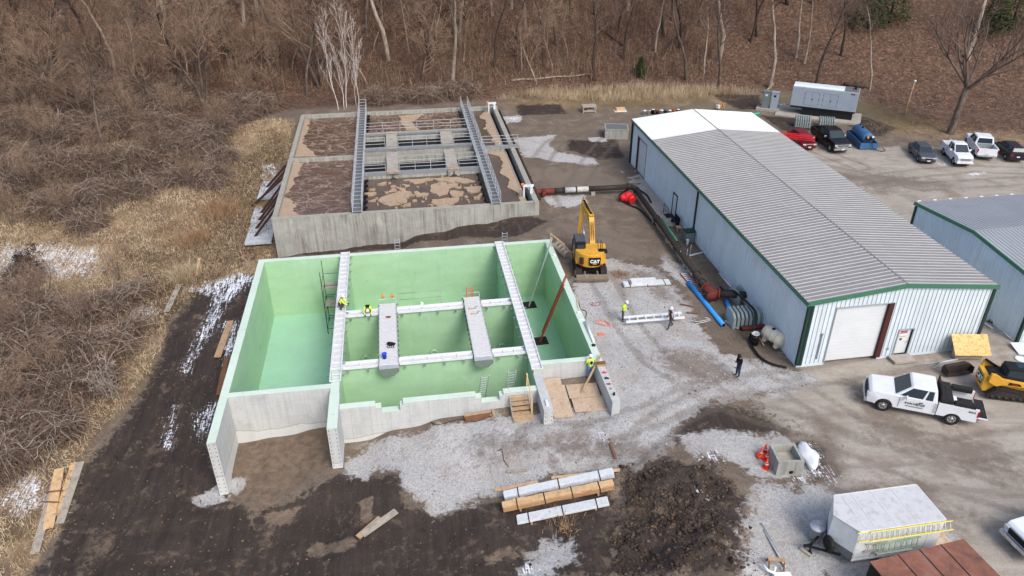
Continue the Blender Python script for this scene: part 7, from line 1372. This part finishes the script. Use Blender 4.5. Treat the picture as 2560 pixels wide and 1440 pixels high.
for lab, a, b, w, m_, dz in (('long fresh board lying behind the white wrapped bundle, right end', (1377, 1199), (1550, 1179), .18, 'wood_new', .02), ('fresh board left of the wrapped bundles', (1235, 1229), (1348, 1209), .25, 'wood_new', .02), ('short grey plank with a rusty strap on the gravel', (1265, 1181), (1317, 1178), .2, 'wood_grey', 0), ('dark wet plank lying on the gravel right of centre', (1524, 1110), (1538, 1150), .14, 'wood_dark', 0),
    ('large pale board on dark mud at the bottom centre, the right one', (905, 1340), (990, 1280), .42, 'wood_grey', .04), ('small pale board crossing under the larger one on dark mud', (893, 1345), (950, 1296), .36, 'wood', 0), ('short pale plank in the grass left of the green tank', (500, 648), (493, 692), .22, 'wood_new', .12), ('wide weathered board across the edge of the mud track', (450, 712), (417, 782), .45, 'wood_grey', .1),
    ('brown formwork board beside the left wall of the green tank, the far one', (577, 805), (544, 896), .5, 'wood', .1), ('reddish formwork board beside the left wall of the green tank, the near one', (567, 898), (547, 990), .35, 'wood_dark', .1), ('longest plank of the pile at the lower left, lying underneath', (140, 1200), (86, 1385), .46, 'wood_grey', .05), ('plank on top of the lower left pile with crosspieces', (150, 1175), (122, 1325), .55, 'wood_new', .16), ('slanting plank at the right of the lower left pile', (202, 1158), (150, 1312), .46, 'wood_grey', .12), ('second slanting plank close beside the right one of the pile', (185, 1158), (142, 1290), .3, 'wood_new', .08)): plank(lab, a, b, w, m_, dz=dz, group='loose planks' if False else None)
for i, (a, b) in enumerate((((112, 1237), (160, 1232)), ((105, 1260), (150, 1262)))): plank('%s short crosspiece nailed over the lower left plank pile' % ('upper', 'lower')[i], a, b, .08, 'wood_dark', .04, .24, 'batten', 'batten')
# lumber lying by the front stairs, the timber stairs
S0 = at(1305, 1045); t = thing('timber_stairs', 'rough timber stairs with one handrail at the front wall of the green tank', 'stairs', (S0.x, S0.y, S0.z), TY+.03)
zz = RZ-.45-S0.z
for i in range(6): z = .2+(zz-.2)*i/5; MB().b2(-.55, .55, .1+i*.27, .42+i*.27, z-.05, z).build('tread', 'wood', t)
for s_ in (-1, 1): MB().beam((s_*.6, .0, .02), (s_*.6, 1.85, zz), .05, .28).build('stringer', 'wood_grey', t)
MB().b2(-.62, .7, -.35, .3, 0, .14).build('landing', 'wood', t)
for a, b in (((.62, .15, 0), (.62, .15, 1.25)), ((.62, 1.75, .6), (.62, 1.75, zz+1.0)), ((.62, .1, 1.2), (.62, 1.85, zz+.95))): MB().beam(a, b, .05, .1).build('handrail', 'wood_new', t)
t = thing('formwork_panel', 'brown formwork panel lying at the foot of the green tank front wall', 'formwork', at(1212, 1040), TY+.1); MB().b2(-1.3, .7, -.25, .25, 0, .06).build('panel', 'wood_dark', t); MB().b2(-1.3, .7, .2, .28, .06, .16).build('edge_board', 'wood', t); MB().b2(.45, .6, -.3, .3, .06, .2).build('edge_board', 'wood', t)
# plywood floor in the right notch
for lab, u0, u1, v0, v1, z in (('plywood sheet on the ground in the tank front corner, the left one', 20.25, 21.45, 18.7, 21.9, .02), ('short plywood piece at the top of the left sheet', 20.25, 21.35, 17.95, 18.75, .05), ('plywood sheet on the ground in the tank front corner, the upper right one', 21.55, 23.55, 18.8, 20.2, .03), ('plywood sheet on the ground in the tank front corner, the lower right one', 21.6, 23.6, 20.25, 21.6, .04)):
    zc = -.4; o = MB().b2(-(u1-u0)/2, (u1-u0)/2, -(v1-v0)/2, (v1-v0)/2, 0, .025).build('plywood_sheet', 'ply'); c_ = tk((u0+u1)/2, (v0+v1)/2); o.location = (c_.x, c_.y, zc+z); o.rotation_euler = (0, 0, TY-.03); tag(o, lab, 'plywood sheet', 'plywood sheets in the tank corner')
o = MB().beam(tk(22.3, 19.9, -.4), tk(24.2, 17.6, 1.1), .1, .12).build('timber_prop', 'wood'); tag(o, 'slanting timber prop between the plywood and the right wing wall', 'prop')
t = thing('timber_block', 'stacked timber offcuts in the gap of the right wing wall', 'timber', tk(23.95, 18.4, RZ), TY); MB().b2(-.3, .3, -.2, .2, 0, .1).build('offcut', 'wood', t); MB().b2(-.25, .3, -.12, .15, .1, .18).build('offcut', 'wood_dark', t)
o = MB().box((0, 0, .06), (.16, .5, .12)).build('level_box', 'white_paint', bevel=.02); o.location = tk(19.8, 21.4, RZ-.3); o.rotation_euler = (0, 0, TY); tag(o, 'white box lying on the short wing wall beside the stairs', 'box')
# small timber steps at the far right corner of the green tank
t = thing('timber_steps', 'small timber steps with a handrail frame at the rear right corner of the green tank', 'stairs', tk(25.3, 1.7), TY+.9)
for i in range(4): MB().b2(-.4, .4, i*.28, i*.28+.25, .15+i*.22, .2+i*.22).build('tread', 'wood_grey', t)
for s_ in (-1, 1): MB().beam((s_*.45, -.1, .05), (s_*.45, 1.15, 1.0), .05, .22).build('stringer', 'wood_grey', t)
for a, b in (((-.5, 0, 0), (-.5, 0, 1.2)), ((-.5, 1.3, 0), (-.5, 1.3, 1.9)), ((-.5, -.05, 1.2), (-.5, 1.35, 1.9))): MB().beam(a, b, .05, .09).build('handrail', 'wood_new', t)
# concrete manhole box with cones
t = thing('manhole_box', 'open concrete manhole box with snow and rubbish inside, beside the orange cones', 'manhole', at(1958, 1168), radians(3)); w = .72
for a in ((-w, -w+.14, -w, w), (w-.14, w, -w, w), (-w+.14, w-.14, -w, -w+.14), (-w+.14, w-.14, w-.14, w)): MB().b2(a[0], a[1], a[2], a[3], -.1, 1.0).build('wall', 'conc_old', t)
MB().b2(-w+.14, w-.14, -w+.14, w-.14, .4, .5).build('rubble', 'ground_rubble' if 'ground_rubble' in M else 'conc_pad', t); MB().lathe([(.1, 0), (.12, .02), (.04, .03)], (.1, -w-.005, .25), 12, Matrix.Rotation(pi/2, 4, 'X')).build('pipe_hole', 'black_steel', t)
def cone(lab, px, py, h=.7):
    t = thing('traffic_cone', lab, 'cone', at(px, py), random.random(), 'cones beside the manhole box'); MB().b2(-.19, .19, -.19, .19, 0, .04).build('base', 'orange', t); MB().lathe([(.15, .04), (.03, h)], (0, 0, 0), 16).build('cone_body', 'orange', t); MB().lathe([(.108, h*.4), (.085, h*.52)], (0, 0, .0), 16).lathe([(.075, h*.62), (.058, h*.74)], (0, 0, 0), 16).build('reflective_bands', 'white_paint', t); t.children[-1].scale = (1.06, 1.06, 1)
cone('orange cone left of the manhole box, the rearmost', 1910, 1135); cone('orange cone left of the manhole box, second from the front', 1915, 1152); cone('orange cone left of the manhole box, the nearest', 1913, 1172); cone('orange cone squeezed between its neighbours behind the manhole box', 1900, 1143)
lump('orange vest dropped between the cones', 'orange_vest', 'vest', at(1902, 1145), .3, 'orange', 9, (1, .8, .5)); lump('white tarp crumpled in a heap right of the manhole box', 'white_tarp', 'tarp', at(2022, 1150), .62, 'white_paint', 11, (.75, 1.5, .35), .5)
# concrete vault by the far end of the building
t = thing('concrete_vault', 'square concrete vault with a grey lid near the far corner of the long building', 'vault', (12.3, 86.7, 0), radians(-4)); MB().b2(-1.35, 1.35, -1.1, 1.1, -.2, 1.25).build('walls', 'conc_old', t); MB().b2(-1.25, 1.25, -1.0, 1.0, 1.25, 1.3).build('lid', 'grating', t); g = MB(); g.b2(-1.38, 1.38, -1.13, -1.0, 1.2, 1.32); g.b2(-1.38, 1.38, 1.0, 1.13, 1.2, 1.32); g.b2(-1.38, -1.25, -1.0, 1.0, 1.2, 1.32); g.b2(1.25, 1.38, -1.0, 1.0, 1.2, 1.32); g.build('rim', 'conc_top', t)
p = at(1473, 280); t = thing('junk_crate', 'old grey wooden crate frame standing in the dead grass', 'crate', p, .1); MB().b2(-.9, .9, -.6, .6, .75, .85).build('top', 'wood_grey', t); [MB().b2(x-.07, x+.07, y-.07, y+.07, 0, .75).build('leg', 'wood_grey', t) for x in (-.8, .8) for y in (-.5, .5)]; MB().b2(-.7, .7, -.5, .5, .1, .35).build('shelf', 'conc_top', t); MB().sph((-.4, -.4, .5), .2, 8).build('drum', 'rust_red', t)
p = at(1552, 278); t = thing('cardboard_box', 'open cardboard box on a white sheet right of the wooden crate', 'box', p, .1); MB().b2(-.55, .55, -.3, .3, 0, .4).build('box_body', 'wood_new', t); MB().b2(-.8, .8, -.5, .5, -.02, .03).build('sheet', 'white_metal', t)
for i in range(10):
    px = 1612+i*10.5; m_, nm = [('white_metal', 'white'), ('white_paint', 'white and grey'), ('black_steel', 'black'), ('rust_red', 'rusty red'), ('white_metal', 'pale'), ('blue_paint', 'dark blue'), ('wood', 'brown'), ('orange', 'orange'), ('black_steel', 'dark'), ('rubber', 'black rubber')][i]
    t = thing('storage_bucket', '%s container in the row beyond the roof, number %d from the left' % (nm, i+1), 'bucket', at(px, 288-(i % 3)), 0, 'row of containers beyond the roof'); MB().lathe([(.2, 0), (.24, .5), (.26, .5), (.26, .55), (.2, .55)], (0, 0, 0), 12).build('shell', m_, t); MB().lathe([(.21, .56), (.2, .6), (.02, .62)], (0, 0, 0), 12).build('lid', 'wood_dark' if i % 2 else 'white_metal', t)
p = at(1805, 275); t = thing('yellow_frame', 'small yellow-orange machine frame at the hill foot behind the roof', 'machine', p, .6); [MB().tube([(-.6+k*.4, -.3, 0), (-.6+k*.4, 0, .9), (.0+k*.3, .4, .1)], .05, 6).build('bar', 'yellow', t) for k in range(3)]; MB().b2(-.9, -.5, -.2, .2, .3, .7).build('engine', 'white_metal', t)
# red ladder pile and ladder rack behind the roof edge, gutter bits
for k in range(3): ladder('red ladder sticking out past the far roof edge, %s of three' % ('top', 'middle', 'bottom')[k], (30.2+.1*k, 84.0-.15*k, 1.5-.2*k), (0, 0, radians(-20)), 4.0, .45, 'bright_red', 'bright_red', .08, 12, group='red ladders behind the roof')
# pole with lamp
t = thing('yard_lamp_post', 'leaning wooden post with a small white lamp on the leaf-covered slope', 'lamp post', at(2262, 290), 0); MB().tube([(0, 0, -.2), (.3, .1, 4.1)], [.1, .07], 8).build('post', 'wood', t); MB().sph((.31, .1, 4.25), .16, 8).build('lamp', 'white_paint', t)
# drum, white horizontal tank, boards
t = thing('steel_drum', 'black steel drum with a white lid beside the thick hose', 'drum', at(1884, 862)); MB().lathe([(.28, 0), (.29, .02), (.28, .3), (.295, .31), (.28, .33), (.28, .6), (.295, .61), (.28, .63), (.28, .88)], (0, 0, 0), 20).build('drum_body', 'cat_black', t); MB().lathe([(.29, .87), (.29, .9), (.26, .9), (.26, .885), (.01, .885)], (0, 0, 0), 20).build('lid', 'white_paint', t); MB().cyl((.05, .05, .885), .04, .03, 8).build('bung', 'red_paint', t)
c0 = at(1925, 868); t = thing('water_tank', 'cream horizontal plastic tank with a dark cap at the long building wall', 'tank', (c0.x+.15, c0.y+.1, 0), radians(-58)); M['cream'] = pm('cream_plastic', (216, 208, 188), .5, 0, .08, 2)
MB().tube([(-.85, 0, .62), (-.8, 0, .62), (-.68, 0, .62), (.68, 0, .62), (.8, 0, .62), (.85, 0, .62)], [.2, .38, .47, .47, .38, .2], 22).build('tank_shell', 'cream', t); g = MB(); [g.tube([(x-.04, 0, .62), (x+.04, 0, .62)], .49, 22) for x in (-.45, 0, .45)]; g.build('hoops', 'cream', t)
MB().cyl((-.1, 0, 1.07), .13, .06, 14).build('cap', 'cat_black', t); [MB().b2(x-.12, x+.12, -.4, .4, 0, .35).build('foot', 'cream', t) for x in (-.5, .5)]
plank('small yellow-brown board beside the black drum', (1898, 850), (1908, 868), .1, 'wood_new')
plank('brown plank on the ground left of the panel stack', (1715, 785), (1745, 788), .12, 'wood_dark'); plank('reddish plank on the gravel edge right of the striding worker', (1700, 764), (1735, 771), .1, 'wood_dark'); plank('wooden pallet slat under the panel stack', (1812, 806), (1845, 826), .25, 'wood_grey')
# bench, stand, utility box, white vent pipes by the personnel door
t = thing('pipe_stand', 'black steel handrail beside the personnel door of the long building', 'handrail', bk(-.75, 14.2), BY); g = MB(); g.tube([(0, 0, 0), (0, 0, 1.0), (0, 1.2, 1.0), (0, 1.2, 0)], .025, 6); g.tube([(0, 0, .5), (0, 1.2, .5)], .02, 6); g.build('rails', 'black_steel', t); MB().b2(-.1, .7, .0, .9, -.02, .07).build('mat', 'rubber', t)
t = thing('bench', 'small dark bench against the long building wall', 'bench', bk(-.55, 15.6), BY-pi/2); MB().b2(-.6, .6, -.2, .2, .42, .47).build('seat', 'black_steel', t); MB().b2(-.6, .6, .16, .2, .5, .9).build('backrest', 'black_steel', t); [MB().b2(x-.03, x+.03, -.18, .18, 0, .42).build('leg', 'black_steel', t) for x in (-.55, .55)]
t = thing('wood_stool', 'small wooden box stool next to the dark bench', 'stool', bk(-.7, 16.9), BY); MB().b2(-.25, .25, -.25, .25, .38, .44).build('seat', 'wood', t); [MB().b2(x-.04, x+.04, y-.04, y+.04, 0, .38).build('leg', 'wood', t) for x in (-.18, .18) for y in (-.18, .18)]
t = thing('utility_box', 'grey utility box with a dark top at the foot of the black downspout', 'utility box', bk(-.55, 19.0), BY); MB().b2(-.4, .4, -.35, .35, 0, 1.0).build('housing', 'grey_green', t, bevel=.02); MB().b2(-.45, .45, -.4, .4, 1.0, 1.08).build('lid', 'trim_dark', t)
for i, (px, py) in enumerate(((1713, 603), (1718, 615))): t = thing('vent_cap', 'white capped vent pipe beside the pipeline, the %s one' % ('left', 'right')[i], 'vent pipe', at(px, py), 0, 'white vent pipes'); MB().cyl((0, 0, 0), .1, .45, 12).build('pipe', 'white_paint', t); MB().cyl((0, 0, .45), .14, .12, 12).build('cap', 'white_paint', t)
for i, (px, py) in enumerate(((1725, 640), (1699, 655), (1716, 650))): o = MB().tube([(0, 0, 0), (0, 0, 1.0)], .02, 5).build('marker_stake', 'white_metal'); o.location = at(px, py); tag(o, ['tall', 'left', 'middle'][i]+' thin white stake between the pipeline and the wall', 'stake', 'marker stakes')
# long aluminium bar, chairs of timber at bottom; drag harrow by second building
t = thing('aluminium_mast', 'long slim aluminium mast lying on the gravel with a short crossbar', 'mast', (0, 0, 0)); A = at(1893, 1300); B = at(1960, 1425); A.z = B.z = .12; MB().tube([A, B], .045, 6).build('bar', 'alu', t); MB().tube([A+Vector((.07, 0, 0)), B+Vector((.07, 0, 0))], .035, 6).build('bar', 'galv', t); MB().tube([A+Vector((-.25, .05, 0)), A+Vector((.1, .02, 0))], .04, 6).build('crossbar', 'alu', t)
t = thing('timber_trestle', 'small brown timber trestle on the gravel at the bottom edge', 'trestle', at(1935, 1418), -.1); MB().b2(-.4, .4, -.1, .1, .45, .52).build('top', 'wood', t); [MB().beam((x, y, 0), (x, y*.3, .45), .06, .08).build('leg', 'wood_dark', t) for x in (-.35, .35) for y in (-.3, .3)]
t = thing('tubular_rack', 'white tubular rack at the bottom edge below the timber trestle', 'rack', at(1935, 1436), 0); MB().tube([(-.6, .1, .5), (-.45, -.15, .4), (-.1, -.3, .35), (.5, -.25, .35)], .07, 8).build('tube', 'white_paint', t); MB().tube([(-.15, -.2, 0), (-.15, -.2, .7)], .05, 8).build('post', 'white_paint', t); MB().b2(-.2, .6, -.5, -.2, .3, .36).build('panel', 'white_paint', t)
t = thing('drag_harrow', 'dark wire drag mat with a pull handle by the second building', 'harrow', at(2513, 850), radians(-49)); g = MB(); [g.beam((-1.6+.2*i, -.35, .12), (-1.6+.2*i, .35, .12), .04, .2) for i in range(17)]; [g.beam((-1.7, y, .1), (1.7, y, .1), .03, .05) for y in (-.35, -.1, .15, .35)]; g.build('mat', 'iron', t); MB().tube([(-.8, -.3, .2), (0, -1.0, .9), (.6, -.3, .2)], .03, 6).build('handle', 'galv', t); t.children[-1].location = (0, 1.6, 0)
plank('white scrap of wood at the corner between the two buildings', (2458, 812), (2480, 828), .15, 'white_metal'); o = MB().cyl((0, 0, 0), .35, .06, 16).build('white_disc', 'white_paint'); o.location = at(2551, 903); tag(o, 'white round lid on the gravel above the track loader cab', 'lid')
t = thing('roof_scrap', 'crumpled white sheet metal at the corner of the second building', 'sheet metal', at(2552, 880), 0); MB().box((0, 0, .15), (1.0, 1.2, .03), M4=Matrix.Rotation(.15, 3, 'X').to_4x4() ).build('sheet', 'white_metal', t)
# manhole by building
p = at(2378, 1340)
# spoil heap clods, gravel stones
def rocks(name, P, r0, r1, mat, lab, seed):
    rg_ = np.random.default_rng(seed); base = bmesh.new(); bmesh.ops.create_icosphere(base, subdivisions=1, radius=1); bv = np.array([v.co[:] for v in base.verts]); bf = np.array([[v.index for v in f.verts] for f in base.faces]); base.free(); n = len(P)
    s_ = (r0+np.minimum(rg_.exponential((r1-r0)*.4, n), r1*1.6))[:, None, None]*rg_.uniform(.7, 1.15, (n, 1, 3)); V = bv[None]*(1+rg_.normal(0, .22, (n, len(bv), 1)))*s_+P[:, None, :]; Fq = (bf[None]+(np.arange(n)*len(bv))[:, None, None]).reshape(-1, 3)
    o = fastmesh(name, V.reshape(-1, 3), Fq, 3, mat, False); o['kind'] = 'stuff'; o['label'] = lab
M['clod'] = pm('earth_clods', (98, 81, 66), .95, 0, .35, 2.5, (52, 42, 36), .7); M['clod_dark'] = pm('wet_clods', (54, 44, 38), .85, 0, .3, 2.5, (84, 70, 58), .4); M['stone'] = pm('gravel_stones', (186, 186, 184), .9, 0, .2, 6); M['brick'] = pm('leaf_debris', (120, 100, 84), .9, 0, .3, 6)
PZ = [(0, [(1570, 1190), (1660, 1150), (1720, 1175), (1790, 1180), (1850, 1250), (1850, 1440), (1530, 1440), (1550, 1300)])]
P = scatter(PZ, 2400, 90, 0, 4.5); rocks('soil_clods', P, .015, .075, 'clod', 'brown earth clods of the spoil heap', 1)
P = scatter([(0, [(1580, 1190), (1680, 1180), (1720, 1260), (1800, 1330), (1780, 1380), (1640, 1290), (1560, 1250)]), (0, [(1530, 1300), (1600, 1300), (1590, 1440), (1530, 1440)])], 1600, 91, 0, 2.5); rocks('soil_clods', P, .015, .075, 'clod_dark', 'dark wet earth clods of the spoil heap', 2)
P = scatter(PZ, 90, 96, .0, 3); rocks('soil_clods', P, .08, .2, 'clod_dark', 'large clods standing out of the spoil heap', 9)
P = scatter([GRAVEL[0]], 6000, 92); rocks('gravel_stones', P, .01, .03, 'stone', 'pale loose stones on the gravel yard', 3); P = scatter([GRAVEL[1]], 1500, 93); rocks('gravel_stones', P, .01, .028, 'stone', 'pale loose stones around the cargo trailer', 4)
P = scatter([GRAVEL[0], MUD[0], (0, [(1400, 540), (1640, 560), (1800, 800), (1980, 930), (1900, 930), (1740, 780), (1560, 640)])], 2200, 94); rocks('debris', P, .02, .05, 'brick', 'small brown debris scattered over the yard', 5)
P = scatter([MUD[0]], 1500, 95); rocks('soil_clods', P, .015, .05, 'clod_dark', 'small dark clods on the mud track', 6)
